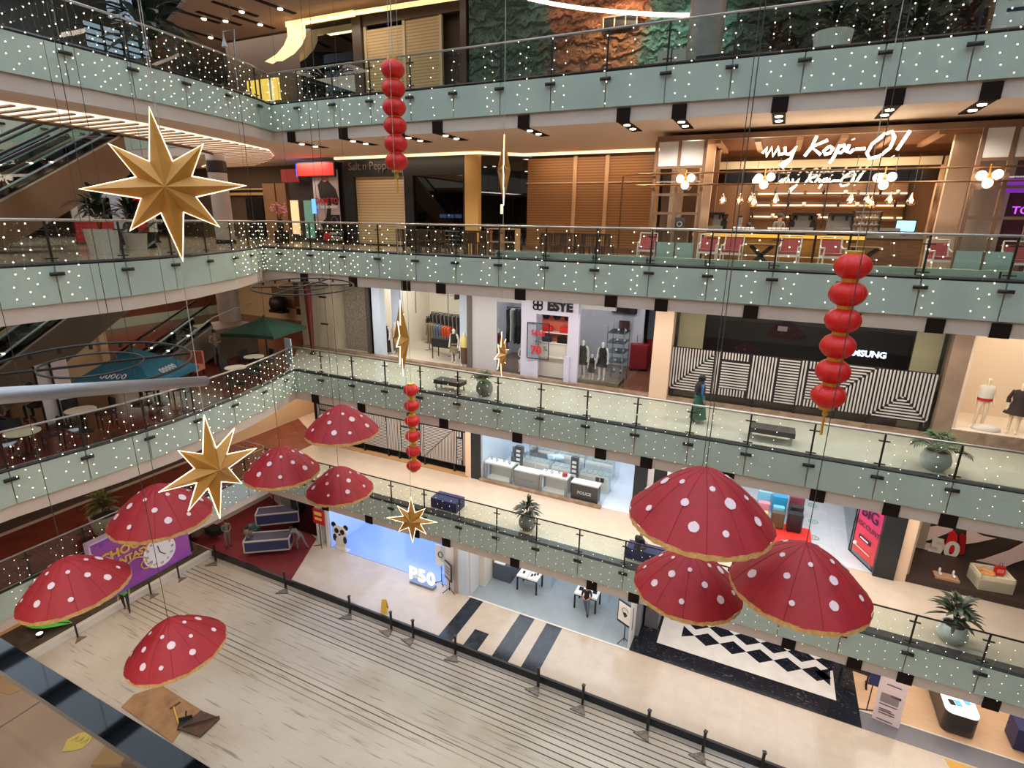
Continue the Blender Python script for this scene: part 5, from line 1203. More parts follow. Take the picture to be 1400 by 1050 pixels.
def mk1(t, z): 
    for k in range(3): MB().box(-.18, .18, -.05, -.04, z - .18 + k*.16, z - .12 + k*.16).build('line', M_cgrey, t)
def mk2(t, z): MB().slabface([(-.12, -.05, z), (.0, -.05, z - .22), (.14, -.05, z - .05), (.05, -.05, z + .06)], .005).build('dark_drop', M_black, t); MB().tube([(.16*math.cos(k*.5), -.05, z + .12 + .14*math.sin(k*.5)) for k in range(9)], .015, 4).build('swirl', M_cgrey, t)
easel('grey easel sign standing between the blue shop and the phone shop', (-12.35, 19.45, G0), -.5, .62, .95, .75, mat('board_grey', (170, 168, 166), .5), mk1)
easel('easel sign with a dark drop mark at the right end of the phone shop', (-3.75, 19.95, G0), -.45, .8, 1.1, .95, M_white, mk2)
struct('wall_front', MB().box(-12.6, -12.1, YG - .05, YG + .4, G0, CG0), mat('cool_white', (204, 204, 208), .5)); struct('trim_6', MB().box(-12.1, -11.9, YG - .1, YG + .3, G0, CG0), mat('warm_grey_jamb', (166, 150, 142), .5)); struct('wall_front', MB().box(-11.9, -11.35, YG - .02, YG + .1, G0, CG0), M_bluep)
# --- phone shop
M_pf = tile_mat('phone_floor', (158, 170, 178), (150, 162, 170), (142, 154, 162), (2.4, 2.4), .22)
room(-11.35, -3.4, YG + .05, 26.5, G0, CG0, mat('phone_wall', (196, 200, 206), .6), M_pf)
struct('trim_4', MB().box(-11.35, -3.4, YG - .04, YG + .05, G0, G0 + .012), mat('pale_threshold', (210, 208, 200), .4))
t = thing('service_counter', 'slate grey counter with a white top at the left of the phone shop', 'counter', (-10.35, 22.6, G0 + .02))
MB().box(-.5, .45, -1.2, 1.4, 0, .95).build('body', mat('slate', (74, 84, 98), .4), t); MB().box(-.5, .1, -1.2, 1.4, .95, 1.0).build('top', M_white, t); MB().box(-.5, -.44, -1.2, 1.4, 1.0, 1.3).build('splash_back', M_white, t)
struct('wall_left', MB().box(-11.25, -10.95, 20.6, 22.6, G0, CG0), M_offwhite)
def gadget(label, loc, rot, w, d, m, name='phone', scr=None, group=None):
    t = thing(name, label, 'phone' if name == 'phone' else 'tablet', loc, rot, group); cs = MB().box(-w/2, w/2, -d/2, d/2, 0, .012).build('case', M_black, t); MB().box(-w/2 + .01, w/2 - .01, -d/2 + .01, d/2 - .01, .012, .014).build('screen', m, cs); return t
M_scr = mat('screen_dark', (40, 46, 56), .1); M_scrb = glow('screen_blue', (70, 150, 230), .9)
gadget('purple and dark tablet on the slate counter', (-10.55, 23.0, G0 + 1.02), .1, .3, .42, glow('screen_violet', (80, 80, 190), .6), 'tablet'); gadget('dark flat tablet on the slate counter, nearer one', (-10.5, 22.2, G0 + 1.02), .0, .22, .4, M_scr, 'tablet')
def phone_table(label, x, y, items):
    t = thing('display_table', label, 'display table', (x, y, G0 + .02)); MB().box(-.55, .55, -.42, .42, .76, .84).build('top', M_white, t); MB().box(-.54, .54, -.41, .41, .70, .76).build('apron', M_black, t); MB().box(-.01, .01, -.42, .42, .84, .842).build('centre_line', M_cgrey, t)
    for a in (-1, 1):
        for b in (-1, 1): MB().box(a*.51 - .035, a*.51 + .035, b*.38 - .035, b*.38 + .035, 0, .7).build('leg', M_black, t)
    for lab, dx, dy, w, d, nm in items: gadget(lab, (x + dx, y + dy, G0 + .862), .1, w, d, M_scr, nm)
phone_table('white topped phone table on black legs, left one', -8.9, 21.55, [('phone on the left half of the left phone table', -.3, -.05, .1, .2, 'phone'), ('leftmost phone of the row on the left phone table', .15, -.1, .09, .2, 'phone'), ('middle phone of the row on the left phone table', .27, 0, .09, .2, 'phone'), ('rightmost phone of the row on the left phone table', .38, .12, .09, .2, 'phone')])
phone_table('white topped phone table on black legs, right one beside the man', -5.9, 21.55, [('tablet on the left of the right phone table', -.33, 0, .2, .28, 'tablet'), ('tablet on the right of the right phone table', .33, .05, .2, .28, 'tablet')])
t = thing('card_stand', 'small black standing display behind the man on the right phone table', 'display', (-5.75, 21.88, G0 + .862)); MB().box(-.2, .2, 0, .03, 0, .35).build('panel', M_black, t); MB().box(-.15, .15, -.03, .1, -.0, .02).build('foot', M_black, t)
for i, (x, y) in enumerate(((-7.9, 22.4), (-5.0, 22.5))):
    struct('window_9', MB().face([(x, y - .5, G0 + .02), (x, y + .5, G0 + .02), (x, y + .5, G0 + 1.2), (x, y - .5, G0 + 1.2)]), M_shop)
# --- black marble platform with inlaid diamonds
M_bm = nmat('black_marble', (26, 28, 36), (96, 98, 108), 3.5, .1, lo=.6, hi=.74, dist=2.2, detail=8, stretch=(1, 1.6, 1))
struct('floor', MB().box(-3.4, 5.2, YG, 26.5, G0, G0 + .03), M_bm)
M_wm = nmat('white_marble', (214, 210, 206), (204, 200, 196), 2, .14)
struct('floor', MB().box(-2.42, 4.45, 20.6, 24.2, G0 + .03, G0 + .036), M_wm)
dm = MB()
xs = [-1.5 + 1.07*i for i in range(6)]
def dia(cx, cy, a, b): dm.slabface([(cx - a, cy, G0 + .042), (cx, cy - b, G0 + .042), (cx + a, cy, G0 + .042), (cx, cy + b, G0 + .042)], .005)
for i in range(5): dia(-.45 + 1.07*i, 21.75, .535, .42)
for i in range(6): dia(-.98 + 1.07*i, 22.6, .535, .42)
dm.slabface([(-1.5, 21.45, G0 + .042), (-.98, 21.75, G0 + .042), (-1.5, 22.2, G0 + .042)], .005); dm.slabface([(4.3, 21.3, G0 + .042), (4.36, 22.3, G0 + .042), (3.75, 21.85, G0 + .042)], .005)
struct('floor', dm, M_bm)
struct('wall_back', MB().box(-3.4, 5.2, 26.5, 26.6, G0, CG0), mat('dark_lobby', (60, 58, 64), .5))
struct('wall_left', MB().box(-3.4, -3.25, 20.6, 26.5, G0, CG0), mat('lobby_grey', (120, 122, 130), .4))
t = thing('grey_plinth', 'grey cabinet at the left edge of the black marble floor', 'cabinet', (-2.84, 22.1, G0 + .04)); MB().box(-.3, .3, -.7, .7, 0, 1.5).build('body', mat('plinth_grey', (96, 98, 106), .4), t); MB().box(-.32, .32, -.72, .72, 1.5, 1.54).build('top', M_dark, t)
# --- right hand phone shop
struct('floor', MB().box(5.2, 16, YG, 20.55, G0, G0 + .008), mat('slate_strip', (108, 108, 116), .3))
room(5.2, 16, 20.55, 26, G0, CG0, mat('warm_shop_wall', (206, 186, 164), .6), nmat('oak_floor', (214, 180, 146), (206, 170, 136), 2, .35, (1, 10, 1)), (False, False))
struct('trim_4', MB().box(5.2, 16, 20.5, 20.56, G0, G0 + .03), mat('pale_threshold', (210, 208, 200)))
t = thing('black_screen', 'black standing screen panel between the marble floor and the right phone shop', 'screen', (5.2, 22.0, G0 + .03), -.1); MB().box(-.65, .55, -.06, .06, .5, 2.2).build('panel', mat('panel_charcoal', (38, 38, 42), .4), t)
for x in (-.5, .4): MB().box(x - .03, x + .03, -.25, .25, 0, .04).box(x - .03, x + .03, -.03, .03, 0, .5).build('leg', M_black, t)
t = thing('standee', 'pale pink promotional standee with a phone picture beside the black screen', 'standee', (6.0, 20.25, G0 + .01), -.15)
bk = MB().slabface([(-.42, 0, .02), (.42, 0, .02), (.42, .3, 1.75), (-.42, .3, 1.75)], .03); bk.build('board', mat('standee_pink', (206, 190, 196), .5), t)
def on(x, u): return (x, .3*(u - .02)/1.73 - .02, u)
MB().slabface([on(-.3, .8), on(.25, .8), on(.25, 1.15), on(-.3, 1.15)], .004).build('picture', mat('picture_grey', (130, 118, 124), .4), t); MB().slabface([on(-.02, 1.08), on(.3, 1.08), on(.3, 1.16), on(-.02, 1.16)], .004).build('phone_picture', M_black, t)
for u, a, b in ((1.5, -.2, .25), (.7, -.3, .25), (.52, -.28, .1), (.45, -.28, .2), (.36, -.28, .22), (.1, -.3, .2)): MB().slabface([on(a, u), on(b, u), on(b, u + .035), on(a, u + .035)], .004).build('text_line', mat('ink_grey', (74, 66, 72), .5), t)
MB().tube([(-.1, .3, 1.2), (-.2, .65, .02)], .02, 6).build('strut', M_black, t)
t = thing('brochure_stand', 'thin black brochure stand behind the pink standee', 'stand', (5.45, 20.6, G0 + .04)); MB().tube([(0, 0, 0), (0, 0, 1.5)], .02, 6).build('pole', M_black, t); MB().tube([(-.35, -.1, .02), (.3, .1, .02)], .02, 6).build('foot', M_black, t); MB().box(-.16, .16, -.04, 0, 1.2, 1.75).build('holder', M_navy, t)
t = thing('phone_counter', 'dark rounded phone counter with a glowing white top in the right shop', 'counter', (8.3, 22.3, G0 + .02))
def rr(w, d, r): 
    out = []
    for cx, cy, a0 in ((w - r, d - r, 0), (-w + r, d - r, PI/2), (-w + r, -d + r, PI), (w - r, -d + r, 1.5*PI)):
        for k in range(6): a = a0 + k*PI/10; out.append((cx + r*math.cos(a), cy + r*math.sin(a)))
    return out
MB().prism(rr(.5, 1.5, .22), .06, .88).build('body', mat('counter_dark', (48, 44, 44), .3), t); MB().prism(rr(.42, 1.42, .2), 0, .06).build('plinth', M_black, t); MB().prism(rr(.5, 1.5, .22), .88, .95).build('top', glow('lit_counter', (250, 248, 244), .55), t)
n0 = None
for i, (x, y, m_, lab) in enumerate(((8.25, 21.35, M_scrb, 'bright blue tablet on the right phone counter, nearest'), (8.55, 21.55, M_scrb, 'blue tablet on the right phone counter, second from the front'), (8.05, 21.3, M_scr, 'dark tablet at the left front of the right phone counter'), (8.1, 21.8, M_scr, 'dark tablet in the middle of the right phone counter'), (8.45, 22.1, M_scr, 'dark tablet at the back of the right phone counter'))): gadget(lab, (x, y, G0 + .972), .2, .18, .26, m_, 'tablet')
t = thing('navy_stool', 'navy cabinet at the right edge of the oak floored shop', 'cabinet', (10.2, 21.4, G0 + .02)); MB().box(-.3, .5, -.4, .4, .05, .9).build('body', M_navy, t); MB().box(-.25, .45, -.35, .35, 0, .05).build('base', M_black, t)
t = thing('yellow_mat', 'ochre mat on the ground floor in front of the right phone shop', 'mat', (8.1, 19.15, G0)); MB().prism([(-.45, .4), (-.25, -.5), (1.5, -.5), (1.5, .4)], 0, .01).build('mat', mat('ochre', (206, 160, 70), .7), t)
# --- stage edge feet, signs and things lying on the stage
M_prop = nmat('scuffed_steel', (84, 80, 76), (120, 114, 106), 12, .5, metal=.3)
PX = [(395, 803), (481, 838), (534, 861), (568, 868), (625, 893), (735, 938), (794, 968), (882, 1003), (958, 1033), (1041, 1056)]
p0 = None
for i, (px, py) in enumerate([(293, 770)] + PX):
    p = gz(px, py, ST); p.y = min(p.y, 16.25); lab = '%s bare upright on a triangular steel foot from the left along the stage edge' % ORD[i]; r = random.uniform(-.5, .5)
    if p0 is None:
        p0 = thing('barrier_foot', lab, 'barrier stand', p, r, 'barrier stands along the stage edge'); MB().prism([(-.32, -.3), (.3, -.22), (.03, .2)], 0, .05).build('foot_plate', M_prop, p0); MB().box(-.04, .04, .1, .18, 0, .95).build('upright', M_dark, p0); MB().box(-.06, .06, .08, .2, .95, 1.0).build('cap', M_black, p0)
    else: dup(p0, lab, p, r)
for i, (px, py) in enumerate(((243, 790), (208, 814), (110, 874))):
    p = gz(px, py, ST); p.x = -25.45; dup(p0, 'low steel foot on the left stage edge, %s' % ('below the purple box', 'by the person in green', 'nearest the bottom left corner')[i], p, 1.5, .75)
t = thing('wet_floor_sign', 'yellow folding wet floor sign beside the black stage edge', 'floor sign', (-14.35, 17.0, G0), .5)
for s in (-1, 1): MB().slabface([(-.15*s - .0, .2*s, 0), (.15*s, .2*s, 0), (.1*s, 0, .62), (-.1*s, 0, .62)], .02).build('panel', mat('safety_yellow', (214, 176, 60), .5), t)
MB().slabface([(-.09, -.15, .2), (.09, -.15, .2), (.07, -.08, .42), (-.07, -.08, .42)], .004).build('pictogram', mat('sign_brown', (120, 90, 40), .5), t)
cbm = MB(); q = [gz(*k, ST) for k in ((166, 967), (183, 950), (222, 938), (276, 972), (246, 1001), (236, 1016))]; o = q[0]
t = tag(MB().prism([(v.x - o.x, v.y - o.y) for v in q], .005, .03).build('cardboard_sheet', nmat('stained_cardboard', (150, 114, 78), (112, 78, 48), 1.6, .7, lo=.4, hi=.75), None, o), 'stained brown cardboard sheet lying flat on the stage', 'cardboard')
q = [gz(*k, ST) for k in ((244, 999), (275, 974), (301, 984), (274, 1010))]; o = q[0]
t = thing('brown_board', 'dark brown folded board leaning on the edge of the cardboard', 'board', (o.x, o.y, ST)); MB().prism([(v.x - o.x, v.y - o.y) for v in q], .04, .1).build('board', nmat('board_brown', (78, 54, 40), (60, 40, 30), 3, .5), t); MB().tube([(.1, .1, .13), ((q[2] - o).x, (q[2] - o).y, .16)], .025, 6).build('strap', M_black, t)
p1, p2 = gz(237, 966, ST + .05), gz(246, 996, ST + .05)
t = thing('floor_squeegee', 'floor squeegee with a yellow handle lying on the cardboard', 'squeegee', p1); MB().tube([(0, 0, 0), p2 - p1], .022, 6).build('handle', mat('handle_yellow', (206, 172, 70), .5), t); a, b = gz(232, 969, ST + .05) - p1, gz(246, 960, ST + .05) - p1; MB().bar(a, b, .07, .05).build('blade', mat('blade_brown', (96, 56, 30), .6), t)
p = gz(253, 990, ST + .05); t = thing('dustpan', 'dark dustpan between the squeegee and the brown board', 'dustpan', p, .8); MB().box(-.22, .22, -.2, .2, 0, .03).box(-.22, .22, .16, .2, .03, .16).build('pan', M_cblack, t); MB().bar((0, .2, .1), (0, .4, .2), .05, .04).build('handle', M_cblack, t)
# --- things seen under the near handrail
p = gz(108, 1014, G0 + .01); t = thing('floor_leaf_sign', 'yellow leaf shaped floor sign with faint writing, seen under the near handrail', 'floor sign', p)
q = [gz(*k, G0) - p for k in ((85, 1028), (92, 1012), (108, 1003), (128, 1000), (124, 1014), (112, 1024), (98, 1027))]
MB().prism([(v.x, v.y) for v in q], 0, .015).build('leaf', mat('leaf_yellow', (204, 190, 66), .6), t)
for k in range(3): MB().tube([(-.25 + .2*k, -.12 + .05*k, .02), (-.2 + .2*k, .12 + .05*k, .02), (-.13 + .2*k, -.06 + .05*k, .02)], .014, 4).build('writing', mat('writing_olive', (130, 120, 50), .6), t)
p = gz(172, 1048, G0); t = thing('golden_cart', 'brown and gold box cart half hidden under the near handrail', 'cart', p, .5); MB().box(-.7, .7, -.4, .4, .15, .6).build('body', mat('cart_brown', (80, 62, 42), .6), t); MB().box(-.72, .2, -.42, .42, .5, .64).build('gold_lid', mat('lid_ochre', (140, 112, 56), .5), t)
for a in (-.6, .6):
    for b in (-.45, .45): MB().tube([(a, b - .04, .15), (a, b + .04, .15)], .15, 12).build('wheel', M_black, t)
p = gz(8, 925, G0); t = thing('tan_mat', 'tan mat at the bottom left corner beyond the stage', 'mat', p); MB().prism([(-1.4, -.9), (1.2, -.4), (1.5, .6), (-1.5, .9)], 0, .02).build('mat', mat('mat_tan', (150, 118, 60), .7), t)
p = gz(66, 858, G0 + .02); t = thing('green_leaf_prop', 'bright green leaf shaped prop lying beside the stage under the far left toadstool', 'leaf prop', p, .4); mb = MB().sh(); leafblade(mb, (-.9, 0, .15), (1, .1, .1), 1.9, .42, .1); mb.build('leaf', mat('prop_green', (90, 190, 70), .5), t); MB().tube([(-.9, 0, .12), (.9, .15, .2)], .03, 5).build('midrib', M_cgreen, t)
p = gz(55, 870, G0); t = thing('floor_spotlight', 'small lit floor lamp in the dark strip left of the stage', 'lamp', p); MB().lathe([(.0, 0), (.14, 0), (.14, .16)], n=12).build('housing', M_black, t); MB().lathe([(.12, .15), (0, .16)], n=12).build('lens', glow('floor_lamp_lens', (255, 240, 220), 3), t)
light('shop_light', 'AREA', (-16.4, 23, CG0 - .05), 190, (.5, .66, 1), (6.5, 5)); light('shop_light', 'AREA', (-7.4, 22.6, CG0 - .05), 120, (.8, .9, 1), (7, 3)); light('shop_light', 'AREA', (1, 22.6, CG0 - .05), 100, (.95, .97, 1), (7, 3)); light('shop_light', 'AREA', (9, 22.6, CG0 - .05), 130, (1, .9, .78), (6, 3))
light('gallery_or_fill_light', 'AREA', (-4, 18.6, CG0 - .05), 170, (1, .88, .76), (30, .5)); light('gallery_or_fill_light', 'AREA', (-25, 19, CG0 - .05), 60, (1, .85, .75), (4, 1))
# --- crates carried in the corner
def crate(label, loc, rot, lid):
    t = thing('road_crate', label, 'crate', loc, rot); w, d, h = 1.15, .45, .75
    MB().box(-w, w, -d, d, .12, h).build('body', mat('crate_navy', (40, 46, 84), .6), t)
    fr = MB()
    for z in (.12, h): 
        for a, b in (((-w, -d), (w, -d)), ((w, -d), (w, d)), ((w, d), (-w, d)), ((-w, d), (-w, -d))): fr.bar((a[0], a[1], z), (b[0], b[1], z), .07, .07)
    for a in (-w, w):
        for b in (-d, d): fr.bar((a, b, .12), (a, b, h), .07, .07)
    fr.build('edge_frame', mat('crate_alu', (176, 168, 164), .4, .3), t); MB().box(-w + .05, w - .05, -d + .05, d - .05, h, h + .02).build('lid', mat('crate_lid', lid, .6), t)
    for a in (-.9, .9):
        for b in (-.35, .35): MB().tube([(a, b - .03, .06), (a, b + .03, .06)], .06, 10).build('wheel', M_black, t)
    return t
crate('navy road crate with pale metal edges, nearer of the two being carried', (-22.9, 18.0, G0 + .25), .62, (56, 52, 70))
crate('road crate with a brown lid, behind the navy crate being carried', (-24.2, 19.9, G0 + .55), .68, (78, 62, 62))
t = thing('dark_bundle', 'dark heap of cases and cables beyond the purple box at the left of the workers', 'heap', (-27.2, 16.2, G0))
rnd = random.Random(4)
for i in range(7): MB().box(*(lambda x, y, s: (x - s, x + s, y - s*.7, y + s*.7, 0 if i < 4 else .4, .4 + .4*rnd.random() + (.3 if i > 3 else 0)))(rnd.uniform(-.9, .9), rnd.uniform(-.8, 1.8), rnd.uniform(.25, .45))).build('case', (M_cblack, M_dark, M_cbrown)[i % 3], t)
t = thing('green_tub', 'dark green tub between the workers', 'tub', (-24.9, 18.6, G0)); MB().sh().lathe([(0, 0), (.36, 0), (.44, .7), (.4, .72), (.34, .1)], n=18).build('tub', mat('tub_green', (30, 58, 50), .5), t)
t = thing('red_ornament', 'red round ornament on top behind the carried crates', 'ornament', (-26.2, 21.3, G0)); MB().tube([(0, 0, 0), (0, 0, 1.2)], .04, 6).build('post', M_dark, t); MB().sh().tube([(.3*math.cos(k*PI/7), 0, 1.5 + .3*math.sin(k*PI/7)) for k in range(14)], .1, 8, True).build('ring', mat('ornament_red', (170, 50, 36), .6), t)
struct('wall_back', MB().box(-34, -24.5, 24.5, 24.7, G0, CG0), mat('rust_wall', (104, 56, 40), .7)); struct('wall_left', MB().box(-33, -32.8, -2, 24.5, G0, CG0), mat('rust_wall', (104, 56, 40)))
# ================================================================== third floor
C3 = F4 - SLAB; YA = 22.6
M_shut = tile_mat('roller_shutter', (186, 160, 120), (180, 154, 114), (120, 100, 74), (40, .12), .5, .02)
def slat_mat(name, c, dk, pitch, rough=.5):
    """horizontal slats: stripes along the height"""
    m = mat(name, c, rough); nt = m.node_tree; N = nt.nodes; L = nt.links
    tc = N.new('ShaderNodeTexCoord'); sp = N.new('ShaderNodeSeparateXYZ'); dv = N.new('ShaderNodeMath'); dv.operation = 'DIVIDE'; dv.inputs[1].default_value = pitch
    fr = N.new('ShaderNodeMath'); fr.operation = 'FRACT'; cr = N.new('ShaderNodeValToRGB'); e = cr.color_ramp.elements; e[0].color = lin(dk); e[1].color = lin(c); e[0].position = .12; e[1].position = .3
    L.new(tc.outputs['Object'], sp.inputs[0]); L.new(sp.outputs['Z'], dv.inputs[0]); L.new(dv.outputs[0], fr.inputs[0]); L.new(fr.outputs[0], cr.inputs['Fac']); L.new(cr.outputs['Color'], N['Principled BSDF'].inputs['Base Color'])
    bp = N.new('ShaderNodeBump'); bp.inputs['Strength'].default_value = .6; bp.inputs['Distance'].default_value = .02; L.new(fr.outputs[0], bp.inputs['Height']); L.new(bp.outputs['Normal'], N['Principled BSDF'].inputs['Normal'])
    return m
M_shutb = slat_mat('beige_slats', (196, 170, 130), (136, 114, 84), .13); M_timber = slat_mat('timber_slats', (158, 108, 62), (92, 58, 32), .11)
def gX(px, y, py=270): return gy(px, py, y).x
M_blackf = mat('black_fascia', (20, 18, 18), .4)
# --- black fronted shop with a shutter
xa, xb, xc, xd, xe = gX(463, YA), gX(485, YA), gX(553, YA), gX(637, YA), gX(655, YA)
struct('wall_back', MB().box(xa, xd, YA + .3, YA + .4, 0, C3), M_blackf)
struct('trim_8', MB().box(xa, xd, YA, YA + .3, 3.25, C3).box(xa, xb, YA, YA + .3, 0, 3.25).box(xc, xc + .5, YA, YA + .3, 0, 3.25).box(xd - .15, xd, YA, YA + .3, 0, 3.25), M_blackf)
t = thing('roller_shutter', 'beige roller shutter of the black fronted shop behind the third floor railing', 'shutter', (0, 0, 0)); MB().box(xb, xc, YA + .15, YA + .2, .08, 3.25).build('curtain', M_shutb, t); MB().box(xb, xc, YA + .1, YA + .2, 0, .08).build('bottom_bar', M_black, t)
struct('window_10', MB().face([(xc + .5, YA + .1, 0), (xd - .15, YA + .1, 0), (xd - .15, YA + .1, 3.25), (xc + .5, YA + .1, 3.25)]), glass('dark_glass', (70, 72, 80), .1))
t = thing('shop_sign', 'dim silver lettering on the black fascia over the beige shutter', 'sign', (gX(503, YA), YA - .03, 3.72)); text('lettering', 'Salt n Pepper', .52, (.3, 0, 0), FRONT, mat('dim_silver', (120, 112, 108), .3, .6), t, .02, bold=.006)
t = thing('cold_screen', 'blue lit cabinet glimpsed inside the dark shop window', 'cabinet', (gX(612, YA), YA + .25, 1.3)); MB().box(-.7, .7, 0, .04, -.5, .3).build('body', mat('cab_blue', (70, 90, 130), .4), t)
for k in range(3): MB().box(-.6 + k*.42, -.25 + k*.42, -.02, 0, .08, .24).build('lit_panel', glow('cab_lit', (150, 180, 230), 1), t)
struct('trim_8', MB().box(xd, xe, YA - .1, YA + .4, 0, C3), mat('ochre_column', (204, 160, 92), .5))
xf = gX(715, 23.2)
struct('window_11', MB().face([(xe, YA + .2, 0), (xf, 24.1, 0), (xf, 24.1, C3), (xe, YA + .2, C3)]), glass('dark_glass', (70, 72, 80)))
struct('wall_back', MB().box(xe - 1, xf + 1, 26.5, 26.6, 0, C3), mat('dusky_wall', (92, 70, 52), .6))
t = thing('exit_sign', 'small lit green exit sign in the dark glass left of the timber shutters', 'sign', gy(686, 286, 22.9)); MB().box(-.08, .08, 0, .03, -.22, .22).build('case', M_black, t); MB().box(-.06, .06, -.01, 0, -.2, .2).build('lit_face', glow('exit_green', (190, 235, 140), 1.6), t)
# --- timber shutters
Ys = 24.0; x0, x1, x2, x3 = gX(717, Ys), gX(785, Ys), gX(828, Ys), gX(897, Ys)
M_jamb = mat('timber_jamb', (190, 146, 104), .5)
for i, (a, b) in enumerate(((x0, x1 - .08), (x1 + .08, x2 - .08), (x2 + .08, x3 - .08))):
    t = thing('timber_shutter', 'closed timber slatted shutter panel, %s of three' % ('left', 'middle', 'right')[i], 'shutter', (0, 0, 0), 0, 'timber shutters'); MB().box(a, b, Ys, Ys + .06, .2, 2.9).build('lower_leaf', M_timber, t); MB().box(a, b, Ys, Ys + .06, 2.96, 3.95).build('upper_leaf', M_timber, t); MB().box(a, b, Ys - .03, Ys + .07, 2.9, 2.96).build('rail', M_jamb, t)
jb = MB()
for x in (x0 - .1, x1, x2, x3): jb.box(x - .08, x + .08, Ys - .06, Ys + .1, 0, 4.0)
struct('trim_8', jb, M_jamb); struct('trim_8', MB().box(x0 - .2, x3 + .1, Ys - .1, Ys + .1, 0, .2), M_wood)
cv = MB(); cv.bar((xa, YA - .1, C3 - .06), (xe, YA - .1, C3 - .06), .1, .1).bar((xe, YA - .1, C3 - .06), (x0, Ys - .15, C3 - .06), .1, .1).bar((x0, Ys - .15, C3 - .06), (x3, Ys - .15, C3 - .06), .1, .1)
struct('trim_9', cv, glow('cove_light', (255, 226, 176), 1.1))
# --- lifestyle poster and the red fronted shop
Yp = 22.4; pa, pb = gX(429, Yp), gX(463, Yp)
t = thing('fashion_poster', 'tall poster of a dark clad person with red and white words', 'poster', (pa, Yp, .7)); w = pb - pa; 
MB().box(0, w, 0, .05, 0, 2.9).build('board', mat('poster_grey', (178, 166, 166), .5), t)
MB().slabface([(.45*w, -.01, .6), (.55*w, -.01, 1.3), (.25*w, -.01, 1.6), (.2*w, -.01, 2.2), (.38*w, -.01, 2.45), (.62*w, -.01, 2.4), (.9*w, -.01, 2.0), (w, -.01, 1.5), (.95*w, -.01, 1.2), (.7*w, -.01, 1.3), (.6*w, -.01, .3), (.3*w, -.01, .0), (.2*w, -.01, .3)], .004).build('figure_silhouette', M_cblack, t)
MB().slabface([(.5*w + .3*w*.5*math.cos(k*PI/6), -.02, 2.58 + .26*math.sin(k*PI/6)) for k in range(12)], .004).build('face_shape', mat('poster_skin', (170, 110, 96), .6), t)
MB().slabface([(.3*w, -.025, 2.55), (.36*w, -.025, 2.85), (.6*w, -.025, 2.88), (.68*w, -.025, 2.5), (.6*w, -.025, 2.72), (.4*w, -.025, 2.72)], .004).build('hair_shape', mat('poster_hair', (90, 40, 30), .6), t)
MB().box(.5*w, w, -.02, 0, .05, .75).build('speaker_box', M_black, t); MB().tube([(.78*w + .2*math.cos(k*PI/7), -.03, .42 + .24*math.sin(k*PI/7)) for k in range(14)], .02, 5, True).build('speaker_ring', M_cgrey, t)
text('lettering', 'DARE TO', .36, (.52*w, -.03, 1.42), FRONT, M_red, t, .004, bold=.01); text('lettering', 'BE THE MOMENT', .19, (.52*w, -.03, 1.12), FRONT, M_white, t, .004, bold=.006)
t = thing('red_lightbox', 'red lightbox sign above the fashion poster', 'sign', (gX(411, Yp), Yp - .1, 3.55)); w = gX(462, Yp) - gX(411, Yp); MB().box(0, w, 0, .3, -.28, .42).build('box', M_black, t); MB().box(.06, w - .06, -.01, 0, -.22, .36).build('lit_face', glow('lightbox_red', (206, 36, 26), .6), t)
t = thing('notice_sign', 'small black notice with a red splash and white lettering under the fashion poster', 'sign', (gX(452, Yp) , Yp - .05, .38)); MB().box(-.9, .7, 0, .04, -.3, .3).build('board', M_black, t); MB().ball((-.4, 0, 0), .22, 10, 6, (1, .1, 1)).build('red_splash', M_red, t); text('lettering', 'LISTEN', .26, (.25, -.01, -.1), FRONT, M_white, t, .004); text('lettering', 'DARE TO', .2, (.25, -.01, .14), FRONT, M_white, t, .004)
struct('wall_front', MB().box(gX(388, 23), gX(412, 23), 22.95, 23.1, 3.1, 3.75), mat('red_lintel', (150, 40, 34), .5))
t = thing('neon_sign', 'small blue lit sign on the red lintel', 'sign', gy(408, 233, 22.85)); MB().box(-.16, .16, 0, .05, -.33, .33).build('lit_face', glow('neon_blue', (70, 90, 255), 2), t)
t = thing('lit_display', 'shop display cabinet with a warm and a teal lit panel left of the poster', 'cabinet', (0, 0, 0)); xx = [gX(q, 23.6) for q in (396, 408, 417, 429)]
MB().box(xx[0], xx[3], 23.6, 23.7, 0, 3.2).build('body', mat('cab_dark', (60, 48, 44), .5), t); MB().box(xx[0] + .05, xx[1] - .05, 23.55, 23.6, .4, 2.2).build('warm_panel', glow('panel_warm', (255, 214, 160), .5), t); MB().box(xx[2] - .1, xx[3] - .1, 23.55, 23.6, .2, 2.2).build('teal_panel', glow('panel_teal', (110, 160, 144), .25), t)
t = thing('blue_tablet_sign', 'narrow lit blue screen at the left edge of the fashion poster', 'screen', gy(428, 282, 22.3)); MB().box(-.08, .16, 0, .04, -.36, .36).build('screen', glow('blue_screen', (90, 150, 230), 1.3), t)
struct('wall_back', MB().box(-38, xa + .3, 25, 25.2, 0, C3), mat('umber_wall', (96, 78, 62), .7))
for px0, px1 in ((360, 376), (378, 391)): struct('trim_8', MB().box(gX(px0, 23.5), gX(px1, 23.5), 23.5, 23.9, 0, 3.1), nmat('tan_panel', (150, 112, 78), (136, 100, 70), 1, .5))
p = gy(383, 300, 21.5); t = thing('flower_vase', 'vase of pink blossom branches at the left of the red fronted shop', 'vase', (p.x, p.y, .6)); MB().sh().lathe([(0, 0), (.12, .02), (.16, .3), (.09, .5), (.11, .6)], n=14).build('vase', M_black, t)
mb = MB(); rnd = random.Random(2); br = MB()
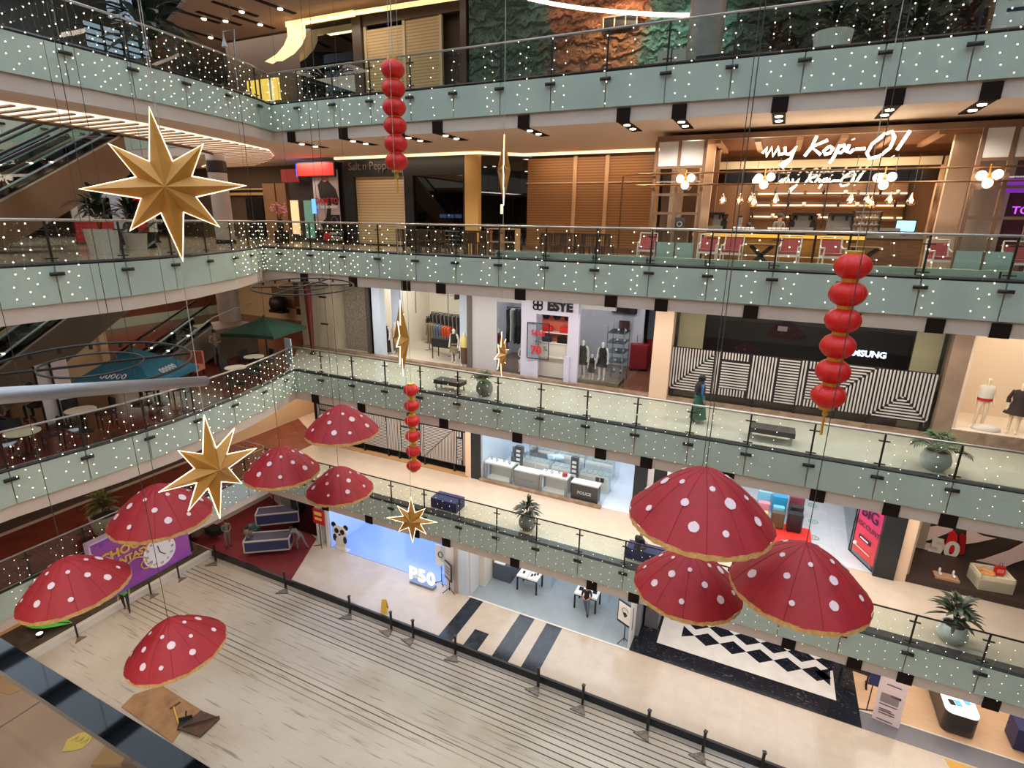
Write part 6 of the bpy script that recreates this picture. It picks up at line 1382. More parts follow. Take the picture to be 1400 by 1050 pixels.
for i in range(14):
    a = rnd.random()*6.3; e = (math.cos(a)*rnd.uniform(.2, .5), math.sin(a)*rnd.uniform(.2, .5), rnd.uniform(.9, 1.4)); br.tube([(0, 0, .5), (e[0]*.4, e[1]*.4, .85), e], .008, 4)
    for k in range(4): mb.ball((e[0] + rnd.uniform(-.1, .1), e[1] + rnd.uniform(-.1, .1), e[2] + rnd.uniform(-.15, .1)), .05, 6, 4)
mb.build('blossom', mat('blossom_pink', (206, 130, 140), .7), t)['kind'] = 'stuff'; br.build('branch', M_wood, t)
t = thing('pedestal', 'dark pedestal under the pink blossom vase', 'pedestal', (p.x, p.y, 0)); MB().box(-.25, .25, -.25, .25, 0, .6).build('block', M_dark, t)
# --- coffee shop
Yk = 19.8; KX0, KX1 = -4.05, 9.0
M_kf = mat('bronze_frame', (128, 98, 76), .45, .3); M_kpan = mat('light_panel_white', (214, 212, 212), .5)
struct('ceiling', MB().box(-4.0, 9, 20.0, 27, 3.98, 4.02), mat('coffee_ceiling', (124, 82, 54), .6))
slm = MB()
for i in range(30): slm.box(-4.0, 9, 20.3 + i*.1, 20.34 + i*.1, 3.9, 3.98)
o = struct('ceiling', slm, mat('ceiling_slat', (140, 92, 58), .6))
bm = MB()
for x in (-2.2, -1.0, .2, 1.4, 2.6, 3.8, 5): bm.box(x - .09, x + .09, 20.3, 23.2, 3.8, 3.92)
struct('ceiling', bm, mat('ceiling_beam', (168, 126, 92), .6))
struct('trim_9', MB().box(KX0, KX1, Yk - .06, Yk + .12, 3.86, 4.02), M_kf)
def partition(label, X, zs, panels, loc):
    t = thing('glazed_screen', label, 'screen', (0, Yk, 0)); f = MB()
    for x in X: MB().box(x - .05, x + .05, -.05, .05, 0, 3.86).build('mullion', M_kf, t)
    for z in zs: MB().box(X[0], X[-1], -.04, .04, z - .04, z + .04).build('transom', M_kf, t)
    for a, b, z0, z1 in panels: MB().box(a, b, -.02, .02, z0, z1).build('white_panel', M_kpan, t)
    MB().face([(X[0], .03, .1), (X[-1], .03, .1), (X[-1], .03, 3.0), (X[0], .03, 3.0)]).build('pane', M_shop, t)
    return t
partition('tall glazed screen with two white panels at the left of the coffee shop', [-4.05, -3.3, -2.5], [3.06, 2.2, 1.6], [(-3.97, -3.33, 3.1, 3.84), (-3.25, -2.56, 3.1, 3.84)], 0)
xr = [gX(1330, Yk, 250), gX(1373, Yk, 250), gX(1420, Yk, 250)]
partition('tall glazed screen with white panels at the right of the coffee shop', [xr[0], xr[1], xr[2]], [3.06, 2.35, 1.55], [(xr[0] + .06, xr[1] - .06, 3.1, 3.84), (xr[1] + .06, xr[2] - .06, 3.1, 3.84)], 0)
# pale wall piers behind the left screen
struct('wall_left', MB().box(-3.75, -3.3, 21.2, 21.4, 0, 3.9).box(-2.8, -2.35, 21.2, 21.4, 0, 3.9), mat('taupe_pier', (176, 146, 120), .6)); struct('wall_left', MB().box(-4.1, -2.2, 21.6, 21.7, 0, 3.9), mat('coffee_brown', (104, 66, 40), .6))
struct('wall_right', MB().box(gX(1290, 21), gX(1322, 21), 21.2, 21.4, 0, 3.9), mat('taupe_pier', (176, 146, 120))); struct('wall_right', MB().box(gX(1320, 21), gX(1376, 22), 21.8, 21.9, 0, 3.9), mat('pale_taupe', (190, 166, 148), .6)); struct('wall_right', MB().box(gX(1376, 22), 12, 22, 22.1, 0, 3.9), mat('wine_wall', (92, 40, 52), .5))
t = thing('neon_sign', 'purple neon letters at the right edge behind the glazed screen', 'sign', gy(1396, 288, 21.5)); text('letters', 'TO', .3, (0, 0, 0), FRONT, glow('neon_purple', (170, 60, 220), 2), t, .02); MB().box(-.5, .4, .1, .12, .5, .9).build('lit_strip', glow('neon_violet', (110, 40, 150), .8), t)
# brass pipes with globe clusters
t = thing('brass_pipes', 'pair of long brass pipes across the coffee shop front carrying the globe lamps', 'pipe rail', (0, Yk - .15, 0))
for z in (2.86, 2.50): MB().tube([(-4.6, 0, z), (8.5, 0, z)], .03, 6).build('pipe', mat('brass_dark', (112, 78, 50), .35, .7), t)
MB().tube([(-4.55, 0, 2.86), (-5.1, 0, 2.8), (-5.1, 0, .1)], .03, 6).build('upright', mat('brass_dark', (112, 78, 50)), t)
M_globe = glow('globe_lit', (255, 226, 190), 3.5)
g0 = None
for i, (px, py) in enumerate(((937, 247), (1045, 246), (1209, 246), (1352, 243))):
    p = gy(px, py, Yk - .3); lab = '%s cluster of white globe lamps from the left on the brass pipes' % ORD[i]
    if g0 is None:
        g0 = thing('globe_lamp', lab, 'lamp', p, 0, 'globe lamp clusters')
        for x, z in ((-.17, .06), (.17, .08), (0, -.14)): MB().sh().ball((x, 0, z), .125, 12, 8).build('globe', M_globe, g0)
        MB().sh().ball((0, .02, .05), .07, 8, 6).tube([(-.17, .05, .06), (.17, .05, .08)], .02, 5).tube([(0, .05, .35), (0, .05, -.1)], .02, 5).build('brass_stem', M_gold, g0)
    else: dup(g0, lab, p)
# lit signs
def script_sign(name, label, loc, s):
    t = thing(name, label, 'sign', loc); gm = glow('sign_white', (255, 240, 206), 6)
    def st(pts, nm='letter'): MB().sh().tube([(x*s, 0, -y*s) for x, y in pts], .15*s, 6).build(nm, gm, t)
    # strokes measured on the sign itself, one unit = a tenth of its height
    st([(-5.9, -.1), (-5.6, -.6), (-5.5, .2), (-5.1, -.6), (-4.9, .2), (-4.5, -.6), (-4.3, .1), (-4.0, .0)])          # m
    st([(-3.9, -.6), (-3.8, .0), (-3.4, .1), (-2.9, -.6), (-3.2, .5), (-3.9, 1.3), (-4.1, 1.1), (-3.4, .6)])          # y
    st([(-1.2, -1.5), (-1.5, -.5), (-2.0, .3)]); st([(-.2, -1.1), (-1.5, -.5), (-.6, .2)])                           # K
    st([(0.0, -.5), (-.4, -.1), (-.2, .2), (.2, .1), (.4, -.3), (.1, -.5), (0.0, -.5)])                               # o
    st([(.9, -.6), (.6, .4), (.3, 1.0)]); st([(.8, -.4), (1.3, -.6), (1.4, -.2), (1.1, .1), (.8, .0)])               # p
    st([(1.7, -.6), (1.6, .0), (1.9, .1), (2.2, -.2)]); st([(1.95, -1.1), (1.97, -1.05)])                            # i
    st([(2.3, -.2), (3.1, -.2)])                                                                                       # dash
    st([(4.3, -1.2), (3.6, -.6), (3.3, .2), (3.6, .7), (4.4, .5), (5.1, -.2), (5.3, -1.1), (5.0, -1.6), (4.4, -1.4), (3.9, -.9)])  # O
    st([(6.4, -1.6), (5.7, .0)]); st([(5.45, .55), (5.47, .58)])                                                       # !
    MB().bar((-6*s, .1, -1.9*s), (6*s, .1, -1.9*s), .03, .03).tube([(-4*s, .1, -1.9*s), (-4*s, .1, -2.6*s)], .015, 5).tube([(4*s, .1, -1.9*s), (4*s, .1, -2.6*s)], .015, 5).build('hanging_frame', M_black, t)
    return t
p = gy(1132, 208, 19.6); sA = script_sign('coffee_sign', 'large glowing white script sign hanging over the coffee shop front', (p.x, 19.6, p.z), .30)
sA.rotation_euler = (0, -.0, 0)
p = gy(1118, 249, 22.7); script_sign('coffee_sign', 'smaller glowing script sign inside the coffee shop behind the large one', (p.x, 22.7, p.z), .205)
# interior
struct('wall_back', MB().box(-3.2, 7, 26.3, 26.4, 0, 4), nmat('coffee_back_wall', (120, 84, 54), (104, 70, 44), 1, .5))
struct('trim_9', MB().box(-2.7, 4.5, 23.0, 23.2, 3.24, 3.5), mat('cream_soffit', (176, 156, 124), .5))
struct('trim_9', MB().box(-2.7, 4.5, 23.05, 23.2, 2.75, 3.24), glass('dark_glass', (70, 72, 80)))
for x in (-2.65, 4.6): struct('trim_9', MB().box(x - .15, x + .15, 23.0, 23.3, 0, 3.5), nmat('bark_column', (190, 150, 116), (84, 56, 40), 5, .6, (1, 1, .25)))
sh = thing('bottle_shelves', 'warm lit wall shelves behind the coffee counter', 'shelves', (0, 26.1, 0))
for z in (1.55, 2.0, 2.45): MB().box(-1.2, 4.2, -.15, .1, z, z + .03).build('shelf', M_wood, sh); MB().box(-1.2, 4.2, .05, .08, z + .05, z + .1).build('strip_light', glow('shelf_strip', (255, 206, 140), 2.2), sh)
for x in (-1.2, .15, 1.5, 2.85, 4.2): MB().box(x - .02, x + .02, -.15, .1, 1.2, 3.0).build('upright', M_black, sh)
rnd = random.Random(8); b0 = {}
k = 0
for zi, z in enumerate((1.58, 2.03, 2.48)):
    for j in range(9):
        x = -1.05 + j*.62 + rnd.uniform(-.1, .1); kind = (j + zi) % 3
        lab = '%s %s from the left on the %s lit shelf of the coffee shop' % (ORD[j], ('bottle', 'jar', 'small plant pot')[kind], ('lowest', 'middle', 'top')[zi])
        if kind not in b0:
            t = thing(('bottle', 'jar', 'plant_pot')[kind], lab, ('bottle', 'jar', 'plant')[kind], (x, 26.05, z), 0, ('bottles', 'jars', 'small plants')[kind] + ' on the lit shelves')
            if kind == 0: MB().sh().lathe([(0, 0), (.05, 0), (.05, .16), (.02, .22), (.02, .28), (0, .28)], n=10).build('body', M_dark, t)
            elif kind == 1: MB().sh().lathe([(0, 0), (.07, 0), (.07, .16), (0, .16)], n=10).build('body', M_offwhite, t); MB().cyl((0, 0, 0), .06, .16, .19, 10).build('lid', M_wood, t)
            else: 
                MB().lathe([(0, 0), (.05, 0), (.07, .1)], n=10).build('pot', M_cgrey, t); mb = MB()
                for q in range(10): leafblade(mb, (0, 0, .1), (math.cos(q*1.3), math.sin(q*1.3), .8), .16, .02, .3)
                mb.build('leaves', M_leaf, t)
            b0[kind] = t
        else: dup(b0[kind], lab, (x, 26.05, z))
cn = thing('coffee_counter', 'long coffee counter with black top and amber glowing front', 'counter', (0, 21.3, 0)); cx0, cx1 = gX(945, 21.3, 316), gX(1186, 21.3, 316)
MB().box(cx0, cx1, 0, .7, .98, 1.1).build('top', M_blackgloss, cn); MB().box(cx0 + .05, cx1, .05, .65, 0, .98).build('front', nmat('amber_front', (150, 104, 40), (120, 80, 30), 1.5, .4), cn); MB().box(cx0 + .05, cx1, .0, .05, .86, .97).build('light_strip', glow('amber_strip', (255, 190, 80), .3), cn); MB().tube([(cx0, -.1, .25), (cx1, -.1, .25)], .025, 6).build('foot_rail', M_steel, cn)
c2 = thing('cash_counter', 'lower timber cash counter with a pale top at the right of the coffee counter', 'counter', (0, 21.3, 0)); MB().box(cx1, cx1 + 1.6, 0, .7, .92, 1.0).build('top', M_steel, c2); MB().box(cx1, cx1 + 1.55, .05, .65, 0, .92).build('front', M_wood, c2)
def small(name, label, cat, px, build, y=21.6, z=1.1, grp=None):
    t = thing(name, label, cat, (gX(px, y, 305), y, z), 0, grp); build(t); return t
def b_mon(t): sc = MB().box(-.28, .28, 0, .03, .12, .5).build('screen_case', M_black, t); MB().box(-.25, .25, -.01, 0, .15, .47).build('screen', glow('till_screen', (120, 190, 240), 1.6), sc); MB().box(-.04, .04, 0, .05, 0, .12).build('stand', M_black, t)
small('till_monitor', 'bright blue till monitor on the cash counter', 'monitor', 1239, b_mon, 21.6, 1.0)
small('steel_box', 'grey steel box on the cash counter left of the blue monitor', 'box', 1214, lambda t: (MB().box(-.35, .35, -.15, .2, 0, .24).build('body', M_steel, t), MB().box(-.33, .33, -.16, -.15, .1, .14).build('seam', M_dark, t)), 21.6, 1.0)
def b_rack(t):
    for k in range(4): MB().box(-.4, .4, -.2, .2, .02 + k*.2, .05 + k*.2).build('shelf', M_steel, t)
    for a in (-.38, .38): MB().box(a - .02, a + .02, -.2, .2, 0, .66).build('side', M_dark, t)
    mb = MB()
    for k in range(3):
        for j in range(6): mb.cyl((-.3 + j*.12, 0, 0), .045, .05 + k*.2, .15 + k*.2, 8)
    mb.build('cups', M_offwhite, t)['kind'] = 'stuff'
small('cup_rack', 'tiered steel rack of cups at the right end of the coffee counter', 'rack', 1183, b_rack)
def b_mach(t): MB().box(-.35, .35, -.2, .25, 0, .12).build('base', M_steel, t); MB().box(-.35, .35, .05, .25, .12, .5).build('body', mat('machine_chrome', (180, 176, 172), .2, .8), t); MB().box(-.36, .36, -.15, .25, .5, .58).build('hood', M_black, t); MB().tube([(-.2, -.1, .5), (-.2, -.1, .35)], .03, 6).build('spout', M_black, t); MB().tube([(.2, -.1, .5), (.2, -.1, .35)], .03, 6).build('spout', M_black, t)
small('coffee_machine', 'chrome coffee machine in the middle of the coffee counter', 'coffee machine', 1097, b_mach); small('coffee_machine', 'second chrome coffee machine left of the cup rack', 'coffee machine', 1147, b_mach); small('coffee_machine', 'chrome coffee machine at the left end of the coffee counter', 'coffee machine', 975, b_mach)
def b_grind(t): MB().box(-.1, .1, -.12, .12, 0, .3).build('body', M_black, t); MB().lathe([(.05, .3), (.12, .5), (.12, .52), (0, .52)], n=12).build('hopper', glass('hopper_glass', (120, 100, 90), .1), t)
small('coffee_grinder', 'black coffee grinder right of the middle coffee machine', 'grinder', 1112, b_grind); small('coffee_grinder', 'black coffee grinder left of the middle coffee machine', 'grinder', 1082, b_grind); small('coffee_grinder', 'black coffee grinder near the left end of the counter', 'grinder', 990, b_grind)
k0 = None
for i in range(10):
    px = 1004 + i*6.2 + (18 if i > 4 else 0); lab = '%s white cup from the left in the row on the coffee counter' % ORD[i]
    if k0 is None: k0 = small('coffee_cup', lab, 'cup', px, lambda t: (MB().sh().lathe([(0, 0), (.045, 0), (.06, .1), (.052, .1), (.04, .02)], n=12).build('cup', M_white, t), MB().tube([(.05, 0, .08), (.09, 0, .06), (.05, 0, .03)], .01, 5).build('handle', M_white, t)), 21.5, 1.1, 'cups on the coffee counter')
    else: dup(k0, lab, (gX(px, 21.5, 305), 21.5, 1.1))
small('steel_flask', 'tall steel flask standing on the coffee counter near its left end', 'flask', 1011, lambda t: (MB().cyl((0, 0, 0), .09, 0, .42, 12).build('body', M_steel, t), MB().cyl((0, 0, 0), .07, .42, .48, 12).build('lid', M_black, t)))
small('card_stand', 'small black and white round emblem card at the left of the coffee counter', 'sign', 929, lambda t: (MB().box(-.17, .17, 0, .02, -.05, .38).build('card', mat('card_grey', (84, 86, 88), .6), t), MB().tube([(.08*math.cos(q*PI/6), -.01, .16 + .08*math.sin(q*PI/6)) for q in range(12)], .02, 5, True).build('round_emblem', M_white, t)), 20.6, 1.1)
struct('trim_9', MB().box(gX(915, 20.6) - .1, gX(945, 20.6), 20.55, 20.9, 0, 1.05), M_kf)
l0 = None
for i, (px, py, y) in enumerate(((988, 274, 22.4), (1011, 274, 22.4), (1026, 272, 24), (1030, 277, 23), (1060, 274, 22.4), (1163, 274, 22.4), (1186, 273, 23.4), (1192, 278, 22.8), (1217, 273, 22.4), (1246, 274, 22.4))):
    p = gy(px, py, y); lab = '%s glass pendant lamp from the left inside the coffee shop' % ORD[i]
    if l0 is None:
        l0 = thing('pendant_lamp', lab, 'lamp', p, 0, 'pendant lamps in the coffee shop'); MB().sh().lathe([(.03, .24), (.05, .18), (.14, .0), (.15, -.06), (.1, -.14), (0, -.16)], n=14).build('shade', glass('amber_glass', (255, 224, 186), .12), l0); MB().sh().ball((0, 0, 0), .06, 8, 6).build('bulb', glow('pendant_bulb', (255, 220, 170), 14, False), l0); MB().tube([(0, 0, .24), (0, 0, 1.4)], .01, 5).build('cable', M_wire, l0)
    else: dup(l0, lab, p)
# seating of the coffee shop
M_cush = mat('cushion_red', (150, 60, 62), .7); M_chw = mat('chair_white', (206, 198, 190), .45)
def arm_chair(t):
    for a in (-.28, .28):
        MB().tube([(a, -.25, 0), (a, -.25, .42)], .022, 6).build('leg', M_chw, t); MB().tube([(a, .28, 0), (a, .25, .42), (a, .34, .95)], .022, 6).build('leg', M_chw, t)
        MB().tube([(a, -.25, .42), (a, -.27, .66), (a*1.05, .1, .63), (a, .3, .7)], .022, 6).build('armrest', M_chw, t)
    MB().box(-.29, .29, -.27, .27, .36, .42).build('seat_frame', M_chw, t); MB().box(-.25, .25, -.24, .24, .42, .5).build('cushion', M_cush, t); MB().slabface([(-.25, .25, .52), (.25, .25, .52), (.25, .33, .86), (-.25, .33, .86)], .05).build('back_cushion', M_cush, t); MB().tube([(-.28, .34, .95), (.28, .34, .95)], .022, 6).build('top_rail', M_chw, t)
a0 = None
for i, (px, rz) in enumerate(((884, .1), (966, .0), (1000, -.1), (1078, -.15), (1138, .15), (1290, .2), (1394, .0))):
    x = gX(px, 19.0, 345); lab = '%s white framed armchair with red cushions from the left before the coffee shop' % ORD[i]
    if a0 is None: a0 = thing('armchair', lab, 'chair', (x, 19.0, 0), rz, 'white framed armchairs'); arm_chair(a0)
    else: dup(a0, lab, (x, 19.0 + .2*(i % 2), 0), rz)
for nm, px in (('between the third and fourth white armchairs', 1040), ('behind the right lantern string', 1182)):
    t = thing('cross_leg_table', 'dark cross legged table %s' % nm, 'table', (gX(px, 19.2, 345), 19.3, 0)); MB().box(-.4, .4, -.4, .4, .66, .7).build('top', M_wood, t)
    for s in (-1, 1): MB().bar((-.32*s, 0, 0), (.32*s, 0, .66), .1, .12).build('leg', M_black, t)
for nm, px in (('near the second white armchair', 958), ('near the fourth white armchair', 1112)):
    t = thing('bar_table', 'tall thin post table %s' % nm, 'table', (gX(px, 19.9, 345), 20.0, 0)); MB().cyl((0, 0, 0), .3, .98, 1.02, 16).build('top', M_wood, t); MB().tube([(0, 0, .03), (0, 0, .98)], .035, 8).build('post', M_dark, t); MB().cyl((0, 0, 0), .22, 0, .03, 14).build('foot', M_dark, t)
M_dw = nmat('dark_teak', (88, 52, 34), (66, 38, 24), 4, .5, (1, 1, 6))
def slat_chair(t):
    for a in (-.2, .2): MB().bar((a, -.2, 0), (a, -.2, .45), .045, .045).build('leg', M_dw, t); MB().bar((a, .2, 0), (a, .22, .9), .045, .045).build('leg', M_dw, t)
    MB().box(-.22, .22, -.22, .22, .43, .47).build('seat', M_dw, t); MB().box(-.22, .22, .19, .24, .82, .9).build('top_rail', M_dw, t)
    sm = MB()
    for k in range(5): MB().box(-.155 + k*.07, -.125 + k*.07, .2, .23, .47, .82).build('slat', M_dw, t)
s0 = None
rows = [('left', 556), ('left', 569), ('left', 582), ('left', 596), ('left', 608), ('middle', 641), ('middle', 652), ('middle', 663), ('right', 752), ('right', 765), ('right', 779), ('right', 793), ('right', 806), ('right', 826)]
cnt = {}
for i, (grp, px) in enumerate(rows):
    cnt[grp] = cnt.get(grp, 0) + 1; x = gX(px, 18.9, 340); y = 18.75 + .35*(i % 2); lab = '%s dark slatted chair from the left in the %s group behind the third floor railing' % (ORD[cnt[grp] - 1], grp)
    if s0 is None: s0 = thing('slatted_chair', lab, 'chair', (x, y, 0), PI, 'dark slatted chairs'); slat_chair(s0)
    else: dup(s0, lab, (x, y, 0), PI + random.uniform(-.2, .2))
for nm, px, w in (('left', 580, 1.9), ('middle', 652, .9), ('right', 784, 2.2)):
    t = thing('teak_table', 'dark teak table of the %s chair group' % nm, 'table', (gX(px, 19.6, 335), 19.75, 0)); MB().box(-w/2, w/2, -.4, .4, .82, .88).build('top', M_dw, t)
    for a in (-w/2 + .06, w/2 - .06):
        for b in (-.34, .34): MB().bar((a, b, 0), (a, b, .82), .06, .06).build('leg', M_dw, t)
t = thing('open_shelf', 'light timber open shelf frame between the middle and right chair groups', 'shelf', (gX(688, 19.3, 335), 19.3, 0)); w = .6
for z in (.1, .5, .98): MB().box(-w, w, -.18, .18, z - .02, z + .02).build('shelf', M_jamb, t)
for a in (-w, -.05, w): MB().box(a - .03, a + .03, -.18, .18, 0, 1.0).build('post', M_jamb, t)
t = thing('bicycle_rack', 'dark coiled stand behind the post left of the middle chair group', 'stand', (gX(618, 19.2, 325), 19.2, 0))
for k in range(5): MB().tube([(.35*math.cos(q*PI/6), .1*math.sin(q*PI/6), .2 + k*.16) for q in range(12)], .025, 5, True).build('hoop', M_black, t)
MB().tube([(0, 0, 0), (0, 0, 1.0)], .04, 6).build('post', M_black, t)
# low frosted ledge and screens behind the railing
t = thing('frosted_ledge', 'low frosted sea green ledge along the inside of the third floor railing', 'ledge', (0, 0, 0)); MB().box(-9.0, 18, 17.66, 17.95, 0, .25).build('ledge', M_teal, t)
for k in range(10): MB().box(-8.9 + k*1.75, -8.86 + k*1.75, 17.65, 17.66, .02, .24).build('joint', M_dark, t)
for i, (a, b) in enumerate(((-3.52, -2.3), (4.2, 5.48))):
    t = thing('frosted_screen', 'frosted sea green double screen behind the third floor railing, %s one' % ('left' if i == 0 else 'right'), 'screen', (a, 18.2, 0)); w = b - a; m_ = w/2
    for u, v in ((.04, m_ - .03), (m_ + .03, w - .04)): MB().box(u, v, -.02, .02, .05, .7).build('panel', M_teal, t)
    for u in (.02, m_, w - .02): MB().box(u - .025, u + .025, -.03, .03, 0, .72).build('post', M_kf, t)
    MB().box(0, w, -.15, .15, 0, .03).build('foot', M_dark, t)
light('shop_light', 'AREA', (1, 21.4, 3.75), 150, (1, .82, .62), (6.5, 1.6)); light('mid_lamp', 'POINT', (-1, 22, 2.9), 60, (1, .82, .62), soft=.2); light('mid_lamp', 'POINT', (3, 22, 2.9), 60, (1, .82, .62), soft=.2); light('shutter_light', 'AREA', (-7.5, 23.2, C3 - .12), 60, (1, .86, .7), (5, .3)); light('shutter_light', 'AREA', (-16, 21.8, C3 - .12), 50, (1, .8, .6), (6, .3)); light('shop_light', 'AREA', (1, 24.6, 3.7), 260, (1, .82, .62), (6, 2)); light('shop_light', 'POINT', (-3, 20.8, 3.6), 30, (1, .75, .5), soft=.2)
light('shop_light', 'AREA', (gX(420, 22), 22.0, C3 - .1), 50, (1, .84, .7), (2, .3))
# ================================================================== fourth floor
YM = 23.0
M_mural = mat('carved_mural', (70, 96, 88), .6)
def _mural():
    nt = M_mural.node_tree; N = nt.nodes; L = nt.links; b = N['Principled BSDF']
    tc = N.new('ShaderNodeTexCoord'); sp = N.new('ShaderNodeSeparateXYZ'); L.new(tc.outputs['Object'], sp.inputs[0])
    nz = N.new('ShaderNodeTexNoise'); nz.inputs['Scale'].default_value = .55; nz.inputs['Detail'].default_value = 2; L.new(tc.outputs['Object'], nz.inputs['Vector'])
    mx = N.new('ShaderNodeMixRGB'); mx.inputs['Fac'].default_value = .8; L.new(tc.outputs['Object'], mx.inputs['Color1']); 
    wv = N.new('ShaderNodeTexWave'); wv.wave_type = 'RINGS'; wv.inputs['Scale'].default_value = 1.9; wv.inputs['Distortion'].default_value = 8; wv.inputs['Detail'].default_value = 3; wv.inputs['Detail Scale'].default_value = 1.1; L.new(tc.outputs['Object'], wv.inputs['Vector'])
    ad = N.new('ShaderNodeMath'); ad.operation = 'MULTIPLY_ADD'; ad.inputs[1].default_value = 3.2; L.new(nz.outputs['Fac'], ad.inputs[0]); L.new(sp.outputs['X'], ad.inputs[2])
    mr = N.new('ShaderNodeMapRange'); mr.inputs['From Min'].default_value = -12; mr.inputs['From Max'].default_value = 6; L.new(ad.outputs[0], mr.inputs['Value'])
    cr = N.new('ShaderNodeValToRGB'); cr.color_ramp.interpolation = 'EASE'; e = cr.color_ramp.elements
    e[0].position = .0; e[0].color = lin((64, 92, 84)); e[1].position = 1; e[1].color = lin((50, 66, 54))
    for p, c in ((.215, (70, 98, 88)), (.245, (140, 86, 58)), (.42, (158, 98, 64)), (.455, (84, 124, 112)), (.6, (80, 118, 106)), (.66, (44, 62, 52))):
        q = e.new(p); q.color = lin(c)
    L.new(mr.outputs[0], cr.inputs['Fac'])
    m2 = N.new('ShaderNodeMixRGB'); m2.blend_type = 'MULTIPLY'; m2.inputs['Fac'].default_value = .75; c2 = N.new('ShaderNodeValToRGB'); c2.color_ramp.elements[0].color = lin((120, 120, 120)); c2.color_ramp.elements[1].color = lin((255, 255, 255)); c2.color_ramp.elements[1].position = .6
    L.new(wv.outputs['Fac'], c2.inputs['Fac']); L.new(cr.outputs['Color'], m2.inputs['Color1']); L.new(c2.outputs['Color'], m2.inputs['Color2']); L.new(m2.outputs[0], b.inputs['Base Color'])
    bp = N.new('ShaderNodeBump'); bp.inputs['Strength'].default_value = 1; bp.inputs['Distance'].default_value = .15; L.new(wv.outputs['Fac'], bp.inputs['Height']); L.new(bp.outputs['Normal'], b.inputs['Normal'])
_mural()
xm0 = gX(641, YM, 60)
struct('wall_back', MB().box(xm0, 16, YM, YM + .2, F4, CE4), M_mural)
cvp = [gy(px, py, 22.7) for px, py in ((722, -2), (760, 6), (800, 12), (850, 17), (900, 20), (942, 21))]
cv = MB(); cv.tube([(p.x, p.y, p.z) for p in cvp], .07, 6); struct('trim_9', cv, glow('cove_white', (255, 238, 214), 3))
struct('ceiling', MB().prism([(p.x, 22.75) for p in cvp] + [(cvp[-1].x, 19), (cvp[0].x, 21)], 10.35, 10.45), mat('brown_ceiling', (150, 122, 106)))
t = thing('column', 'thick round grey column in front of the mural on the fourth floor', 'column', (-2.93, 20.2, F4)); MB().sh().lathe([(.53, 0), (.53, 5.0)], n=28).build('shaft', nmat('steel_cladding', (156, 146, 138), (140, 130, 122), 2, .35), t); MB().lathe([(.55, 0), (.55, .15), (.53, .15)], n=28).build('base', M_dark, t); MB().lathe([(.54, 2.4), (.545, 2.42), (.54, 2.44)], n=28).build('band', M_steel, t)
p = gy(848, 30, 22.9); t = thing('wall_vent', 'cream framed vent grille with three bays on the mural', 'vent', p); MB().box(-.62, .62, -.03, .0, -.2, .2).build('backing', M_dark, t)
f = MB()
for z in (-.2, .2): f.box(-.64, .64, -.06, 0, z - .025, z + .025)
for x in (-.64, -.21, .21, .64): f.box(x - .02, x + .02, -.06, 0, -.2, .2)
f.build('frame', M_ccream, t)
t = thing('bench', 'black upholstered bench beside the column on the fourth floor', 'bench', (gy(990, 76, 19).x, 19.0, F4)); MB().box(-.75, .75, -.3, .3, .22, .46).build('seat', M_cblack, t); MB().box(-.68, .68, -.25, .25, 0, .22).build('base', M_black, t)
t = thing('notice_stand', 'small pale notice board in front of the column at the fourth floor', 'sign', (gy(918, 80, 19.4).x, 19.4, F4)); MB().box(-.42, .42, -.03, .03, .08, .88).build('board', mat('notice_beige', (176, 166, 150), .6), t); MB().box(-.02, .02, -.04, .04, .08, .88).build('divider', M_dark, t)
for a in (-.35, .35): MB().box(a - .03, a + .03, -.15, .15, 0, .08).build('foot', M_dark, t)
t = plant('leafy plant in a square white planter behind the fourth floor railing', (gy(1137, 60, 18.6).x, 18.5, F4), mat('planter_white', (214, 210, 200), .5), .48, .62, 'tub', .9, M_leafd, seed=21)
rnd = random.Random(5)
for i, px in enumerate((1064, 1090, 1180, 1215, 1250, 1285, 1320, 1350)):
    plant('%s dark shrub from the left before the green fourth floor wall' % ORD[i], (gy(px, 40, 20.5).x, 20.1 + 1.3*(i % 2), F4), mat('pot_dark', (60, 48, 44), .6), .34, .5, 'bushy', 1.05, M_leafd if i % 3 else nmat('red_leaf', (96, 40, 36), (60, 40, 34), 6, .5), seed=30 + i)
t = thing('info_board', 'pale board with dark lettering at the top right corner of the fourth floor', 'sign', (gy(1393, 30, 19.4).x, 19.4, F4)); MB().box(-.55, .9, 0, .05, .2, 1.9).build('board', M_offwhite, t); MB().box(-.65, -.55, -.03, .08, 0, 2.0).build('post', M_wood, t); MB().box(.9, 1.0, -.03, .08, 0, 2.0).build('post', M_wood, t)
for k in range(3): MB().box(-.3, .6, -.01, 0, 1.4 - k*.25, 1.48 - k*.25).build('text_line', M_cnavy, t)
# shops left of the mural
Y4 = 23.6
a, b, c, d, e = gX(408, Y4, 60), gX(484, Y4, 60), gX(496, Y4, 60), gX(600, Y4, 60), gX(640, Y4, 60)
struct('wall_back', MB().box(a - 6, e + .4, Y4 + .6, Y4 + .7, F4, CE4), mat('dim_shop', (70, 56, 48), .6))
struct('trim_9', MB().box(b, c, Y4 - .1, Y4 + .6, F4, CE4).box(c, e, Y4, Y4 + .3, 10.0, CE4).box(e, e + .3, YM - .1, Y4, F4, CE4), mat('umber_fascia', (62, 44, 38), .4))
t = thing('roller_shutter', 'pair of beige roller shutters on the fourth floor left of the mural', 'shutter', (0, Y4, F4)); mid = (c + d)/2 + .2
MB().box(c + .15, mid - .08, .1, .15, .1, 4.3).build('curtain', M_shutb, t); MB().box(mid + .08, d, .1, .15, .1, 4.45).build('curtain', M_shutb, t)
for x in (mid, d + .05, c + .1): MB().box(x - .07, x + .07, .05, .2, 0, 4.45).build('guide', mat('guide_cream', (196, 180, 156), .5), t)
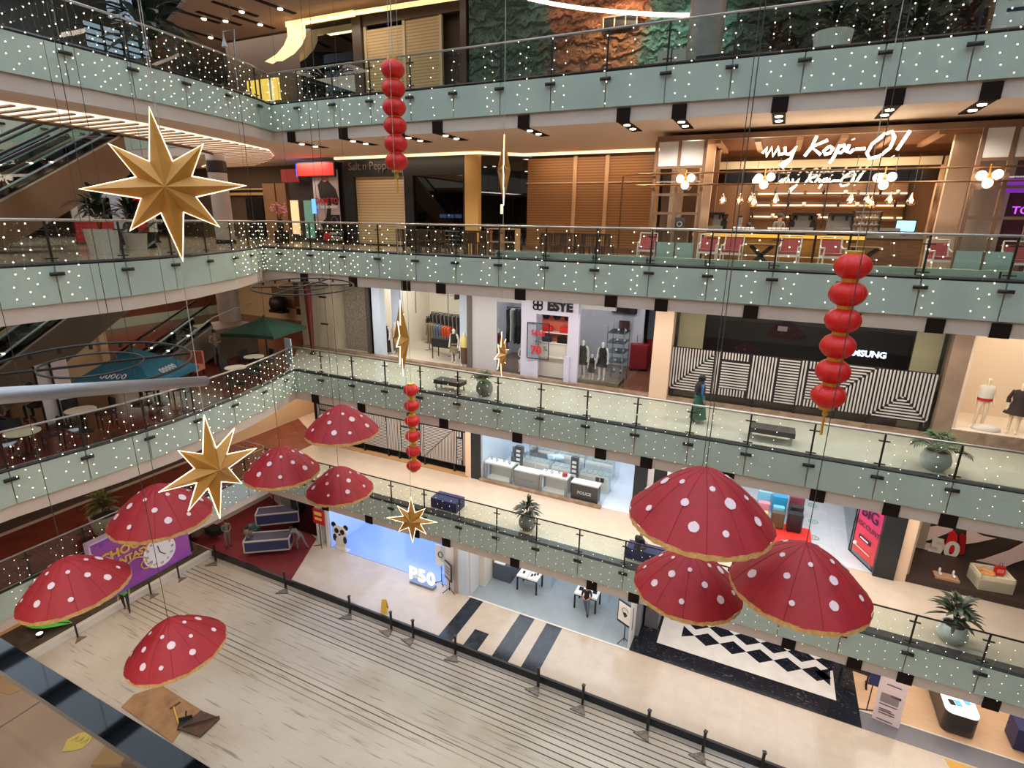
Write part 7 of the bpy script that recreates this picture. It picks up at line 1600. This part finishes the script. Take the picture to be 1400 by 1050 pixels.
struct('window_12', MB().face([(a, Y4, F4), (b, Y4, F4), (b, Y4, 10.3), (a, Y4, 10.3)]), glass('dark_glass', (70, 72, 80)))
t = thing('pale_hoarding', 'pale board hoarding inside the dark glass shop on the fourth floor', 'board', ((a+b)/2 - .2, Y4 + .35, F4)); MB().box(-1.5, 1.5, 0, .08, 0, 1.9).build('panel', nmat('hoarding_pale', (176, 170, 130), (160, 156, 118), 1, .6), t); MB().box(-1.5, -.3, 0, .08, 1.9, 2.6).build('tall_panel', mat('hoarding_grey', (150, 142, 122), .6), t)
curve = [gy(px, py, 22.9) for px, py in ((362, 84), (378, 74), (388, 62), (393, 50), (392, 34))]
cm = MB()
for q, r in zip(curve, curve[1:]): cm.add([q, r, r + Vector((.9, .3, 0)), q + Vector((.9, .3, 0)), q + Vector((0, .5, 0)), r + Vector((0, .5, 0))], [(0, 1, 2, 3), (0, 4, 5, 1)])
struct('trim_9', cm, glow('cornice_warm', (255, 226, 170), .75))
lt = MB(); q0, q1, q2 = gy(392, 34, 22.9), gy(484, 18, 22.9), gy(640, -6, 22.9); lt.bar(q0, q1, .16, .22).bar(q1, q2, .12, .16); struct('trim_9', lt, glow('cornice_line', (255, 222, 150), .9))
t = thing('lit_shop_display', 'yellow lit shop display at the left corner of the fourth floor', 'display', gy(364, 122, 23.6)); MB().box(-1.4, .9, 0, .1, -.55, .5).build('lit_panel', glow('display_yellow', (226, 186, 84), .7), t)  # glowing panel stands in for a yellow lit shop
for k in range(3): MB().box(-1.2 + k*.75, -1.12 + k*.75, -.05, 0, -.55, .5).build('bar', M_dark, t)
# ceiling slots and spots of the fourth floor ceiling
s0 = None
for i, (px, py) in enumerate(((270, 22), (300, 25), (280, 48), (322, 12), (348, 30), (375, 8), (330, 68), (345, 86))):
    p = gz(px, py, CE4); lab = '%s black slot lamp on the brown fourth floor ceiling, top left' % ORD[i]
    if s0 is None: s0 = thing('ceiling_slot_lamp', lab, 'lamp', (p.x, p.y, CE4), -.15, 'slot lamps on the brown ceiling'); MB().box(-.13, .13, -1.1, 1.1, -.03, -.002).build('slot', M_slot, s0); MB().lathe([(0, -.07), (.11, -.07), (.12, -.03)], (0, .3, 0), 10).build('spot_lamp', M_spot, s0)
    else: dup(s0, lab, (p.x, p.y, CE4))
light('shop_light', 'AREA', (gX(450, 22, 50), 22.6, 10.3), 90, (1, .82, .56), (5, .6), rot=(0, 0, 0)); light('mural_light', 'SPOT', (-6.3, 21.4, 9.5), 300, (1, .8, .55), rot=(.5, 0, 0), angle=2.0, soft=.2); light('mural_light', 'SPOT', (-3.6, 21.0, 9.2), 140, (.85, 1, .95), rot=(.6, 0, 0), angle=1.8, soft=.2)
light('shop_light', 'AREA', (-27, 24, CE4 - .1), 260, (1, .82, .66), (8, 4))
# ================================================================== left wing
railing('far glass railing of the fourth floor beyond the escalators, top left', [(-34, 0.4), (-34, 19.5), (-22.3, 19.5)], F4, 0.7)
def escalator(label, xn, w, y0, z0, y1, z1, clad):
    """rises along +Y; xn is the face towards the well"""
    t = thing('escalator', label, 'escalator', (xn, y0, z0)); L = y1 - y0; H = z1 - z0
    def side(x, th): return MB().add([(x, 0, -1.35), (x, L, H - 1.35), (x, L, H), (x, 0, 0), (x - th, 0, -1.35), (x - th, L, H - 1.35), (x - th, L, H), (x - th, 0, 0)], [(0, 1, 2, 3), (7, 6, 5, 4), (0, 4, 5, 1), (1, 5, 6, 2), (2, 6, 7, 3), (3, 7, 4, 0)])
    side(0, .08).build('side_cladding', clad, t); side(-w, .08).build('side_cladding', clad, t)
    MB().add([(0, 0, -1.33), (-w, 0, -1.33), (-w, L, H - 1.33), (0, L, H - 1.33)], [(0, 1, 2, 3)]).build('underside', clad, t)
    for x in (-.04, -w - .04):
        MB().bar((x, 0, .02), (x, L, H + .02), .12, .05).build('steel_edge', M_steel, t)
        MB().bar((x - .1 if x > -.5 else x + .1, 0, .12), (x - .1 if x > -.5 else x + .1, L, H + .12), .1, .2).build('skirt', M_blackgloss, t)
        MB().bar((x - .12 if x > -.5 else x + .12, 0, .28), (x - .12 if x > -.5 else x + .12, L, H + .28), .09, .04).build('deck_strip', mat('blue_grey_deck', (150, 178, 192), .25, .3), t)
        g = x - .12 if x > -.5 else x + .12
        MB().face([(g, 0, .3), (g, L, H + .3), (g, L, H + .95), (g, 0, .95)]).build('balustrade_glass', M_glass, t)
        MB().sh().tube([(g, -.3, .9), (g, L + .2, H + 1.05)], .05, 8).build('handrail', M_black, t)
        for k in range(2): MB().lathe([(0, 0), (.04, 0), (.04, .03), (0, .03)], (g + .06, L*(.35 + .3*k), H*(.35 + .3*k) + .3), 8).build('skirt_lamp', M_spot, t)
    sm = MB(); n = int(L / .4)
    for i in range(n): MB(); sm.box(-w + .2, -.2, i*.4, i*.4 + .4, i*H/n - .3, i*H/n)
    o = sm.build('step', M_darkstrip, t); o['kind'] = 'stuff'
    return t
M_clad = nmat('bronze_cladding', (128, 98, 74), (112, 84, 62), .9, .28, (1, .3, 1)); M_clad2 = nmat('taupe_cladding', (122, 106, 92), (110, 96, 82), .6, .5)
escalator('escalator with bronze side rising to the fourth floor at the upper left', -22.3, 1.5, 6.6, -.12, 13.6, 4.08, M_clad)
escalator('second escalator behind the bronze one at the upper left', -25.6, 1.5, 6.6, -.12, 13.6, 4.08, M_clad)
escalator('escalator with taupe underside rising from the second floor cafe at the left', -22.3, 1.5, 5.6, -5.35, 14.2, 0.0, M_clad2)
escalator('short escalator by the standing person beyond the teal parasol', -23.6, 1.4, 13.6, -5.35, 17.0, -3.7, M_clad2)
t = thing('landing', 'raised landing with a curved pale rail beyond the short escalator', 'platform', (-24.4, 18.2, F2)); MB().box(-1.2, .8, -1.1, 1.2, 0, 1.5).build('block', M_clad2, t); MB().sh().tube([(.8, -2.6, 1.3), (.85, -1.2, 2.1), (.9, 0, 2.4), (.7, 1.2, 2.5)], .03, 6).build('rail', M_cablew, t)
# columns
for nm, loc, r, h, lab in (('column', (-24.5, 19, 0), .42, 4.17, 'round pale column at the left of the third floor, behind the big star'), ('column', (-25.2, 19.2, F2), .52, 4.03, 'round steel column on the second floor, left of the green parasol')):
    t = thing(nm, lab, 'column', loc); MB().sh().lathe([(r, 0), (r, h)], n=26).build('shaft', nmat('column_grey', (170, 156, 148), (156, 144, 136), 1.5, .35), t); MB().lathe([(r + .03, 0), (r + .03, .2), (r, .2)], n=26).build('base', M_dark, t); MB().lathe([(r, h*.78), (r + .02, h*.79), (r + .02, h*.9), (r, h*.91)], n=26).build('collar', M_dark if loc[2] == 0 else M_steel, t)
# plants in the third floor gallery
plant('dracaena in a pale tapered tub behind the third floor railing at the left', (-20.1, 11.0, 0), mat('tub_pale', (196, 184, 172), .5), .5, .8, 'tub', 1.5, M_leafd, seed=41)
plant('second dracaena near the red and white boards left of the big star', (-22.0, 13.2, 0), mat('tub_pale', (196, 184, 172)), .4, .6, 'tub', 1.5, M_leafd, seed=42)
for px, py, w, h, m_, lab in ((124, 283, 1.6, 1.5, M_offwhite, 'white board with a red foot left of the dracaena'), (150, 272, 1.0, 1.7, mat('board_blue_white', (176, 180, 196), .5), 'pale blue board behind the dracaena'), (190, 276, .5, 2.2, M_red, 'narrow red banner left of the big star'), (202, 278, .5, 2.2, M_offwhite, 'narrow white banner beside the red one')):
    p = gx(px, py, -27.5); t = thing('promo_board', lab, 'sign', (p.x, p.y, 0), PI/2); MB().box(-w/2, w/2, -.04, .04, .5, .5 + h).build('board', m_, t); MB().box(-w/2, w/2, -.05, .05, .1, .5 + (.5 if 'foot' in lab else .0)).build('lower_panel', M_red if 'foot' in lab else M_dark, t); MB().box(-w/2, w/2, -.15, .15, 0, .1).build('foot', M_dark, t)
MBx = MB(); MBx.box(-46, -32.5, 19.5, 19.6, 0, 4.1); struct('wall_back', MBx, nmat('dusky_shopfront', (70, 56, 46), (90, 72, 58), .6, .5))
fx = MB()
for px0, px1, z0, z1 in ((302, 361, 2.55, 2.7), (302, 361, 2.85, 2.95)): fx.box(gX(px0, 24.8), gX(px1, 24.8), 24.75, 24.95, z0, z1)
struct('trim_9', fx, mat('cream_lintel', (206, 176, 124), .5)); struct('trim_9', MB().box(gX(335, 24.8), gX(358, 24.8), 24.8, 24.95, 0, 2.4), M_dark)
# fourth floor, left gallery
plant('large dark leafed plant behind the fourth floor railing under the skylight', (-19.6, 13.3, F4), mat('pot_dark', (60, 48, 44)), .45, .6, 'tub', 2.4, M_leafd, seed=44)
p = gx(323, 98, -20.2); t = thing('hook_post', 'pale bent metal post with a hanging pendant behind the fourth floor railing', 'lamp post', (p.x, p.y, F4)); q = [gx(a, b, -20.2) - Vector((p.x, p.y, F4)) for a, b in ((323, 98), (320, 40), (305, 43), (306, 52))]
MB().tube([(0, 0, 0)] + q, .02, 6).build('post', M_cablew, t); MB().lathe([(.03, .1), (.03, 0), (.12, -.3), (0, -.3)], tuple(q[3]), 10).build('pendant', M_cablew, t)
struct('wall_left', MB().box(-35.9, -35.7, 24.95, 32, F4, 9.9), mat('brown_reveal', (70, 54, 46), .7))
# far left of the second floor
struct('wall_back', MB().box(-44, -24.6, 27.1, 27.3, F2, F3 - SLAB), mat('apricot_wall', (204, 176, 138), .7))
a, b = gX(372, 27, 405), gX(402, 27, 405); z0, z1 = gy(385, 420, 27).z, gy(385, 392, 27).z
struct('window_13', MB().box(a, b, 27.0, 27.1, z0, z1), mat('niche_brown', (120, 98, 66), .6))
t = thing('counter_stool', 'dark drum shaped machine in the window niche above the green parasol', 'machine', ((a + b)/2 + .4, 26.2, z0)); MB().sh().lathe([(0, 0), (.5, 0), (.6, .4), (.5, .8), (0, .9)], n=16).build('drum', M_dark, t); MB().box(-.6, .6, -.3, .3, -.2, 0).build('stand', M_black, t)
t = thing('wall_cabinet', 'dark red cabinet beside the drum machine above the green parasol', 'cabinet', (gX(414, 26.8, 405), 26.9, z0)); MB().box(-.7, .7, -.2, .2, .2, 1.9).build('body', nmat('cab_red', (110, 44, 34), (60, 30, 26), 3, .5), t); MB().box(-.5, .5, -.3, .2, -.3, .1).build('drawer', M_dark, t)
XL = -36
zA, zB, zC = gx(200, 430, XL).z, gx(200, 453, XL).z, gx(200, 465, XL).z
for nm, z0, z1, m_ in (('wall_left', zA, F3 - SLAB, mat('rust_wall', (104, 56, 40))), ('trim_9', zB, zA, M_teal), ('trim_9', zC, zB, mat('tan_band', (186, 152, 112), .6)), ('wall_left', F2, zC, mat('umber_counter', (104, 76, 50), .6))):
    struct(nm, MB().box(XL - .1, XL + (.1 if nm == 'trim_9' else 0), 2, 27, z0, z1), m_)
struct('wall_left', MB().box(-26.3, -26.1, 7.6, 13.3, F2, -2.3), mat('cream_partition', (206, 178, 140), .6)); struct('trim_9', MB().box(-26.2, -25.95, 13.3, 13.6, F2, -2.2), mat('cream_post', (216, 190, 154), .6))
t = thing('curved_pillar', 'glossy maroon curved pillar at the second floor corner', 'pillar', (gz(428, 484, F2).x, gz(428, 484, F2).y, F2)); MB().sh().lathe([(.07, 0), (.12, 1), (.16, 2.5), (.18, 4.02)], n=22).build('shaft', mat('maroon_gloss', (84, 32, 30), .12), t); MB().lathe([(.14, 0), (.14, .08), (.07, .08)], n=22).build('base', M_dark, t)
t = thing('rail_banner', 'pale blue grey panel fixed behind the second floor railing at the corner', 'panel', (-20.3, 18.2, F2)); MB().box(-.05, .35, -.03, .03, .05, 1.25).build('panel', mat('panel_blue_grey', (176, 190, 196), .4), t); MB().box(-.05, .35, -.1, .1, 0, .05).build('foot', M_steel, t)
def parasol(label, apex, half, rise, m_, rot, text_=False):
    t = thing('cafe_parasol', label, 'parasol', (apex.x, apex.y, F2), rot); h = apex.z - F2
    mb = MB(); c = Vector((0, 0, h)); rim = []
    for i in range(8):
        a = PI/4*i; r = half*(1.414 if i % 2 else 1.0); rim.append(Vector((r*math.cos(a), r*math.sin(a), h - rise - (.0 if i % 2 else -.04))))
    for i in range(8): MB(); mb.add([c, rim[i], rim[(i+1) % 8], (rim[i]*.97 + c*.03) - Vector((0, 0, .05)), (rim[(i+1) % 8]*.97 + c*.03) - Vector((0, 0, .05)), c - Vector((0, 0, .06))], [(0, 1, 2), (5, 4, 3), (1, 3, 4, 2)])
    mb.build('canopy', m_, t)
    v = MB()
    for i in range(8): p0, p1 = rim[i], rim[(i+1) % 8]; v.add([p0, p1, p1 - Vector((0, 0, .16)), p0 - Vector((0, 0, .16))], [(0, 1, 2, 3)])
    v.build('valance', m_, t); MB().tube([(0, 0, .1), (0, 0, h + .08)], .035, 8).build('pole', M_dark, t); MB().lathe([(0, 0), (.35, 0), (.35, .06), (.06, .12), (0, .12)], n=16).build('base', M_dark, t)
    rb = MB()
    for i in range(8): MB().bar(c - Vector((0, 0, .08)), rim[i] - Vector((0, 0, .06)), .025, .025).build('rib', M_dark, t)
    if text_:
        for ang in (0, -PI/2):
            d = Vector((math.cos(ang), math.sin(ang), 0)); s = Vector((-d.y, d.x, 0)); sl = (d*half - Vector((0, 0, rise))).normalized(); mid = c + (d*half - Vector((0, 0, rise)))*.8 + Vector((0, 0, .03))
            for k in range(5):
                q = mid + s*(-.36 + .18*k); MB().tube([q + s*.06*math.cos(j*PI/5) + sl*.1*math.sin(j*PI/5) + Vector((0, 0, .02)) for j in range(10)], .018, 4, True).build('white_letter', M_white, t)
    return t
parasol('teal cafe parasol with white lettering on the second floor at the left', gx(180, 475, -20.4), 1.45, 1.0, nmat('canvas_teal', (28, 104, 128), (22, 92, 116), 2, .7), .45, True)
parasol('dark green cafe parasol at the second floor corner', gx(360, 433, -21.6), 1.35, .62, nmat('canvas_green', (24, 66, 50), (20, 56, 42), 2, .7), .25)
def cafe_chair(t):
    for a in (-.2, .2):
        for b in (-.2, .2): MB().bar((a, b, 0), (a, b + (.04 if b > 0 else 0), .9 if b > 0 else .45), .035, .035).build('leg', M_black, t)
    MB().box(-.22, .22, -.22, .22, .43, .47).build('seat', M_cblack, t); MB().slabface([(-.21, .22, .5), (.21, .22, .5), (.21, .26, .92), (-.21, .26, .92)], .03).build('backrest', M_cblack, t)
T0 = C0 = None
for i, (px, py, lab) in enumerate(((347, 487, 'under the green parasol'), (322, 502, 'nearer the railing by the standing person'), (214, 527, 'right of the teal parasol'), (110, 560, 'behind the white boards'), (30, 590, 'before the sitting person in black'))):
    p = gz(px, py, F2 + .74); p.z = F2
    l = 'round pale topped cafe table %s' % lab
    if T0 is None: T0 = thing('cafe_table', l, 'table', p, 0, 'cafe tables on the second floor'); MB().cyl((0, 0, 0), .42, .71, .74, 22).build('table_top', mat('table_cream', (216, 202, 180), .4), T0); MB().tube([(0, 0, .03), (0, 0, .71)], .035, 8).build('pedestal', M_black, T0); MB().lathe([(0, 0), (.26, 0), (.26, .03), (0, .05)], n=16).build('foot', M_black, T0)
    else: dup(T0, l, p)
    for j, (dx, dy) in enumerate(((-.62, .1), (.1, .62))):
        l2 = 'black cafe chair %s table %s' % ('left of the' if j == 0 else 'beyond the', lab); rz = math.atan2(-dx, dy) ; pp = (p.x + dx, p.y + dy, F2)
        if C0 is None: C0 = thing('cafe_chair', l2, 'chair', pp, rz, 'black cafe chairs'); cafe_chair(C0)
        else: dup(C0, l2, pp, rz)
for i, px in enumerate((74, 96)):
    p = gx(px, 570, -20.3); t = thing('menu_board', 'white upright menu board behind the second floor railing, %s of two' % ('left' if i == 0 else 'right'), 'sign', (p.x, p.y, F2), PI/2 + .3, 'white menu boards'); MB().box(-.27, .27, -.02, .02, .2, 2.15).build('board', mat('menu_white', (206, 198, 198), .5), t); MB().box(-.3, -.27, -.03, .03, 0, 2.15).build('post', M_black, t); MB().box(-.3, .27, -.2, .2, 0, .03).build('foot', M_black, t)
t = thing('red_chair', 'salmon armchair next to the cafe table by the railing', 'chair', (-22.4, 14.9, F2), .4); MB().box(-.35, .35, -.35, .35, .2, .45).build('seat', mat('salmon', (190, 112, 88), .7), t); MB().box(-.35, .35, .25, .38, .45, 1.0).build('backrest', mat('salmon', (190, 112, 88)), t)
for a in (-.3, .3):
    for b in (-.3, .3): MB().bar((a, b, 0), (a, b, .2), .05, .05).build('leg', M_dark, t)
t = thing('tea_trolley', 'dark cabinet with black panels behind the cafe tables at the left', 'cabinet', (-25.2, 8.0, F2)); MB().box(-.7, .7, -1.2, 1.2, .05, 1.1).build('body', M_dark, t); MB().box(-.72, .72, -1.22, 1.22, 1.1, 1.14).build('top', M_black, t)
# first floor, left gallery
struct('wall_left', MB().box(-26.2, -25.95, 17.8, 26, F1, C1), mat('apricot_wall', (206, 168, 120))); struct('wall_left', MB().box(-26.4, -26.2, 0.3, 17.8, F1, C1), mat('dark_brown_wall', (66, 48, 40), .6))
struct('wall_back', MB().box(-26, -22.4, 25.6, 25.8, F1, C1), nmat('coral_mural', (214, 150, 110), (206, 96, 70), .9, .6, dist=2))
plant('bushy yellow green plant in a round pale tub behind the left first floor railing', (-22.75, 10.6, F1), mat('tub_stone', (190, 176, 156), .6), .55, .75, 'tub', 1.1, nmat('olive_leaf', (110, 112, 48), (84, 92, 40), 5, .6), seed=51)
t = thing('metal_rack', 'pale metal luggage rail on the red floor behind the left middle toadstool', 'rail', (-23.0, 17.8, F1)); 
for k in range(2): MB().sh().tube([(-.6, -.5 + k*.6, 0), (-.6, -.5 + k*.6, 1.0), (.7, -.5 + k*.6, 1.0), (.7, -.5 + k*.6, 0)], .03, 6).build('hoop', M_cablew, t)
# purple banner box hung on the first floor parapet
XB = -21.3
bx = thing('banner_box', 'purple box banner with gold words and a white clock on the left parapet', 'banner', (XB, 9.2, -12.88)); H_ = 2.5; L_ = 3.62
M_pur = nmat('banner_purple', (150, 74, 160), (136, 60, 148), .8, .5)
MB().box(-.28, 0, 0, L_, 0, H_).build('box', M_pur, bx); MB().box(-.3, .015, -.03, .03, 0, H_).box(-.3, .015, -.02, L_ + .02, H_ - .03, H_ + .03).build('white_edge', mat('banner_edge', (206, 190, 220), .5), bx)
dr = MB(); 
for k in range(16): y = .12 + k*L_/16; h = .12 + .16*abs(math.sin(k*1.7)); MB(); dr.box(.002, .012, y, y + .14, H_ - h, H_)
for k in range(16): y = .1 + k*L_/16; h = .06 + .08*abs(math.sin(k*2.1)); dr.box(.002, .012, y, y + .16, 0, h)
dr.build('icing_drip', mat('banner_violet', (120, 64, 170), .5), bx)
RX = (PI/2, 0, PI/2); M_gt = mat('gold_letter', (216, 168, 84), .4)
text('lettering', 'CHOCO', .48, (.03, 1.15, 1.72), RX, M_gt, bx, .015, bold=.02); text('lettering', 'FANTASY', .36, (.03, 1.2, 1.3), RX, M_gt, bx, .015, bold=.015)
sw = MB().sh(); sw.tube([(.03, .9 + .9*u + .0, .9 + .25*math.sin(u*3)) for u in [k/8 for k in range(9)]], .03, 5).tube([(.03, 1.75 + (.05 + .03*k)*math.cos(k*.7), .72 + (.05 + .03*k)*math.sin(k*.7)) for k in range(9)], .03, 5); sw.build('gold_scroll', M_gt, bx)
cc = gx(218, 754, XB) - Vector((XB, 9.2, -12.88)); ck = MB(); ck.slabface([(.03, cc.y + .66*math.cos(2*PI*k/36), cc.z + .66*math.sin(2*PI*k/36)) for k in range(36)], .02); cf = ck.build('clock_face', mat('clock_white', (226, 220, 226), .5), bx)
for k, s_ in enumerate(('XII', 'I', 'II', 'III', 'IV', 'V', 'VI', 'VII', 'VIII', 'IX', 'X', 'XI')):
    a = PI/2 - k*PI/6; text('numeral', s_, .16, (.035, cc.y + .52*math.cos(a), cc.z + .52*math.sin(a)), RX, M_black, cf, .003)
MB().bar((.04, cc.y, cc.z), (.04, cc.y + .2, cc.z - .22), .02, .03).bar((.04, cc.y, cc.z), (.04, cc.y - .05, cc.z + .3), .02, .03).build('clock_hand', M_black, cf)
light('shop_light', 'AREA', (-30, 20, C2 - .05), 220, (1, .82, .6), (10, 8)); light('shop_light', 'AREA', (-24.5, 22, C1 - .05), 150, (1, .84, .66), (2.5, 5)); light('shop_light', 'AREA', (-30, 20, C3 - .1), 160, (1, .8, .6), (12, 6))
light('shop_light', 'AREA', (-29, 12, G0 + 4), 60, (1, .84, .66), (4, 6))
